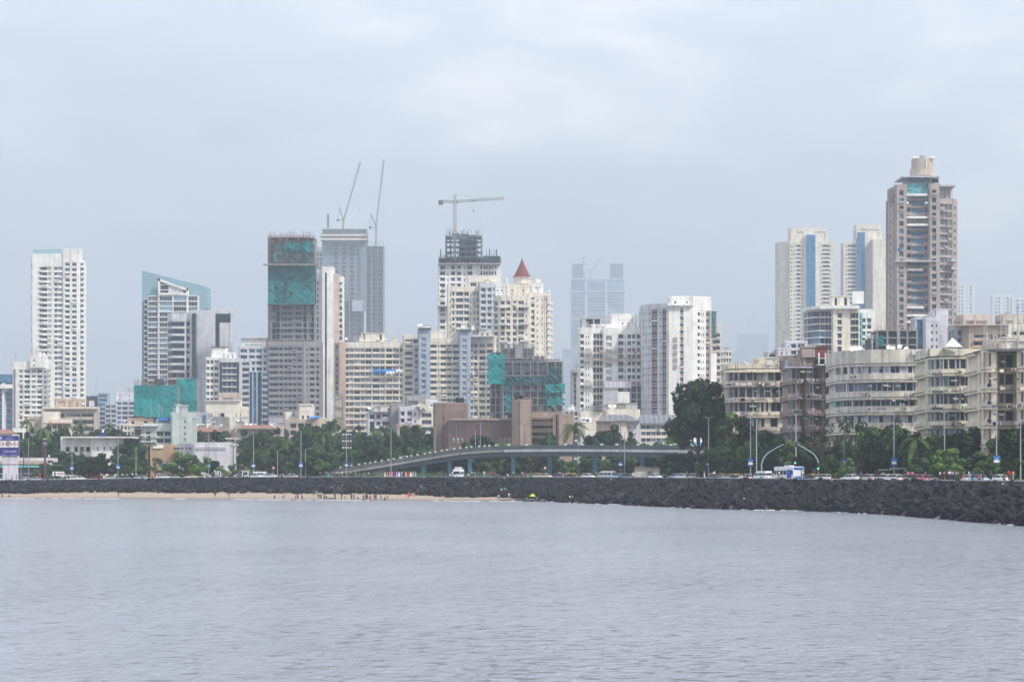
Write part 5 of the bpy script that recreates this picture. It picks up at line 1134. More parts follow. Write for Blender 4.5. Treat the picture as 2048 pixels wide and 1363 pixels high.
def palm_mesh(seed,n=17,L_=3.4,H=8):
    r=random.Random(seed); t=MB(); bend=r.uniform(-.7,.7); pts=[Vector((bend*(i/6)**2,0,-.3+(H+.3)*i/6)) for i in range(7)]; t.tube(pts,[.24,.2,.18,.17,.16,.15,.16],'trunk',7)
    c=MB(); top=pts[-1]
    for i in range(n):
        az=2*math.pi*i/n*2.4+r.uniform(-.3,.3); up=r.uniform(-.15,1.15); d=Vector((math.cos(az),math.sin(az),0)); L2=L_*r.uniform(.8,1.15); pr=None; sd=Vector((-d.y,d.x,0)); fold=r.uniform(.25,.6)
        P=[]
        for j in range(9):
            s=j/8; P.append(top+d*L2*(s*math.cos(up*.6))+Vector((0,0,L2*(s*math.sin(up)-s*s*(.75+.45*(1-up))))))
        for j in range(8):
            a,bq=P[j],P[j+1]; wd=.62*math.sin(math.pi*(.12+.85*j/8))+.06; m=(a+bq)/2
            for sg in(-1,1):
                for q in(0,1):
                    o=a.lerp(bq,q*.5); e=o+sd*sg*wd+Vector((0,0,-wd*fold))+ (bq-a)*.55
                    c.add([o,o+(bq-a)*.42,e+(bq-a)*.2,e],[(0,1,2,3)],LEAF['p' if r.random()<.6 else 'm'])
            c.bar(a,bq,.035,LEAF['p'],3,None,False)
    return c.mesh('crown'),t.mesh('trunk')
PALM=[palm_mesh(21),palm_mesh(22,15,3.8),palm_mesh(23,19,3.1)]
def palm(i,px,top,D,label,wpx=None,off=None):
    if off is not None: x,y,_=offl(px,off); z=gzp(px)
    else: x,y=WX(px,D),D; z=GZ
    h=WZ(top,y)-z; c,t=PALM[i%3]; e=link('palm_tree',None,None,(x,y,z),(0,0,rnd.uniform(0,6))); tag(e,label,'palm tree','coconut palms standing above the trees')
    sz=h/9.; sx=(wpx*y/F/6.6) if wpx else sz; link('crown',c,e,(0,0,8*sz-8*sx),None,(sx,sx,sx)); link('trunk',t,e,(0,0,0),None,(sx,sx,sz))
# near trees along the road at the right (offset inland of the sea wall)
for a in((1400,768,130,26,'bigtop','big dark leaning tree left of the first sea-front apartment house, tallest of the trees'),
 (1466,830,104,24,'dense1','bushy mid-green tree right of the flyover end, below the first sea-front house'),
 (1440,880,56,15,'dense2','rounded dark green tree on the verge beneath the end of the flyover'),
 (1535,862,84,24,'dense3','dark tree under the cream wall between the first and second sea-front houses'),
 (1500,905,52,17,'dense2','low dark tree beside the curved traffic-signal mast'),
 (1583,884,66,22,'dense1','mid-green tree directly behind the blue and white bus'),
 (1652,842,84,27,'russet','thin russet tree with sparse leaves in front of the pinkish house'),
 (1612,905,60,19,'dense2','low bushy tree just right of the bus'),
 (1660,912,50,13,'bright','small light green roadside tree right of the second curved signal mast'),
 (1714,838,84,24,'airy','airy see-through tree in front of the pale curved house'),
 (1772,846,104,23,'dark','dark round tree covering the lower right of the pale curved house'),
 (1800,832,58,29,'russet','russet tree crown behind the dark round tree'),
 (1868,872,74,25,'dense1','green tree at the foot of the pale yellow house, right of the palm'),
 (1928,852,98,25,'dense2','broad green tree below the pale yellow house'),
 (1900,896,84,14,'bright','low leafy tree on the verge behind the standing group of people'),
 (1965,905,74,13,'dense1','low leafy roadside tree left of the rightmost blue lamp-post sign'),
 (2032,842,92,22,'dense2','dark green tree at the right edge before the nearest house'),
 (2030,905,70,12,'bright','low bright tree at the right edge of the view'),
 (1840,915,54,14,'dense3','low dark bush-like tree under the near palm')):
    px,top,wp,off,k,lab=a; treeat(k,px,top,wp,off,lab)
for a in((1497,866,80,28,'dense1','tree crown between the bushy mid-green tree and the second curtained house corner'),(1560,880,70,30,'dark','dark tree behind the bus under the pinkish house'),(1622,872,74,31,'dense3','dark green tree under the lower balconies of the pinkish house'),
 (1685,878,70,31,'dense2','dark tree joining the russet one to the airy one'),(1745,862,84,30,'dense1','green tree behind the dark round tree, before the pale curved house'),(1820,862,70,30,'dense2','dark tree directly behind the near palm'),
 (1895,866,90,31,'dark','dark tree mass under the pale yellow house'),(1960,868,80,29,'dense3','dark tree between the yellow house and the nearest house'),(2000,872,74,27,'dense1','green tree below the nearest house, left of the edge tree'),(2062,860,80,22,'dense1','tree cut by the right edge of the view'),
 (1440,850,70,33,'dense1','green tree filling the gap right of the big leaning tree'),(1690,914,44,13,'small','small roadside tree left of the dark double lamp'),(1755,905,56,15,'dense2','low dark tree before the trunk of the airy tree'),(1990,912,50,13,'bright','low leafy tree just left of the edge tree'),(1411,905,44,20,'dense1','small green tree behind the foot of the pale double lamp'),(1375,900,50,26,'dense2','low dark tree left of the leaning trunk, under the flyover end'),(1345,906,44,22,'dense1','low green tree right of the low cream shop')):
    px,top,wp,off,k,lab=a; treeat(k,px,top,wp,off,lab)
palm(1,1838,868,0,'coconut palm standing between the pale curved house and the pale yellow house',76,18)
# below and behind the flyover
for i,(px,top,wp,D,k,lab) in enumerate(((1215,847,78,800,'dense2','dark round tree behind the flyover, in front of the small hipped house'),
 (1182,872,44,790,'dense3','low dark tree between the bridge palm and the round tree'),
 (1262,868,50,815,'blue1','bluish green tree below the left end of the long ribbed roof'),
 (1300,862,78,790,'wide','bright spreading tree in front of the long ribbed roof'),
 (1345,866,60,770,'bright','light green tree touching the big leaning tree'),
 (965,868,62,800,'dark','dark round tree before the windowless brown hall'),
 (932,884,50,790,'bright','low light tree at the foot of the left brown tower'),
 (1097,870,50,800,'dense3','dark tree below the balconies of the brown hall'),
 (1010,885,60,785,'bright','low hedge-like tree before the entrance of the brown hall'))): treeat(k,px,top,wp,0,lab,None,D)
for i in range(17):
    px=868+i*33+rnd.uniform(-6,6); treeat(rnd.choice(('bright','dense1','wide','dense3')),px,rnd.uniform(902,914),rnd.uniform(40,56),0,'green tree seen through the open span beneath the flyover','trees seen beneath the flyover',740-max(0,(px-1150))*.28+rnd.uniform(-6,6))
palm(0,1146,840,792,'coconut palm rising beside the right end of the brown hall',62)
# left belt: three depths
bel=0
for rowD,top0,top1,step,kinds in((930,852,866,30,('blue1','blue2','dense3')),(860,860,878,28,('blue1','dense3','blue2','dense2')),(795,880,900,33,('dense2','dense3','blue1','dark'))):
    px=170 if rowD<900 else 60
    while px<880:
        if not(rowD<830 and (285<px<470 or px<240)) and not (rowD==860 and 120<px<262) and not (rowD==860 and 275<px<465):
            tp=rnd.uniform(top0,top1)+(10 if 385<px<470 else 0)
            if 250<px<385: tp+=16
            if px>600: tp-=8
            treeat(rnd.choice(kinds),px,tp,rnd.uniform(42,66),0,'bushy tree in the dense green belt between the city and the left shore road','trees of the dense belt at the left',rowD+rnd.uniform(-14,14)); bel+=1
        px+=step*rnd.uniform(.8,1.2)
for px,top,wp,D,k,lab in((60,868,60,900,'blue1','blue-green tree behind the red brown pole at the far left'),(95,866,60,900,'dense3','dark tree left of the white villa'),(115,885,46,850,'blue2','blue-green tree at the left corner of the white villa'),
 (150,905,52,800,'dark','dark low tree covering the lower left of the white villa'),(248,890,60,800,'dense3','dark tree right of the white villa'),(275,880,44,800,'blue1','bluish tree left of the orange building'),(105,922,60,772,'blue1','low bluish tree beside the station front'),(20,862,60,905,'dense3','dark tree above the advertising hoarding'),(118,860,60,905,'blue2','blue-green tree under the left palm of the pair'),(185,858,60,900,'dense2','dark tree crown behind the flat roof of the white villa'),(232,862,60,890,'blue1','blue-green tree under the palm beyond the villa'),(262,872,56,850,'dense3','dark tree at the left foot of the pale green building'),(300,884,50,815,'blue2','bluish tree over the orange building'),(130,900,50,808,'dark','dark tree hiding the left corner of the white villa'),(400,866,50,880,'blue1','tree crown just above the left half of the cream hall'),(440,862,54,880,'dense3','tree crown just above the right half of the cream hall')): treeat(k,px,top,wp,0,lab,None,D)
for px,top,wp,off,k,lab in((195,905,74,20,'dense2','broad low olive tree by the road, right of the small notice board'),(168,914,46,20,'dark','low dark tree left of the broad olive one'),
 (354,902,62,15,'small','leafy round roadside tree in front of the orange building and cream hall'),(402,912,46,13,'small','smaller roadside tree in front of the cream hall'),(310,915,40,16,'airy','thin roadside tree left of the leafy round one'),
 (447,930,30,13,'small','very small tree at the right end of the cream hall'),(466,926,30,16,'small','small tree just right of the cream hall'),(500,930,36,14,'small','small tree beside the white kiosk'),
 (640,902,62,22,'dense1','big green bush-like tree at the foot of the flyover ramp'),(612,912,44,24,'dense2','dark tree left of the flyover ramp start'),(676,914,40,34,'dense3','low tree behind the flyover ramp by the tiny pink house'),
 (25,935,22,20,'small','small shrub-like tree at the foot of the hoarding'),(72,936,20,18,'small','second small tree by the station front'),(235,925,40,18,'dense3','low dark tree left of the floodlight mast'),(205,922,44,24,'dense2','low green tree filling in behind the broad olive tree'),(275,915,44,24,'dense1','mid green tree just left of the orange building foot'),(425,915,40,20,'dense2','low tree in front of the right half of the cream hall'),(378,908,44,19,'dense1','low tree between the leafy round one and the smaller one')): treeat(k,px,top,wp,off,lab)
for i,(px,top,D,wp,lab) in enumerate(((52,828,900,34,'tall slim palm in front of the lower white tower at the left'),(84,846,880,36,'palm behind the red brown pole'),(137,838,900,34,'left palm of the pair above the white villa'),
 (160,831,905,34,'right palm of the pair above the white villa'),(217,836,900,32,'palm between the white villa and the pale green building'),(575,872,800,36,'short palm in the middle of the tree belt'),(645,856,820,34,'palm left of the cream apartment block with the fire escape'),
 (674,828,850,36,'tall palm below the fire escape of the cream apartment block'),(756,852,860,36,'palm behind the dual lamp post near the ramp'),(480,890,810,30,'dark palm behind the scoreboard-like frame'),(545,884,815,30,'second low palm in the middle of the belt'))): palm(i,px,top,D,lab,wp)
# low hedge and undergrowth at the back of the road
b=MB(); r=random.Random(5)
for i in range(15000):
    px=r.uniform(-60,2120); o=r.uniform(24,30)
    i0=int((px+700)/12); v=Vector(WALLPTS[min(max(i0,0),len(PXS)-1)])+_n[min(max(i0,0),len(PXS)-1)]*o+Vector((r.uniform(-2,2),r.uniform(-2,2)))
    z=gzp(px)+r.uniform(.05,1.0+.6*math.sin(i0*.7)); s=.34; a=Vector((r.gauss(0,1),r.gauss(0,1),r.gauss(0,1))).normalized(); c=a.orthogonal().normalized(); p=Vector((v.x,v.y,z))
    b.add([p+a*s,p+c*s*.6,p-a*s,p-c*s*.6],[(0,1,2,3)],LEAF[r.choice('mdbg')])
tag(b.build('undergrowth'),'low green undergrowth along the landward side of the shore road','undergrowth',None,'stuff')
# ================================================================== flyover
FLY=[(560,738,953),(600,738,950),(640,737,942),(668,736,937),(720,735,929),(771,734,921),(810,733,914.5),(848,731,908),(899,728,899.5),(940,725,894.5),(993,722,891.2),(1060,716,890),(1140,705,889.6),(1240,690,889.8),(1330,672,890.5),(1420,648,892),(1500,620,893)]
FP=[]; 
for a,c in zip(FLY,FLY[1:]):
    for t in(0,.25,.5,.75): FP.append(tuple(a[i]+(c[i]-a[i])*t for i in range(3)))
FP.append(FLY[-1])
fpts=[(WX(p,D),D) for p,D,_ in FP]; ftop=[WZ(y,D) for p,D,y in FP]
T=Thing('flyover','long blue-grey road flyover rising from the left and passing behind the promenade','flyover',1000,722)
def fsweep(name,n0,n1,lo,hi,k,i0=0,i1=None):
    b=MB(); s=slice(i0,i1); sweep(b,fpts[s],n0,n1,[z+lo for z in ftop[s]],[z+hi for z in ftop[s]],k); return T.part(name,b)
fsweep('parapet',0,.3,-.85,0,'railg'); fsweep('parapet',9.0,9.3,-.85,0,'railg')
fsweep('deck',-.1,9.4,-1.75,-1.15,'flyblue'); fsweep('kerb_shadow_gap',.12,9.2,-1.15,-.85,'dconc')  # solid dark layer, coloured as the shade in the gap below the parapet
i0=next(i for i,f in enumerate(FP) if f[0]>=1000)
fsweep('fascia_band',-.35,-.1,-1.85,-1.12,'lgrey',i0); fsweep('fascia_band',-.3,-.1,-1.85,-1.1,'conc',0,i0+1)
b=MB(); s=[i for i,f in enumerate(FP) if f[0]>=640]; th=[min(1.35,.15+(FP[i][0]-640)*.006) for i in s]
sweep(b,[fpts[i] for i in s],.2,1.4,[ftop[i]-1.75-t for i,t in zip(s,th)],[ftop[i]-1.75 for i in s],'flyblue'); sweep(b,[fpts[i] for i in s],7.4,8.8,[ftop[i]-1.75-t for i,t in zip(s,th)],[ftop[i]-1.75 for i in s],'flyblue'); T.part('girder',b)
b=MB(); i1=next(i for i,f in enumerate(FP) if f[0]>=772); sweep(b,fpts[:i1],.3,9,[GZ-.6]*i1,[z-1.8 for z in ftop[:i1]],'dconc'); T.part('ramp_wall',b)
for px in(850,895,938,1028,1110,1195,1290,1385):
    i=min(range(len(FP)),key=lambda j:abs(FP[j][0]-px)); x,y=fpts[i]; zt=ftop[i]-1.75-1.2
    for dy,w_ in((1.2,.55),(7.6,.55)):
        b=MB(); b.box(x-w_,x+w_,y+dy-.6,y+dy+.6,GZ-.6,zt,'flyblue2' if dy<2 else 'flyblue'); b.box(x-w_-.25,x+w_+.25,y+dy-.8,y+dy+.8,zt-.5,zt+.05,'flyblue'); T.part('pier',b)
    b=MB(); b.box(x-.5,x+.5,y+.5,y+8.4,zt-.45,zt+.9,'flyblue'); T.part('cross_beam',b)
b=MB()
sweep(b,[fpts[i] for i in range(len(fpts)) if FP[i][0]<1000],-.44,-.29,[ftop[i]-1.80 for i in range(len(fpts)) if FP[i][0]<1000],[ftop[i]-1.74 for i in range(len(fpts)) if FP[i][0]<1000],'conc'); T.part('drain_ledge',b); T.done()
for px in list(range(680,1000,12))+[993,1018,1053,1131,1165,1204,1234,1276,1302,1342,1365,1385]:
    if px<1000: px+=rnd.uniform(-2,2)
    i=max(j for j in range(len(FP)-1) if FP[j][0]<=px); t=(px-FP[i][0])/(FP[i+1][0]-FP[i][0]); a=Vector(fpts[i]).lerp(Vector(fpts[i+1]),t); z=ftop[i]*(1-t)+ftop[i+1]*t
    b=MB(); w_=.36 if px<1000 else .5; b.add([(-w_*.8,-.2,.004),(w_*.8,-.2,.004),(w_*.8,.2,.004),(-w_*.8,.2,.004),(-w_,-.26,.42),(w_,-.26,.42),(w_,.26,.42),(-w_,.26,.42)],[(3,2,1,0),(4,5,6,7),(0,1,5,4),(1,2,6,5),(2,3,7,6),(3,0,4,7)],'white')
    for q in range(14): 
        p=Vector((rnd.uniform(-w_,w_),rnd.uniform(-.2,.2),.42+rnd.uniform(0,.3))); b.add([p,p+Vector((.12,0,.05)),p+Vector((.05,.1,.16))],[(0,1,2)],LEAF['b'])
    tag(b.build('planter',None,(a.x,a.y+.15,z)),'white plant box standing on the parapet of the flyover','planter','white plant boxes along the flyover parapet')
# ================================================================== street lamps, masts, signs
def lamp(px,top,off,label,arms=2,D=None,sign=None,k='p_9a9ea3',arm=2.2,r=.11,drop=.0,zb=None,th=3.2):
    if D is None: x,y,_=offl(px,off); z=gzp(px)
    else: x,y=WX(px,D),D; z=GZ if zb is None else zb
    H=WZ(top,y)-z; e=link('street_lamp',None,None,(x,y,z)); tag(e,label,'street lamp','street lamps along the shore road' if zb is None else 'street lamps on the flyover')
    b=MB(); b.bar((0,0,-.2),(0,0,H),r*1.25,k,7,r*.7); b.build('pole',e)
    for s in((-1,1) if arms==2 else (arms,) if arms in(-1,1) else ()):
        a=MB(); a.tube([Vector((0,0,H-.1)),Vector((s*arm*.5,0,H+.25)),Vector((s*arm,0,H+.45))],[.07,.06,.05],k,5); ao=a.build('arm',e)
        l=MB(); l.box(s*arm-.35,s*arm+.35,-.16,.16,H+.38,H+.52,'hut'); l.box(s*arm-.28,s*arm+.28,-.12,.12,H+.34,H+.379,'grey'); l.build('lamp_head',ao)
    if sign:
        b=MB(); sy=th; b.box(-.62,.62,-.2,-.14,sy,sy+1.55,'bluep' if sign=='b' else 'blued'); b.box(-.45,.45,-.215,-.2,sy+.35,sy+.8,'white'); b.box(-.3,.3,-.215,-.2,sy+.95,sy+1.1,'p_9fb4d6'); b.build('sign_board',e)
    return e
lamp(57,876,16,'plain grey lamp post beside the hoarding at the far left',0)
lamp(144,880,16,'lamp post in front of the white villa wall with a dark blue board',0,sign='d')
lamp(236,877,16,'lamp post right of the white villa with a blue board',0,sign='b')
lamp(272,893,18,'thin bare post left of the orange building',0)
lamp(328,912,16,'short post with a blue board in front of the orange building',0,sign='b')
lamp(417,864,14,'tall slim post with a blue board before the cream hall',0,sign='b')
lamp(507,866,14,'tall slim post in the gap right of the cream hall',0,sign='d')
lamp(602,861,13,'tall pale lamp post with a blue board left of the flyover ramp',-1,sign='b')
lamp(555,900,20,'lower lamp post with one arm to the right, near the warning sign',1,arm=1.8)
lamp(611,898,20,'lower one-armed lamp post beside the bushy trees of the ramp foot',1,arm=2.2)
lamp(693,863,14,'lamp post with a dark blue board crossing the low end of the flyover',0,sign='d')
lamp(782,856,30,'double-armed lamp post standing behind the rising ramp',2,arm=1.5)
lamp(870,856,60,'lamp post against the left brown tower',2,D=760,arm=1.2)
lamp(951,858,0,'thin pole on the flyover before the brown hall',0,D=728,zb=13.6)
lamp(961,846,0,'double-armed lamp on the flyover before the brown hall',2,D=727,zb=13.8,arm=1.6,k='p_8a8e90')
lamp(1049,848,0,'wide double-armed lamp on the flyover before the right brown tower',2,D=720,zb=14,arm=2.3,k='p_5c6468')
lamp(1098,826,0,'lamp with a forked head before the balconies of the brown hall',1,D=714,zb=14,arm=1.2,k='p_5c6468')
lamp(1241,844,12,'dark double-armed lamp with a dark blue board in front of the hipped house',2,sign='d',k='p_5c6468',arm=.9)
lamp(1249,862,15,'bare pale post just right of the dark double lamp',0)
lamp(1417,836,13,'pale double-armed lamp with a blue board against the big leaning tree',2,sign='b',arm=1.0)
lamp(1501,832,13,'lamp post with a blue board below the first sea-front house',1,sign='b',arm=.9)
lamp(1513,838,16,'white post next to the blue-boarded lamp below the first sea-front house',0,k='p_b8bec4')
lamp(1592,829,17,'slim pale lamp post in front of the pinkish house',2,arm=.6,k='p_b8bec4')
lamp(1688,826,16,'dark double-armed lamp with a dark blue board before the pale curved house',2,sign='d',k='p_5c6468',arm=1.1)
lamp(1788,822,15,'wide double-armed lamp with a blue board left of the palm by the pale curved house',2,sign='b',arm=2.1)
lamp(1889,824,14,'double-armed lamp before the pale yellow house',2,arm=2.0,th=9)
lamp(1993,816,13,'lamp post with a blue board before the nearest house',2,sign='b',arm=.5)
lamp(2041,830,12,'plain lamp post at the right edge of the view',0)
# curved traffic-signal masts
for (px,top,sx,lab) in((1523,888,1,'curved traffic-signal mast reaching right above the white van'),(1638,888,-1,'curved traffic-signal mast reaching left above the bus')):
    x,y,_=offl(px,11); z=gzp(px); s=y/F; H=WZ(928,y)-z; e=link('signal_mast',None,None,(x,y,z)); tag(e,lab,'signal mast')
    A=[Vector((0,0,-.2)),Vector((0,0,H)),Vector((sx*4*s,0,H+12*s)),Vector((sx*12*s,0,H+22*s)),Vector((sx*(30)*s,0,H+33*s)),Vector((sx*46*s,0,H+41*s))]
    b=MB(); b.tube(A,[.13,.12,.11,.10,.09,.07],'p_a9bcc0',7); b.build('mast_arm',e)
    b=MB(); q=A[-1]; b.box(q.x-.16,q.x+.16,-.15,.15,q.z-.55,q.z+.45,'black'); b.build('signal_head',e)
for px,lab,yb in((1590,'black traffic light showing green above the bus',923),(1636,'black traffic light showing green over the low trees',934)):
    x,y,_=offl(px,9.5); z=gzp(px); zl=WZ(yb,y); e=link('traffic_light',None,None,(x,y,z)); tag(e,lab,'traffic light')
    b=MB(); b.bar((0,0,-.2),(0,0,zl-z-.4),.07,'dconc',6); b.build('pole',e)
    b=MB(); b.box(-.26,.26,-.2,.2,zl-z-.5,zl-z+.95,'black'); ho=b.build('housing',e)
    gmt,nt,bq=nodes('green_signal'); bq.inputs['Base Color'].default_value=(.1,.8,.55,1); bq.inputs['Emission Color'].default_value=(.15,1,.7,1); bq.inputs['Emission Strength'].default_value=1.6
    b=MB(); b.lathe([(.17,0),(.17,.03)],gmt,12); b.v=[(xx,-.235+zz,zl-z-.22+yy) for xx,yy,zz in b.v]; b.build('green_light',ho)
# floodlight / gantry masts and brown poles
def floodmast(px,top,D,lab,rows,w_,k='redm'):
    x,y,z=WX(px,D),D,GZ; s=D/F; H=WZ(top,D)-z; e=link('floodlight_mast',None,None,(x,y,z)); tag(e,lab,'floodlight mast')
    b=MB(); b.bar((0,0,-.3),(0,0,H),.42,k,8,.33); b.build('pole',e)
    for i in range(rows):
        b=MB(); zz=H-.3-i*1.05; b.box(-w_/2,w_/2,-.5,-.42,zz-.08,zz,'dconc')
        n=int(w_/.72)
        for j in range(n): xx=-w_/2+(j+.5)*w_/n; b.box(xx-.26,xx+.26,-.85,-.5,zz-.02,zz+.5,'lgrey' if i%2==0 else 'dconc')
        b.build('lamp_rack',e)
floodmast(298,869,785,'dark mast with wide racks of floodlights left of the cream hall',4,5.4,'black')
floodmast(694,868,800,'mast with stacked racks of floodlights in the tree belt above the ramp',5,3.3,'black')
floodmast(465,876,800,'dark lattice-like floodlight frame right of the cream hall',3,4.4,'black')
for px,top,lab in((90,877,'thick red brown pole with a small lantern head beside the station front'),(47,898,'short dark pole crossing the station fascia')):
    D=756; e=link('pole',None,None,(WX(px,D),D,gzp(px))); tag(e,lab,'pole'); b=MB(); H=WZ(top,D)-gzp(px); b.bar((0,0,-.3),(0,0,H),.34 if px==90 else .16,'redm',8,.3 if px==90 else .14); b.build('post',e)
    if px==90:
        b=MB()
        for i in range(4): b.box(-.55,.55,-.5,.5,H-.2-i*.7,H+.15-i*.7,'dconc' if i%2 else 'grey')
        b.build('lantern',e)
        b=MB(); b.lathe([(.05,-.4),(.3,-.2),(.38,0),(.3,.25),(.05,.4)],'white',10,(1.2,0)); b.v=[(xx,yy,zz+WZ(912,D)-gzp(px)) for xx,yy,zz in b.v]; b.bar((0,0,WZ(914,D)-gzp(px)),(1.2,0,WZ(914,D)-gzp(px)),.06,'steel'); b.build('globe_lamp',e)
# horizontal wire gantry at left
# advertising hoarding
def text(txt,x,y,z,size,k,parent,name='lettering',sx=1.0):
    cu=bpy.data.curves.new(name,'FONT'); cu.body=txt; cu.size=size; cu.align_x='CENTER'; cu.align_y='CENTER'; cu.extrude=.02
    ob=bpy.data.objects.new('tmp',cu); COLL.objects.link(ob); bpy.context.view_layer.update()
    me=bpy.data.meshes.new_from_object(ob.evaluated_get(bpy.context.evaluated_depsgraph_get())); bpy.data.objects.remove(ob)
    me.materials.clear(); me.materials.append(mat(k)); o=link(name,me,parent,(x,y,z),(R(90),0,0),(sx,1,1)); return o
D=752; px=10; e=link('advertising_hoarding',None,None,(WX(5,D),D,gzp(5))); tag(e,'purple and white advertising hoarding reading GLOBAL on a pale pillar at the left edge','hoarding')
ox=WX(5,D); zz=lambda y:WZ(y,D)-gzp(5); xx=lambda p:WX(p,D)-ox
b=MB(); b.box(xx(-32),xx(37.5),0,.6,zz(911),zz(871),'p_3a3580'); b.build('board',e)
b=MB(); b.box(xx(-32),xx(36.5),-.06,-.002,zz(894),zz(880.8),'white'); b.build('white_panel',e)
b=MB(); b.box(xx(5),xx(34),.3,2.2,-.3,zz(911)-.01,'pale'); b.box(xx(4),xx(35),.1,2.4,zz(927.5),zz(926.5),'grey'); b.build('pillar',e)
text('G',xx(2.5),-.1,zz(887),1.55,'p_a0405a',e,sx=1.1); text('L',xx(8),-.1,zz(887),1.55,'p_a0405a',e); text('BAL',xx(28),-.1,zz(887),1.55,'p_a0405a',e,sx=1.25)
b=MB(); cx,cz=xx(15.5),zz(886.5)
for a0,a1,k in((0,3,'p_c08a50'),(3,5,'p_5a8f6a'),(5,8,'p_4a78a8'),(8,10,'p_b8b070')):
    vs=[(cx,-.1,cz)]+[(cx+.68*math.cos(a*2*math.pi/10),-.1,cz+.85*math.sin(a*2*math.pi/10)) for a in range(a0,a1+1)]; b.add(vs,[(0,i+1,i) for i in range(1,len(vs)-1)],k)
b.build('emblem',e)
text('22934488',xx(20),-.04,zz(902.5),.78,'p_cfc8d8',e,sx=1.25); b=MB()
b.box(xx(13),xx(25),-.04,0,zz(874.8),zz(874.2),'p_b8b8dd'); b.box(xx(10),xx(27),-.04,0,zz(877.8),zz(877),'p_b8b8dd'); b.box(xx(-2),xx(4),-.04,0,zz(878),zz(873),'p_a8b0dd'); b.box(xx(20),xx(35),-.04,0,zz(909.4),zz(908.8),'p_b8b8dd'); b.box(xx(4),xx(11),-.04,0,zz(909.4),zz(908.4),'p_b8b8dd'); b.build('small_print',e)
# small notice board, warning signs, kiosk, shelter, hut
x,y,_=offl(117,5); e=link('notice_board',None,None,(x,y,gzp(117))); tag(e,'white notice board with a grey stand beside the left promenade','notice board'); s=y/F
b=MB(); b.box(-12*s,12*s,-.1,0,WZ(951,y)-gzp(117),WZ(942.5,y)-gzp(117),'white'); b.build('board',e)
b=MB(); b.box(-9*s,-5*s,-.13,-.1,WZ(950,y)-gzp(117),WZ(943.5,y)-gzp(117),'p_4d6b5a'); b.box(-3*s,10*s,-.13,-.1,WZ(948,y)-gzp(117),WZ(945,y)-gzp(117),'p_a07f8c'); b.build('printed_patch',e)
b=MB(); b.bar((-8*s,0,-.2),(-8*s,0,1.2),.06,'steel'); b.bar((8*s,0,-.2),(8*s,0,1.2),.06,'steel'); b.build('stand',e)
for px,lab in((547,'triangular warning sign on a post left of the flyover ramp'),(1090,'triangular warning sign below the middle of the flyover')):
    x,y,_=offl(px,8); z=gzp(px); e=link('warning_sign',None,None,(x,y,z)); tag(e,lab,'warning sign'); h=WZ(934,y)-z
    b=MB(); b.bar((0,0,-.2),(0,0,h),.045,'steel'); b.build('post',e)
    b=MB(); b.add([(-.55,-.06,h-.45),(.55,-.06,h-.45),(0,-.06,h+.5),(-.55,-.03,h-.45),(.55,-.03,h-.45),(0,-.03,h+.5)],[(0,1,2),(5,4,3),(0,3,4,1),(1,4,5,2),(2,5,3,0)],'p_a03030'); b.add([(-.34,-.065,h-.33),(.34,-.065,h-.33),(0,-.065,h+.26)],[(0,1,2)],'white'); b.build('plate',e)
x,y,_=offl(491,6); e=link('kiosk',None,None,(x,y,gzp(491))); tag(e,'small white police-style kiosk with a flat roof on the promenade','kiosk')
b=MB(); b.box(-.9,.9,-.8,.8,0,2.3,'white'); b.build('wall',e); b=MB(); b.box(-.6,.6,-.83,-.801,1.1,1.9,'g_dk'); b.build('window',e); b=MB(); b.box(-1.2,1.2,-1.1,1.1,2.3,2.45,'lgrey'); b.bar((0,0,2.45),(0,0,3.0),.08,'steel'); b.build('roof',e)
D=860; T=Thing('small_house','tiny pink house with a pale blue roof behind the flyover ramp','house',690,D); block(T,[(682,D),(700,D)],912,None,'.5o6.5',16,'pink',8,par=.6); hiproof(T,681,701,912,904,D-2,4,'turq',8,False); T.done()
x,y,_=offl(1812,19); e=link('bus_shelter',None,None,(x,y,gzp(1812))); tag(e,'low bus shelter with a long flat pale roof left of the near palm','bus shelter'); s=y/F
b=MB(); b.box(-14*s-1.6,26*s,-1.2,1.2,2.55,2.75,'lgrey'); b.box(-14*s-4,-14*s-1.7,-1.2,1.2,2.3,2.5,'grey'); b.build('roof',e)
for q in(-16,0,22): b=MB(); b.bar((q*s,0,-.1),(q*s,0,2.55),.07,'steel'); b.build('post',e)
b=MB(); b.box(-14*s,20*s,.8,.9,.3,2.0,'hut'); b.build('back_panel',e)
x,y,_=offl(1730,20); T=Thing('low_wall_building','low pinkish wall with doorways below the pale curved house','wall',1730,y)
pbox(T,1345,1352,0,None,y,'beige','x',1) if 0 else None
b=MB(); s=y/F; X=WX(1730,y); b.box(X-4,X+5,y+3,y+3.4,GZ-.2,GZ+1.4,'pink'); T.part('wall',b); T.done()
x,y,_=offl(1293,24); T=Thing('low_shop','low cream shop front with a dark doorway under the flyover','shop',1293,y,gz=gzp(1293))
b=MB(); s=y/F; X=WX(1293,y); b.box(X-22*s,X+26*s,y,y+4,gzp(1293)-.2,gzp(1293)+3.0,'cream'); T.part('wall',b); b=MB(); b.box(X+2*s,X+11*s,y-.06,y-.003,gzp(1293),gzp(1293)+2.1,'plum'); T.part('doorway',b); b=MB(); b.box(X-23*s,X+27*s,y-.6,y+4,gzp(1293)+3,gzp(1293)+3.2,'pink'); T.part('roof',b); T.done()
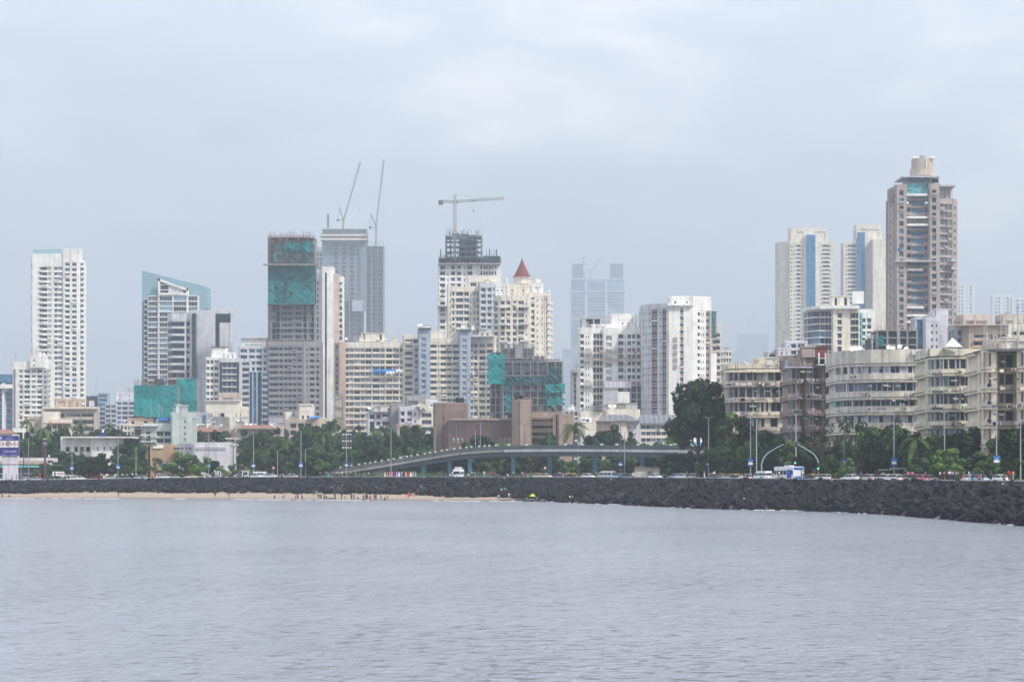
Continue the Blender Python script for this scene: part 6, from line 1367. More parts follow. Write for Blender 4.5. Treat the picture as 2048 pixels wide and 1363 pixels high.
x,y=WX(1398,690),690; T=Thing('blue_bus_shelter','pale blue and white hoarding panel behind the end of the flyover','panel',1398,690); b=MB(); b.box(WX(1386,690),WX(1412,690),690,690.4,WZ(892,690)-.6,WZ(884,690),'p_6fb4de'); b.box(WX(1403,690),WX(1410,690),689.95,689.99,WZ(891,690),WZ(885,690),'white'); b.bar((WX(1388,690),690.5,GZ),(WX(1388,690),690.5,WZ(885,690)),.12,'steel'); b.bar((WX(1410,690),690.5,GZ),(WX(1410,690),690.5,WZ(885,690)),.12,'steel'); T.part('panel',b); T.done()
# ================================================================== vehicles
def loft(b,secs,k):   # secs: (x, halfwidth_bottom, z0, halfwidth_top, z1)
    vs=[]; 
    for x,wb,z0,wt,z1 in secs: vs+=[(x,-wb,z0),(x,-wb*1.02,(z0+z1)*.5),(x,-wt,z1),(x,wt,z1),(x,wb*1.02,(z0+z1)*.5),(x,wb,z0)]
    n=6; fs=[]
    for i in range(len(secs)-1):
        for j in range(n): fs.append((i*n+j,(i+1)*n+j,(i+1)*n+(j+1)%n,i*n+(j+1)%n))
    fs+= [tuple(range(n)),tuple(range((len(secs)-1)*n,len(secs)*n))[::-1]]; b.add(vs,fs,k)
def wheelmesh():
    t=MB(); t.lathe([(.20,-.1),(.31,-.1),(.325,0),(.31,.1),(.20,.1)],'black',14); t.v=[(x,z,y) for x,y,z in t.v]
    r=MB(); r.lathe([(.03,-.105),(.2,-.1),(.2,.1),(.03,.105)],'lgrey',10); r.v=[(x,z,y) for x,y,z in r.v]; return t.mesh('tyre'),r.mesh('rim')
TY,RI=wheelmesh()
VEH={}
def vehicle_meshes(kind):
    B=MB(); out=[]
    if kind in('sedan','taxi','hatch'):
        hb={'sedan':1,'taxi':1,'hatch':0}[kind]; L_=2.15 if hb else 1.85
        loft(B,[(-L_,.62,.38,.55,.72),(-L_+.12,.78,.26,.72,.92),(-L_+.6,.82,.22,.76,.98 if hb else 1.02),(-.2,.84,.2,.79,.98),(.8,.84,.2,.79,.95),(1.2,.83,.2,.76,.9),(L_-.2,.78,.24,.66,.74),(L_,.62,.3,.5,.62)],'BODY')
        c0,c1,c2,c3=((-1.65,-.95,.35,1.05) if hb else (-1.78,-1.45,.35,1.05))
        R_=MB(); loft(R_,[(c1,.60,1.40,.56,1.45),(c1+.3,.62,1.43,.58,1.49),(c2-.1,.62,1.43,.58,1.49),(c2+.05,.60,1.38,.56,1.43)],'ROOF')
        G=MB(); loft(G,[(c0,.74,.90,.70,.98),(c1,.74,.94,.60,1.40),(c2,.74,.94,.60,1.40),(c3,.74,.88,.70,.94)],'g_void')
        P=MB()
        for s in(-1,1):
            P.bar((c1,s*.62,1.42),(c0+.05,s*.73,.97),.035,'ROOF'); P.bar((-.25,s*.62,1.42),(-.25,s*.76,.96),.03,'ROOF'); P.bar((c2,s*.62,1.42),(c3,s*.73,.94),.035,'ROOF')
        out=[('body',B),('roof',R_),('glazing',G),('pillar_frame',P)]; wb=(-1.3,1.3) if hb else (-1.15,1.15); hl=(L_-.06,.5,.62); zw=.32; sc=1
    elif kind=='van':
        loft(B,[(-2.3,.85,.3,.8,1.0),(-2.25,.9,.28,.86,1.15),(1.5,.9,.28,.86,1.15),(2.2,.86,.3,.8,1.0),(2.4,.7,.35,.66,.8)],'BODY'); R_=MB(); loft(R_,[(-2.27,.84,1.62,.78,2.0),(-2.1,.85,1.62,.8,2.08),(1.0,.85,1.62,.8,2.08),(1.35,.82,1.6,.74,1.95)],'ROOF')
        G=MB(); loft(G,[(-2.26,.84,1.14,.82,1.63),(1.2,.84,1.14,.82,1.63),(1.9,.84,1.1,.8,1.2)],'g_void'); P=MB()
        for s in(-1,1):
            for x in(-2.2,-1.0,.3): P.box(x,x+.14,s*.87-.02,s*.87+.02,1.13,1.65,'ROOF')
            P.bar((1.3,s*.83,1.65),(2.0,s*.83,1.15),.05,'ROOF')
        out=[('body',B),('roof',R_),('glazing',G),('pillar_frame',P)]; wb=(-1.5,1.6); hl=(2.34,.5,.7)
    me={n:b.mesh(n) for n,b in out}
    h=MB(); h.box(0,.05,-.13,.13,-.08,.08,'p_f0ecd8'); me['headlight']=h.mesh('headlight'); t=MB(); t.box(-.05,0,-.12,.12,-.09,.09,'p_a02020'); me['tail_light']=t.mesh('tail_light')
    return me,[n for n,_ in out],wb,hl
for s_ in('BODY','ROOF'): COL[s_]=(.5,.5,.5)
def vehicle(kind,px,off,col,label,roof=None,parts=True,flip=0,turn=0,cat='car'):
    if kind not in VEH: VEH[kind]=vehicle_meshes(kind)
    me,names,wb,hl=VEH[kind]; x,y,a=offl(px,off); e=link('taxi' if kind=='taxi' else 'parked_van' if kind=='van' else 'car',None,None,(x,y,gzp(px)+.01),(0,0,a+math.pi*flip+turn)); tag(e,label,cat,'vehicles on the shore road')
    for n in names:
        o=link(n,me[n],e)
        for i,m in enumerate(me[n].materials):
            if m.name.startswith(('BODY','ROOF')):
                o.material_slots[i].link='OBJECT'; o.material_slots[i].material=mat(col if (m.name.startswith('BODY') or roof is None) else roof)
    for xx in wb:
        for s in(-1,1):
            t=link('wheel',TY,e,(xx,s*.74,.325)); link('rim',RI,t)
    if parts:
        for s in(-1,1): link('headlight',me['headlight'],e,(hl[0],s*hl[1],hl[2])); link('tail_light',me['tail_light'],e,(-hl[0]-.03,s*hl[1],hl[2]+.12))
WH='car_e8e9ec'; SIL='car_a9adb3'; GR='car_55585f'; BK='car_1c1d22'; RD='car_7c1f25'; BL='car_2b4c86'; CRM='car_d8cfae'; YL='car_e0a92a'; LB='car_8fb3cf'
cars=[(1525,9.5,'van',WH,None,'tall white van beside the blue-boarded lamp post',1,.3),(1541,12.5,'sedan',WH,None,'white saloon close behind the white van'),
(1626,12,'taxi',BK,YL,'black taxi with a yellow roof right of the bus'),(1646,9.5,'hatch',WH,None,'white hatchback right of the black and yellow taxi'),(1700,9,'sedan',WH,None,'bright white saloon with red tail lights in front of the pale curved house',1,.35),
(1676,14,'sedan',RD,None,'dark red car half hidden beyond the small light green tree'),(1737,9.5,'sedan','car_c9d0c8',None,'pale grey-green saloon left of the two people in black',1,.35),(1769,10,'sedan',WH,None,'left one of two white cars right of the people in black',1,.35),(1787,8.5,'hatch',WH,None,'right one of two white cars right of the people in black',1,.35),
(1732,15,'hatch','car_b03038',None,'red vehicle behind the pale grey-green saloon'),(1812,11,'hatch',SIL,None,'silver car before the bus shelter'),(1837,12,'sedan',CRM,None,'cream car under the pale shelter roof',1,.35),(1862,12,'hatch',SIL,None,'silver-grey small car left of the white box truck'),
(1848,9,'hatch','car_c06a7a',None,'rose pink car below the near palm'),(1940,10,'sedan',WH,None,'white car right of the standing group at the near wall',1,.35),(1960,9,'hatch',LB,None,'light blue car between two white ones'),(1974,12,'sedan',RD,None,'dark red car left of the blue-boarded lamp post at the right',1,.35),(1998,8.5,'sedan',WH,None,'white saloon at the foot of the lamp post before the nearest house',1,.35),
(1440,12,'hatch',CRM,YL,'cream and yellow car below the bushy mid-green tree'),(1456,10,'hatch',SIL,None,'silver car right of the cream and yellow one'),(1473,11,'taxi',BK,YL,'yellow-roofed taxi below the first sea-front house'),(1490,9,'hatch',WH,None,'white hatchback left of the white van'),(1428,9,'sedan',GR,None,'dark grey car at the foot of the pale double lamp'),
(1365,9,'sedan',WH,None,'white saloon under the big leaning tree',1,.35),(1350,11,'hatch',LB,None,'pale blue car left of the white saloon under the leaning tree'),(1385,10,'hatch',SIL,None,'silver car right of the white saloon under the leaning tree'),
(1236,9,'sedan',LB,None,'bluish saloon just left of the dark double lamp',1,.6),(1252,8.5,'sedan',GR,None,'grey saloon just right of the dark double lamp',1,.6),(1213,10,'van','car_b9bec4','car_d9d9dc','white and red small truck-like van before the last blue flyover pier'),(1177,9,'hatch',WH,None,'silver-white car with a big windscreen under the flyover',0,.3),
(1145,9,'taxi',BK,YL,'black taxi with one bright headlight under the flyover'),(1091,9,'hatch',CRM,None,'cream car with a shining headlamp below the warning sign'),(1078,11,'sedan',CRM,None,'pale car left of the cream car under the flyover'),(1118,12,'sedan',GR,None,'dark car between the warning sign and the taxi'),
(1200,12,'hatch',GR,None,'dark grey hatchback behind the silver-white car'),(1310,12,'hatch',WH,None,'white car before the low cream shop')]
for c in cars:
    vehicle(c[2],c[0],c[1],c[3],c[5],c[4],flip=c[6] if len(c)>6 else rnd.choice((0,1)),turn=c[7] if len(c)>7 else rnd.uniform(.1,.5),cat='taxi' if c[2]=='taxi' else 'van' if c[2]=='van' else 'car')
# left stretch of road: nose to tail, seen side on
for i,(px,kind,col,roof,lab) in enumerate(((8,'sedan',WH,None,'white car at the far left edge of the road'),(42,'sedan',SIL,None,'silver car at the foot of the hoarding pillar'),(50,'hatch',WH,None,'white hatchback right of the hoarding pillar'),(68,'sedan',SIL,None,'pale car before the station front'),(99,'hatch',GR,None,'grey hatchback left of the notice board'),
(148,'sedan',WH,None,'left one of two white cars right of the notice board'),(160,'hatch',WH,None,'right one of two white cars right of the notice board'),(193,'hatch',RD,None,'dark red car before the broad olive tree'),(222,'sedan',SIL,None,'silver saloon left of the first blue lamp board'),(245,'sedan',GR,None,'grey saloon near the white-shirted walkers'),
(282,'sedan',SIL,None,'light grey car before the orange building'),(324,'sedan',WH,None,'white car beside the short blue-board post'),(348,'hatch',SIL,None,'small silver car under the leafy round tree'),(383,'taxi',CRM,YL,'cream and yellow taxi between two small roadside trees'),(400,'hatch',CRM,None,'cream hatchback under the smaller roadside tree'),
(509,'sedan',WH,None,'white car right of the kiosk'),(522,'van',WH,None,'white van-like car near the warning sign'),(540,'sedan',WH,None,'long white saloon below the warning sign'),(532,'hatch',SIL,None,'silver hatchback between the white van and the white saloon'),(582,'sedan',SIL,None,'silver car left of the flyover ramp'),(655,'hatch',GR,None,'dark car beside the beginning of the ramp'))):
    vehicle(kind,px,10.5 if i%2 else 13,col,lab,roof,False,flip=i%2,cat='taxi' if kind=='taxi' else 'car')
# cars on the flyover
for px,col,lab in((1325,SIL,'silver car passing on the flyover, left of its neighbour'),(1352,WH,'white car on the flyover above the big leaning tree'),(1132,SIL,'silver car driving on the flyover right of the bridge palm'),(808,WH,'white car climbing the flyover ramp')):
    i=min(range(len(FP)),key=lambda j:abs(FP[j][0]-px)); x,y=fpts[i]; me,names,wb,hl=VEH['hatch']; e=link('car',None,None,(x,y+3,ftop[i]-1.0),(0,-.05 if px<900 else 0,math.atan2(fpts[i+1][1]-y,fpts[i+1][0]-x))); tag(e,lab,'car','vehicles on the flyover')
    for n in names:
        o=link(n,me[n],e)
        for k,m in enumerate(me[n].materials):
            if m.name.startswith(('BODY','ROOF')): o.material_slots[k].link='OBJECT'; o.material_slots[k].material=mat(col)
    for xx in wb:
        for s in(-1,1): link('wheel',TY,e,(xx,s*.74,.325))
# bus
def bigbus(px,off,lab,turn,jeep=False):
    x,y,a=offl(px,off); e=link('bus' if not jeep else 'police_van',None,None,(x,y,gzp(px)+.01),(0,0,a+turn)); tag(e,lab,'bus' if not jeep else 'van'); L_=5.2 if not jeep else 2.3; W=1.25 if not jeep else 1.0; H=3.0 if not jeep else 2.6
    b=MB(); b.box(-L_,L_,-W,W,.35,H*.44,'p_e6e8ee'); b.box(-L_,L_,-W,W,H*.74,H-.12,'p_e6e8ee'); 
    for q in ([-L_,-3.4,-1.6,.2,2.0,3.8,L_-.12] if not jeep else [-L_,-1,.9,L_-.12]): b.box(q,q+.12,-W,W,H*.44,H*.74,'p_e6e8ee')
    b.build('body',e); b=MB(); b.box(-L_+.06,L_-.06,-W+.06,W-.06,H*.44,H*.74,'g_void'); b.build('window_band',e)
    b=MB(); b.box(-L_+.2,L_-.2,-W+.12,W-.12,H-.12,H+.05,'p_d8dae0'); b.box(-1.4,1.2,-.6,.6,H+.05,H+.28,'p_d8dae0'); b.build('roof',e)
    if not jeep:
        b=MB(); b.box(-4.3,-1.9,-W-.02,-W-.002,.36,H*.8,'p_2a62b8'); b.box(-L_-.02,-L_-.002,-W+.1,W-.1,.5,1.0,'p_2a62b8'); b.box(-4.3,-1.9,W+.002,W+.02,.36,H*.8,'p_2a62b8'); b.box(-L_-.03,-L_-.021,-W+.15,W-.15,H*.78,H*.95,'p_2a62b8'); b.build('blue_stripe',e)
    else:
        b=MB(); b.box(-L_-.04,-L_-.002,-W+.12,W-.12,1.15,2.0,'g_void'); b.build('windscreen',e); b=MB(); b.box(-1.6,1.6,-.7,.7,H+.28,H+.62,'lgrey'); b.build('roof_load',e)
    for xx in((-3.4,3.3) if not jeep else(-1.7,1.8)):
        for s in(-1,1): t=link('wheel',TY,e,(xx,s*(W-.1),.46),None,(1.45,1.3,1.45)); link('rim',RI,t)
    for s in(-1,1): b=MB(); b.box(-L_-.06,-L_,s*.8-.15,s*.8+.15,.7,.92,'p_f0ecd8'); b.build('headlight',e)
bigbus(1578,10.5,'white and blue bus stopped behind a small tree',3.08); bigbus(917,7,'white boxy van with a load on its roof under the flyover',2.0,True)
# ================================================================== people
def skin(vs,es,rad,root=0,sub=1):
    me=bpy.data.meshes.new('t'); me.from_pydata(vs,es,[]); ob=bpy.data.objects.new('t',me); COLL.objects.link(ob)
    m=ob.modifiers.new('s','SKIN'); sk=me.skin_vertices[0].data if me.skin_vertices else None
    if sk is None: me.skin_vertices_add() if hasattr(me,'skin_vertices_add') else None; sk=me.skin_vertices[0].data
    for i,r in enumerate(rad): sk[i].radius=(r,r) if not isinstance(r,tuple) else r
    sk[root].use_root=True
    if sub: s=ob.modifiers.new('u','SUBSURF'); s.levels=sub; s.render_levels=sub
    bpy.context.view_layer.update(); out=bpy.data.meshes.new_from_object(ob.evaluated_get(bpy.context.evaluated_depsgraph_get())); bpy.data.objects.remove(ob); 
    out.polygons.foreach_set('use_smooth',[True]*len(out.polygons)); return out
POSES={}
def pose(name,hip,lean,legs,arms,head=0):
    """legs/arms: for each side a list of joint positions relative to hip / shoulder"""
    hip=Vector((0,0,hip)); up=Vector((0,-math.sin(lean),math.cos(lean)))  # leans toward -y (camera side) when positive
    ch=hip+up*.42; nk=hip+up*.56; hd=hip+up*.70; tp=hip+up*.80
    vs=[hip,hip+up*.2,ch,nk,hd,tp]; es=[(0,1),(1,2),(2,3),(3,4),(4,5)]; rad=[(.15,.11),(.13,.10),(.17,.11),(.055,.055),(.095,.105),(.07,.08)]
    shirt_v=[hip+up*.02,hip+up*.2,ch,hip+up*.5]; shirt_e=[(0,1),(1,2),(2,3)]; shirt_r=[(.175,.13),(.15,.12),(.19,.13),(.09,.08)]
    tr_v=[hip+up*.04]; tr_e=[]; tr_r=[(.165,.125)]
    for s,(kn,an) in zip((-1,1),legs):
        h=hip+Vector((s*.09,0,-.05)); k=hip+Vector(kn); a=hip+Vector(an); toe=a+Vector((0,-.16,-.03)); o=len(vs)
        vs+=[h,k,a,toe]; es+=[(0,o),(o,o+1),(o+1,o+2),(o+2,o+3)]; rad+=[.085,.055,.04,.035]
        o=len(tr_v); tr_v+=[h,k,a.lerp(k,.12)]; tr_e+=[(0,o),(o,o+1),(o+1,o+2)]; tr_r+=[.105,.08,.065]
    for s,(el,wr) in zip((-1,1),arms):
        sh=ch+Vector((s*.19,0,.04)); e=sh+Vector(el); w_=sh+Vector(wr); d=(w_-e).normalized(); palm=w_+d*.08; o=len(vs)
        vs+=[sh,e,w_,palm]; es+=[(2,o),(o,o+1),(o+1,o+2),(o+2,o+3)]; rad+=[.055,.042,.027,(.035,.018)]
        sd=d.orthogonal().normalized()
        for j,(off,ln) in enumerate(((-.027,.062),(-.009,.075),(.009,.07),(.027,.055))):
            q=len(vs); f0=palm+sd*off+d*.02; vs+=[f0,f0+d*ln*.55+Vector((0,-.008,0)),f0+d*ln+Vector((0,-.025,0))]; es+=[(o+3,q),(q,q+1),(q+1,q+2)]; rad+=[.010,.009,.008]
        q=len(vs); vs+=[w_+d*.03+sd*-.035,w_+d*.07+sd*-.06]; es+=[(o+2,q),(q,q+1)]; rad+=[.011,.009]
        q=len(shirt_v); shirt_v+=[sh,e.lerp(sh,.25)]; shirt_e+=[(2,q),(q,q+1)]; shirt_r+=[.075,.062]
    body=skin([tuple(v) for v in vs],es,rad); shirt=skin([tuple(v) for v in shirt_v],shirt_e,shirt_r); tr=skin([tuple(v) for v in tr_v],tr_e,tr_r)
    hm=MB(); R_=up.to_track_quat('Z','Y').to_matrix(); prof=[(.112,-.02),(.122,.05),(.105,.11),(.055,.145),(.01,.155)]; hm.lathe(prof,'black',10); hm.v=[tuple(hd+R_@Vector((x,y*1.08+.018,z))) for x,y,z in hm.v]
    fc=MB(); f=hd+R_@Vector((0,-.108,0)); fc.bar(f+R_@Vector((0,.02,.02)),f+R_@Vector((0,-.012,-.015)),.012,'skinm',4,.018)
    for s in(-1,1): fc.box(f.x+s*.035-.012,f.x+s*.035+.012,f.y-.004,f.y+.012,f.z+.012,f.z+.026,'black')
    fc.box(f.x-.025,f.x+.025,f.y-.002,f.y+.014,f.z-.05,f.z-.042,'p_7a3030')
    for s in(-1,1): c=hd+R_@Vector((s*.105,.01,0)); fc.bar(c+Vector((0,0,-.03)),c+Vector((0,0,.03)),.018,'skinm',4)
    sk=MB(); n=14; prof=[(.05,1.06),(.17,1.0),(.2,.85),(.24,.5),(.30,.08)]; 
    POSES[name]=(body,shirt,tr,hm.mesh('hair'),fc.mesh('face'),hip.z)
COL['skinm']=(.22,.12,.075); COL['skin']=(.22,.12,.075)
lg=lambda a:[((-.1,a*-.05,-.43),(-.11,a*.1,-.86)),((.1,a*.05-.02,-.43),(.11,-a*.02,-.86))]
pose('stand',.92,.02,[((-.1,-.02,-.43),(-.11,0,-.86)),((.1,-.02,-.43),(.12,0,-.86))],[((-.05,0,-.28),(-.07,-.06,-.52)),((.05,0,-.28),(.06,-.05,-.52))])
pose('akimbo',.92,0,[((-.12,-.02,-.43),(-.16,0,-.86)),((.12,-.02,-.43),(.16,0,-.86))],[((-.18,0,-.24),(-.04,-.08,-.38)),((.06,0,-.28),(.08,-.04,-.52))])
pose('walk',.91,.06,[((-.1,-.20,-.40),(-.12,-.28,-.83)),((.1,.06,-.43),(.12,.34,-.78))],[((-.05,.12,-.26),(-.06,.10,-.50)),((.05,-.14,-.25),(.05,-.28,-.44))])
pose('bend',.86,1.15,[((-.11,-.03,-.42),(-.13,.05,-.80)),((.11,-.03,-.42),(.13,.05,-.80))],[((-.03,-.06,-.28),(-.04,-.1,-.52)),((.03,-.06,-.28),(.04,-.1,-.52))])
pose('sit',.14,.12,[((-.11,-.42,.02),(-.11,-.44,-.40)),((.11,-.42,.02),(.11,-.44,-.40))],[((-.1,-.05,-.26),(-.04,-.28,-.32)),((.1,-.05,-.26),(.04,-.28,-.32))])
pose('crouch',.30,.5,[((-.16,-.36,.16),(-.14,-.16,-.22)),((.16,-.36,.16),(.14,-.16,-.22))],[((-.1,-.18,-.2),(-.04,-.38,-.25)),((.1,-.18,-.2),(.04,-.38,-.25))])
pose('reach',.92,.05,[((-.1,-.02,-.43),(-.11,0,-.86)),((.1,-.05,-.43),(.14,-.05,-.86))],[((-.22,-.05,.12),(-.38,-.08,.34)),((.05,0,-.28),(.06,-.05,-.52))])
def skirtmesh():
    b=MB(); n=18; vs=[]; prof=[(.09,1.38),(.17,1.22),(.165,1.02),(.2,.88),(.22,.6),(.26,.3),(.30,.04)]
    for r,z in prof:
        for i in range(n): a=2*math.pi*i/n; q=r*(1+.08*math.sin(a*6)*(1.4-z)); vs.append((q*math.cos(a),q*.75*math.sin(a),z))
    b.add(vs,[(j*n+i,j*n+(i+1)%n,(j+1)*n+(i+1)%n,(j+1)*n+i) for j in range(len(prof)-1) for i in range(n)]+[tuple(range(n)),tuple(range((len(prof)-1)*n,len(prof)*n))[::-1]],'CLOTH'); 
    b.add([(.17,-.1,1.4),(.05,-.16,1.38),(-.14,-.15,.95),(-.2,-.02,.9),(-.2,.12,1.0),(.1,.15,1.38)],[(0,1,2,3),(3,4,5,0)],'CLOTH'); return b.mesh('dress')
COL['CLOTH']=(.5,.5,.5); DRESS=skirtmesh()
CN={'white':'e4e6ea','cream':'ddd3bd','black':'1b1c22','navy':'28304e','blue':'3a5f9a','light blue':'86aed0','teal':'2f9fa0','cyan':'48b4c8','maroon':'6a2233','red':'c8323a','orange':'dd6a35','yellow':'e6b92e','green':'3f9a63','olive':'6b6a3c','purple':'6a3c86','pink':'d883a0','grey':'8e929a','brown':'6e4c3c','dark grey':'3d4048','magenta':'d8338c','lilac':'a99ac6','khaki':'a08e66','peach':'dfae96'}
SKIN=[(.20,.105,.065),(.26,.145,.095),(.15,.08,.05)]
smats=[wallmat('skin_%d'%i,c,.6,.05,.02,3) for i,c in enumerate(SKIN)]
POSN={'stand':'standing','akimbo':'standing','walk':'walking','bend':'bending down','sit':'sitting','crouch':'crouching','reach':'standing with one arm raised'}
def person(x,y,z,ps,top,bot,place,rz=0,dress=False,s=1.0,group=None,what=None):
    body,shirt,tr,hair,face,hz=POSES[ps]; e=link('person',None,None,(x,y,z),(0,0,rz),(s,s,s))
    lab='person %s in a %s %s%s'%(POSN[ps],top,'dress or sari' if dress else 'top and %s trousers'%bot,', '+place)
    tag(e,' '.join(lab.split()[:16]),'person',group)
    lo=0
    if ps=='sit': lo=0
    if ps=='crouch': lo=.0
    def lk(n,me,m):
        o=link(n,me,e,(0,0,lo))
        if not o.data.materials: o.data.materials.append(mat('conc'))
        o.material_slots[0].link='OBJECT'; o.material_slots[0].material=m
    sm_=rnd.choice(smats); lk('body',body,sm_); o=link('face',face,e); link('hair',hair,e,(0,0,lo))
    if dress: lk('dress',DRESS,mat('p_'+CN[top]))
    else: lk('shirt',shirt,mat('p_'+CN[top])); lk('trousers',tr,mat('p_'+CN[bot]))
    return e
beach=[(4,997,'stand','dark grey','black','at the far left edge of the beach'),(237,993,'stand','black','black','alone on the beach under the broad olive tree'),(20,994,'crouch','grey','navy','near the far left edge of the beach'),
(430,993,'stand','black','black','alone on the sand below the cream hall'),(458,994,'walk','maroon','maroon','alone right of the black-clad beachgoer'),(549,998,'reach','cream','black','leftmost of the beach crowd'),(566,997,'bend','white','black','next to the cream-topped one on the sand'),
(591,1000,'stand','orange','black','left in the close trio on the sand'),(595,1001,'stand','maroon','maroon','middle of the close trio on the sand'),(604,1000,'akimbo','light blue','navy','right in the close trio on the sand'),
(627,991,'stand','navy','navy','by the rocks, left of a pair'),(633,992,'stand','light blue','grey','by the rocks, right of a pair'),(638,1002,'walk','maroon','maroon','at the water below the rocks pair'),(642,1002,'stand','purple','dark grey','at the water right of the maroon one'),
(649,1001,'stand','olive','black','with olive top at the water edge'),(653,1000,'walk','cream','black','cream top beside the olive one'),(670,1002,'stand','black','navy','wading below the rocks'),(683,999,'stand','navy','navy','tall navy figure on wet sand'),
(690,998,'bend','white','dark grey','right of the navy figure'),(703,999,'stand','dark grey','black','left of the green-topped one'),(708,999,'walk','green','black','green top in mid beach'),(716,1003,'stand','white','black','wading alone, white top'),
(727,1002,'stand','grey','black','first of four waders'),(731,1003,'walk','dark grey','olive','second of four waders'),(734,1002,'stand','black','black','third of four waders'),(738,1001,'akimbo','white','olive','fourth of four waders'),
(741,1002,'stand','red','red','red-clad in the water edge'),(749,1003,'walk','purple','purple','left of the purple pair'),(752,1002,'stand','maroon','purple','right of the purple pair'),(762,1002,'stand','grey','khaki','grey top near the right end of the crowd'),
(768,1001,'crouch','black','black','small dark figure near the crowd end'),(775,999,'stand','yellow','black','yellow top, rightmost of the beach crowd'),(997,1000,'walk','white','black','white shirt on the sand tip before the rocks'),
(1058,1000,'stand','black','black','beside the green umbrella'),(1140,1003,'stand','white','dark grey','left of the pair on the rocks at the water'),(1145,1003,'stand','white','black','right of the pair on the rocks at the water'),(1018,998,'stand','white','pink','small one below the teal couple'),(1024,998,'stand','maroon','maroon','maroon top by the dark rocks'),(1031,998,'walk','dark grey','maroon','rightmost by the dark rocks near the sand tip')]
for px,py,ps,a,c,pl in beach:
    D=shore_at(px,py); person(WX(px,D),D,max(zshore(px,D),-.25),ps,a,c,pl,rnd.uniform(-2.6,2.6) if ps not in('bend',) else rnd.choice((-1.5,1.5)),s=rnd.uniform(.92,1.03),group='people on the beach')
for px,py,a,pl in((817,994,'red','left of the two orange-red figures on the sand'),(833,990,'orange','brightest orange one near the rocks'),(821,991,'maroon','small one behind the red-dressed figure'),(836,990,'yellow','yellow one behind the brightest orange one')):
    D=shore_at(px,py); person(WX(px,D),D,zshore(px,D),'stand',a,'black',pl,rnd.uniform(-1,1),True,s=.95 if a!='maroon' else .75,group='people on the beach')
rocks=[(664,983,'sit','grey','navy','on rocks left above the beach crowd'),(674,985,'sit','blue','navy','on rocks, blue top above the crowd'),(685,979,'sit','white','navy','on rocks, white top above the crowd'),(748,984,'crouch','white','black','left of two white specks at rock foot'),(753,984,'crouch','light blue','black','right of two at the rock foot'),
(842,982,'crouch','white','grey','on rocks right of the orange figures'),(848,984,'sit','grey','black','on rocks, grey top behind the orange ones'),(855,980,'sit','white','dark grey','higher on rocks right of the orange ones'),(890,967,'crouch','white','navy','alone high on rocks below the flyover bend'),(1003,988,'sit','white','black','on rocks above the white-shirted walker'),
(1012,993,'stand','teal','black','teal top at the rock foot by the sand tip'),(1009,992,'akimbo','cyan','navy','cyan top left of the teal one'),(1403,974,'sit','red','dark grey','tiny red top halfway up the bank'),(1484,972,'stand','white','dark grey','on the bank below the second lamp board'),(1663,973,'crouch','white','brown','alone on the bank below the pinkish house'),
(1738,963,'sit','magenta','maroon','pink top on rocks just under the wall'),(827,958,'sit','cream','brown','on the rocks below the colourful crowd'),(802,962,'sit','grey','navy','just below the wall by the sari crowd'),(493,958,'sit','white','black','just below the wall at the kiosk'),(458,962,'stand','grey','black','on the bank under the cream hall')]
for px,py,ps,a,c,pl in rocks:
    D=shore_at(px,py); person(WX(px,D),D,zshore(px,D)+.75,ps,a,c,pl,rnd.uniform(-.7,.7),s=.98,group='people on the rock bank')
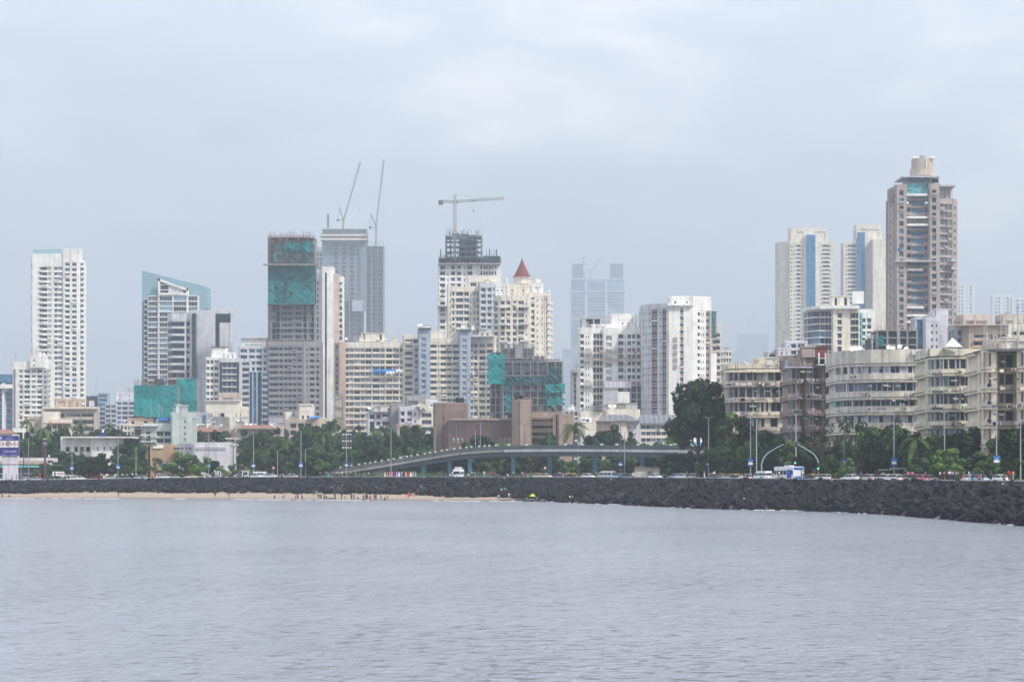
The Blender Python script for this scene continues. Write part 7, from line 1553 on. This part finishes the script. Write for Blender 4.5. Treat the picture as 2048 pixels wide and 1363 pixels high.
# promenade: on and behind the wall.  d = metres inland; d=None sits on the coping
prom=[(12,1.2,'stand','grey','navy','at the far left end of the promenade'),(24,1,'walk','white','black','left of the hoarding foot'),(33,1.3,'stand','pink','grey','pinkish top at the hoarding foot'),(80,1.5,'walk','red','red','red-clad at the brown pole'),(88,1.6,'stand','maroon','navy','behind the red-clad one'),(95,1.2,'stand','lilac','dark grey','left of the notice board'),(104,1.4,'stand','grey','black','just left of the notice board stand'),(131,1,'stand','white','black','first right of the notice board'),(138,1.5,'akimbo','white','navy','second right of the notice board'),(145,1.2,'walk','white','grey','third right of the notice board'),
(173,1.8,'walk','orange','maroon','orange-brown top before the broad olive tree'),(181,1.6,'stand','black','black','black-clad before the broad olive tree'),(203,1.8,'reach','white','navy','white top beside a red one'),(207,1.7,'stand','red','white','red top beside a white one'),(245,2,'stand','white','black','white top right of the first blue board'),(254,2,'stand','cream','brown','cream top left of two whites'),(265,1.8,'reach','white','dark grey','white top with lifted arm'),(272,2,'walk','white','navy','white top right of the lifted arm'),(285,None,'sit','dark grey','black','on the wall below the orange building'),(317,1.6,'stand','white','black','white cap-like top by the blue-board post'),
(424,1.5,'stand','grey','black','first of the five at the cream hall'),(429,1.8,'akimbo','dark grey','black','second of the five at the cream hall'),(434,1.2,'stand','white','navy','third of the five at the cream hall'),(439,1.9,'walk','navy','black','fourth of the five at the cream hall'),(444,1.4,'stand','maroon','grey','last of the five at the cream hall'),(462,1.3,'stand','red','navy','small red top near the cream hall corner'),(459,1.8,'stand','dark grey','black','dark one behind the small red top'),(478,1.4,'walk','blue','navy','blue top left of the kiosk'),(487,None,'sit','black','black','on the wall before the kiosk'),(495,None,'sit','white','navy','white top on the wall before the kiosk'),(499,1.3,'stand','grey','black','right beside the kiosk'),
(528,1.6,'stand','white','white','white-clad by the white van-like car'),(578,1.3,'bend','white','grey','bent white figure left of the ramp'),(640,1.2,'sit','grey','dark grey','low grey top at the ramp beginning'),(646,1.5,'crouch','maroon','navy','maroon top at the ramp beginning'),(652,1.4,'stand','white','teal','white top beside a green dress'),(664,1.5,'stand','lilac','navy','lilac top before the ramp'),(668,1.2,'walk','light blue','navy','light blue top before the ramp'),(673,1.6,'stand','white','brown','first of the pale trio before the ramp'),(677,1.3,'stand','cream','grey','middle of the pale trio before the ramp'),(684,1.2,'akimbo','white','khaki','last of the pale trio before the ramp'),
(703,1.6,'stand','orange','navy','orange top under the ramp'),(705,1.1,'stand','dark grey','navy','dark top beside the orange one'),(711,1.6,'walk','grey','grey','grey top right of the orange one'),(718,1.7,'stand','maroon','brown','maroon top left of the bent figure'),(735,1.4,'bend','white','black','bent white figure under the ramp'),(744,1.8,'crouch','brown','black','low brown figure under the ramp'),
(805,1.2,'walk','white','blue','white top amid the colourful row'),(896,1.3,'stand','navy','navy','left of the boxy van under the flyover'),(905,1.3,'stand','white','white','white-clad before the boxy van'),(900,None,'sit','white','navy','first on the wall by the boxy van'),(907,None,'sit','light blue','navy','second on the wall by the boxy van'),(914,None,'sit','white','dark grey','third on the wall by the boxy van'),(937,None,'sit','white','black','alone on the wall right of the boxy van'),
(944,1.6,'stand','cream','brown','cream top left of the flyover bend'),(950,1.7,'stand','white','grey','white top at the flyover bend'),(958,1.3,'stand','blue','navy','blue-clad at the flyover bend'),(963,1.8,'akimbo','maroon','navy','maroon top at the flyover bend'),(968,1.4,'walk','white','light blue','white top right at the flyover bend'),(985,1.4,'stand','maroon','black','maroon top left of the teal sitter'),(989,1.6,'stand','red','dark grey','red top left of the teal sitter'),(994,None,'sit','teal','black','teal top on the wall'),(1000,1.5,'bend','navy','navy','bent dark figure right of the teal sitter'),(1012,None,'sit','maroon','black','low on the wall left of the blue pier'),(1016,None,'sit','white','black','white top on the wall left of the blue pier'),(1027,1.1,'walk','white','black','white top right at the blue pier'),
(1044,1.5,'stand','white','navy','white top behind the wall-top trio'),(1049,1.7,'stand','maroon','maroon','dark maroon-clad behind the trio'),(1046,None,'sit','pink','maroon','pinkish one, left of the wall-top trio'),(1056,None,'sit','light blue','light blue','pale blue one, middle of the wall-top trio'),(1064,1.0,'bend','red','navy','bright red top, right of the wall-top trio'),
(1130,1.6,'stand','maroon','black','dark maroon top by the taxi headlight'),(1136,1.8,'walk','cream','brown','cream top by the taxi headlight'),(1157,1.4,'stand','grey','navy','grey top left of the silver-white car'),(1193,1.4,'stand','light blue','khaki','at the last blue flyover pier'),(1374,1.3,'stand','green','dark grey','yellowish green top under the leaning tree'),(1409,1.4,'stand','grey','white','round pale figure below the double lamp'),(1395,1.6,'walk','navy','black','dark figure under the leaning tree'),
(1487,None,'sit','dark grey','black','left on the wall beside the blue board'),(1495,None,'sit','black','navy','second on the wall beside the blue board'),(1523,None,'sit','cyan','navy','cyan top on the wall before the white van'),(1558,1.5,'stand','white','black','white top at the nose of the bus'),(1603,2,'stand','red','navy','red top at the rear of the bus'),(1607,2.2,'stand','peach','navy','peach top behind the red one at the bus'),
(1722,2,'stand','blue','navy','blue top right of the white saloon'),(1751,1.5,'stand','black','black','left of the two people in black'),(1757,1.6,'stand','black','dark grey','right of the two people in black'),(1816,1.5,'stand','cream','black','cream top beside the red top'),(1820,1.3,'akimbo','red','navy','red top in the trio by the shelter'),(1825,1.5,'stand','pink','navy','pinkish top in the trio by the shelter'),
(1851,1.8,'sit','grey','navy','low grey figure right of the shelter'),(1880,2,'stand','white','dark grey','white top left of the standing group'),(1888,1.4,'sit','pink','maroon','pink top left of the standing group'),(1893,1.6,'sit','maroon','black','maroon top left of the standing group'),(1899,1.6,'stand','white','navy','white top just left of the cyan shirt'),(1905,1.4,'sit','lilac','navy','lilac sitter by the cyan shirt'),(1912,1.5,'stand','peach','dark grey','peach top behind the cyan shirt'),(1916,1.1,'stand','cyan','navy','big cyan shirt, front of the group'),(1923,1.6,'stand','maroon','brown','dark maroon top in the standing group'),(1928,1.3,'reach','teal','khaki','teal top, right of the standing group'),
(1938,1.5,'sit','white','lilac','white top right of the standing group'),(1945,1.4,'sit','blue','navy','blue top right of the standing group'),(1958,None,'sit','red','black','red top on the wall at the right'),(1966,1.2,'stand','dark grey','maroon','dark one behind the red sitter'),(1982,1.4,'stand','navy','black','navy top near the right blue board'),(2008,None,'sit','brown','black','brown top on the wall near the right edge'),(2018,1.3,'stand','red','maroon','red top near the right edge'),(2026,1.6,'walk','khaki','grey','khaki top near the right edge')]
for px,d,ps,a,c,pl in prom:
    if d is None: x,y,_=offl(px,.25); z=ztop(px)-.02; rz=rnd.uniform(-.3,.3)
    else: x,y,_=offl(px,max(d,.9)); z=gzp(px)+.50; rz=rnd.uniform(-2,2) if ps not in('bend',) else rnd.choice((-1.4,1.4))
    if ps in('sit','crouch') and d is not None: z+=.25
    if ps=='sit' and d is not None: ps='stand'; z-=.25
    person(x,y,z+(.2 if ps=='crouch' else 0),ps,a,c,pl,rz,s=rnd.uniform(.93,1.04),group='people on the promenade')
cols=['green','cream','khaki','pink','pink','purple','lilac','white','light blue','navy','peach','red','white','cream','cyan']
nm=['first','second','third','fourth','fifth','sixth','seventh','eighth','ninth','tenth','eleventh','twelfth','thirteenth','fourteenth','fifteenth']
for i,cn in enumerate(cols):
    px=(656 if i==0 else 765+i*4.7); x,y,_=offl(px,1.2+(i%3)*.5)
    e=person(x,y,gzp(px)+.50,'stand',cn,'black','',rnd.uniform(-.8,.8),True,s=1.0,group='row of people in saris below the ramp')
    e['label']='person in a green dress beside the white top at the ramp beginning' if i==0 else 'person in a %s sari, %s from the left in the colourful row below the ramp'%(cn.replace('light blue','pale-blue'),nm[i-1])
# umbrella and stray dogs of driftwood
D=shore_at(1065,997); x=WX(1065,D); z=zshore(1065,D); e=link('umbrella',None,None,(x,D,z)); tag(e,'open lime green umbrella resting on the sand before the rocks','umbrella')
b=MB(); n=16; prof=[(.01,1.25),(.25,1.20),(.5,1.05),(.68,.84),(.78,.58)]; vs=[]
for r_,zz_ in prof:
    for i in range(n): a=2*math.pi*i/n; q=r_*(1-.03*(i%2)); vs.append((q*math.cos(a),q*math.sin(a),zz_))
b.add(vs,[(j*n+i,(j+1)*n+i,(j+1)*n+(i+1)%n,j*n+(i+1)%n) for j in range(4) for i in range(n)],'p_b5d43c'); b.build('canopy',e)
b=MB(); b.bar((0,0,0),(0,0,1.34),.015,'steel',6); b.build('shaft',e)
def boat(px,dw,lab,L_,k,name='driftwood',cat='driftwood'):
    D=Dwat(px)+dw; b=MB(); b.tube([Vector((-L_/2,0,.05)),Vector((-L_/5,.1,.18)),Vector((L_/4,0,.12)),Vector((L_/2,-.1,.3))],[.06,.16,.14,.05],k,6); o=b.build(name,None,(WX(px,D),D,max(.03,zshore(px,D)+.05)),); o.rotation_euler=(0,0,rnd.uniform(-.2,.2)); tag(o,lab,cat)
boat(1885,-1.5,'pale bleached log floating at the foot of the near rocks',2.4,'cream'); boat(1664,1.6,'thin pale branch lying on the wet rocks below the pinkish house',2.2,'conc'); boat(1357,7,'curved pale branch on the rocks under the big leaning tree',1.8,'stone'); boat(662,3,'dark log on the wet sand amid the beach crowd',1.8,'rock'); boat(1010,.5,'dark flat log at the end of the sand',3.4,'rock'); boat(1075,.3,'long dark log beside the last strip of sand',5,'rock')
# white egrets along the waterline
def egret(px,dw,lab,g='white egrets along the waterline'):
    D=Dwat(px)+dw; e=link('egret',None,None,(WX(px,D),D,max(.15,zshore(px,D)+.2)),(0,0,rnd.uniform(0,6))); tag(e,lab,'bird',g)
    me=EG; link('body',EG,e); link('legs',EGL,e)
EG=skin([(0,0,.42),(.12,0,.45),(-.14,0,.40),(-.24,0,.35),(.17,0,.55),(.15,0,.66),(.19,0,.74),(.24,0,.74),(.33,0,.72)],[(0,1),(0,2),(2,3),(1,4),(4,5),(5,6),(6,7),(7,8)],[.085,.06,.07,.025,.03,.024,.028,.03,.007]); EG.materials.append(mat('p_f2f3f5'))
b=MB(); 
for s in(-.03,.03): b.tube([Vector((0,s,.36)),Vector((.03,s,.2)),Vector((0,s,0)),Vector((.07,s,0))],[.012,.01,.009,.006],'black',5)
EGL=b.mesh('legs')
for px,dw,lab in((1705,.3,'left one of two egrets at the water below the white saloon'),(1712,.4,'right one of two egrets at the water below the white saloon'),(1730,.6,'egret standing alone right of the egret pair'),(1791,.3,'egret at the water below the two white cars'),(1823,.5,'egret at the water below the trio by the shelter'),(1839,.4,'egret at the water below the near palm'),(1855,.4,'egret just left of the floating pale log'),(1897,.7,'egret perched right at the floating pale log'),(1268,.5,'egret at the water below the tiled roofs')): egret(px,dw,lab)
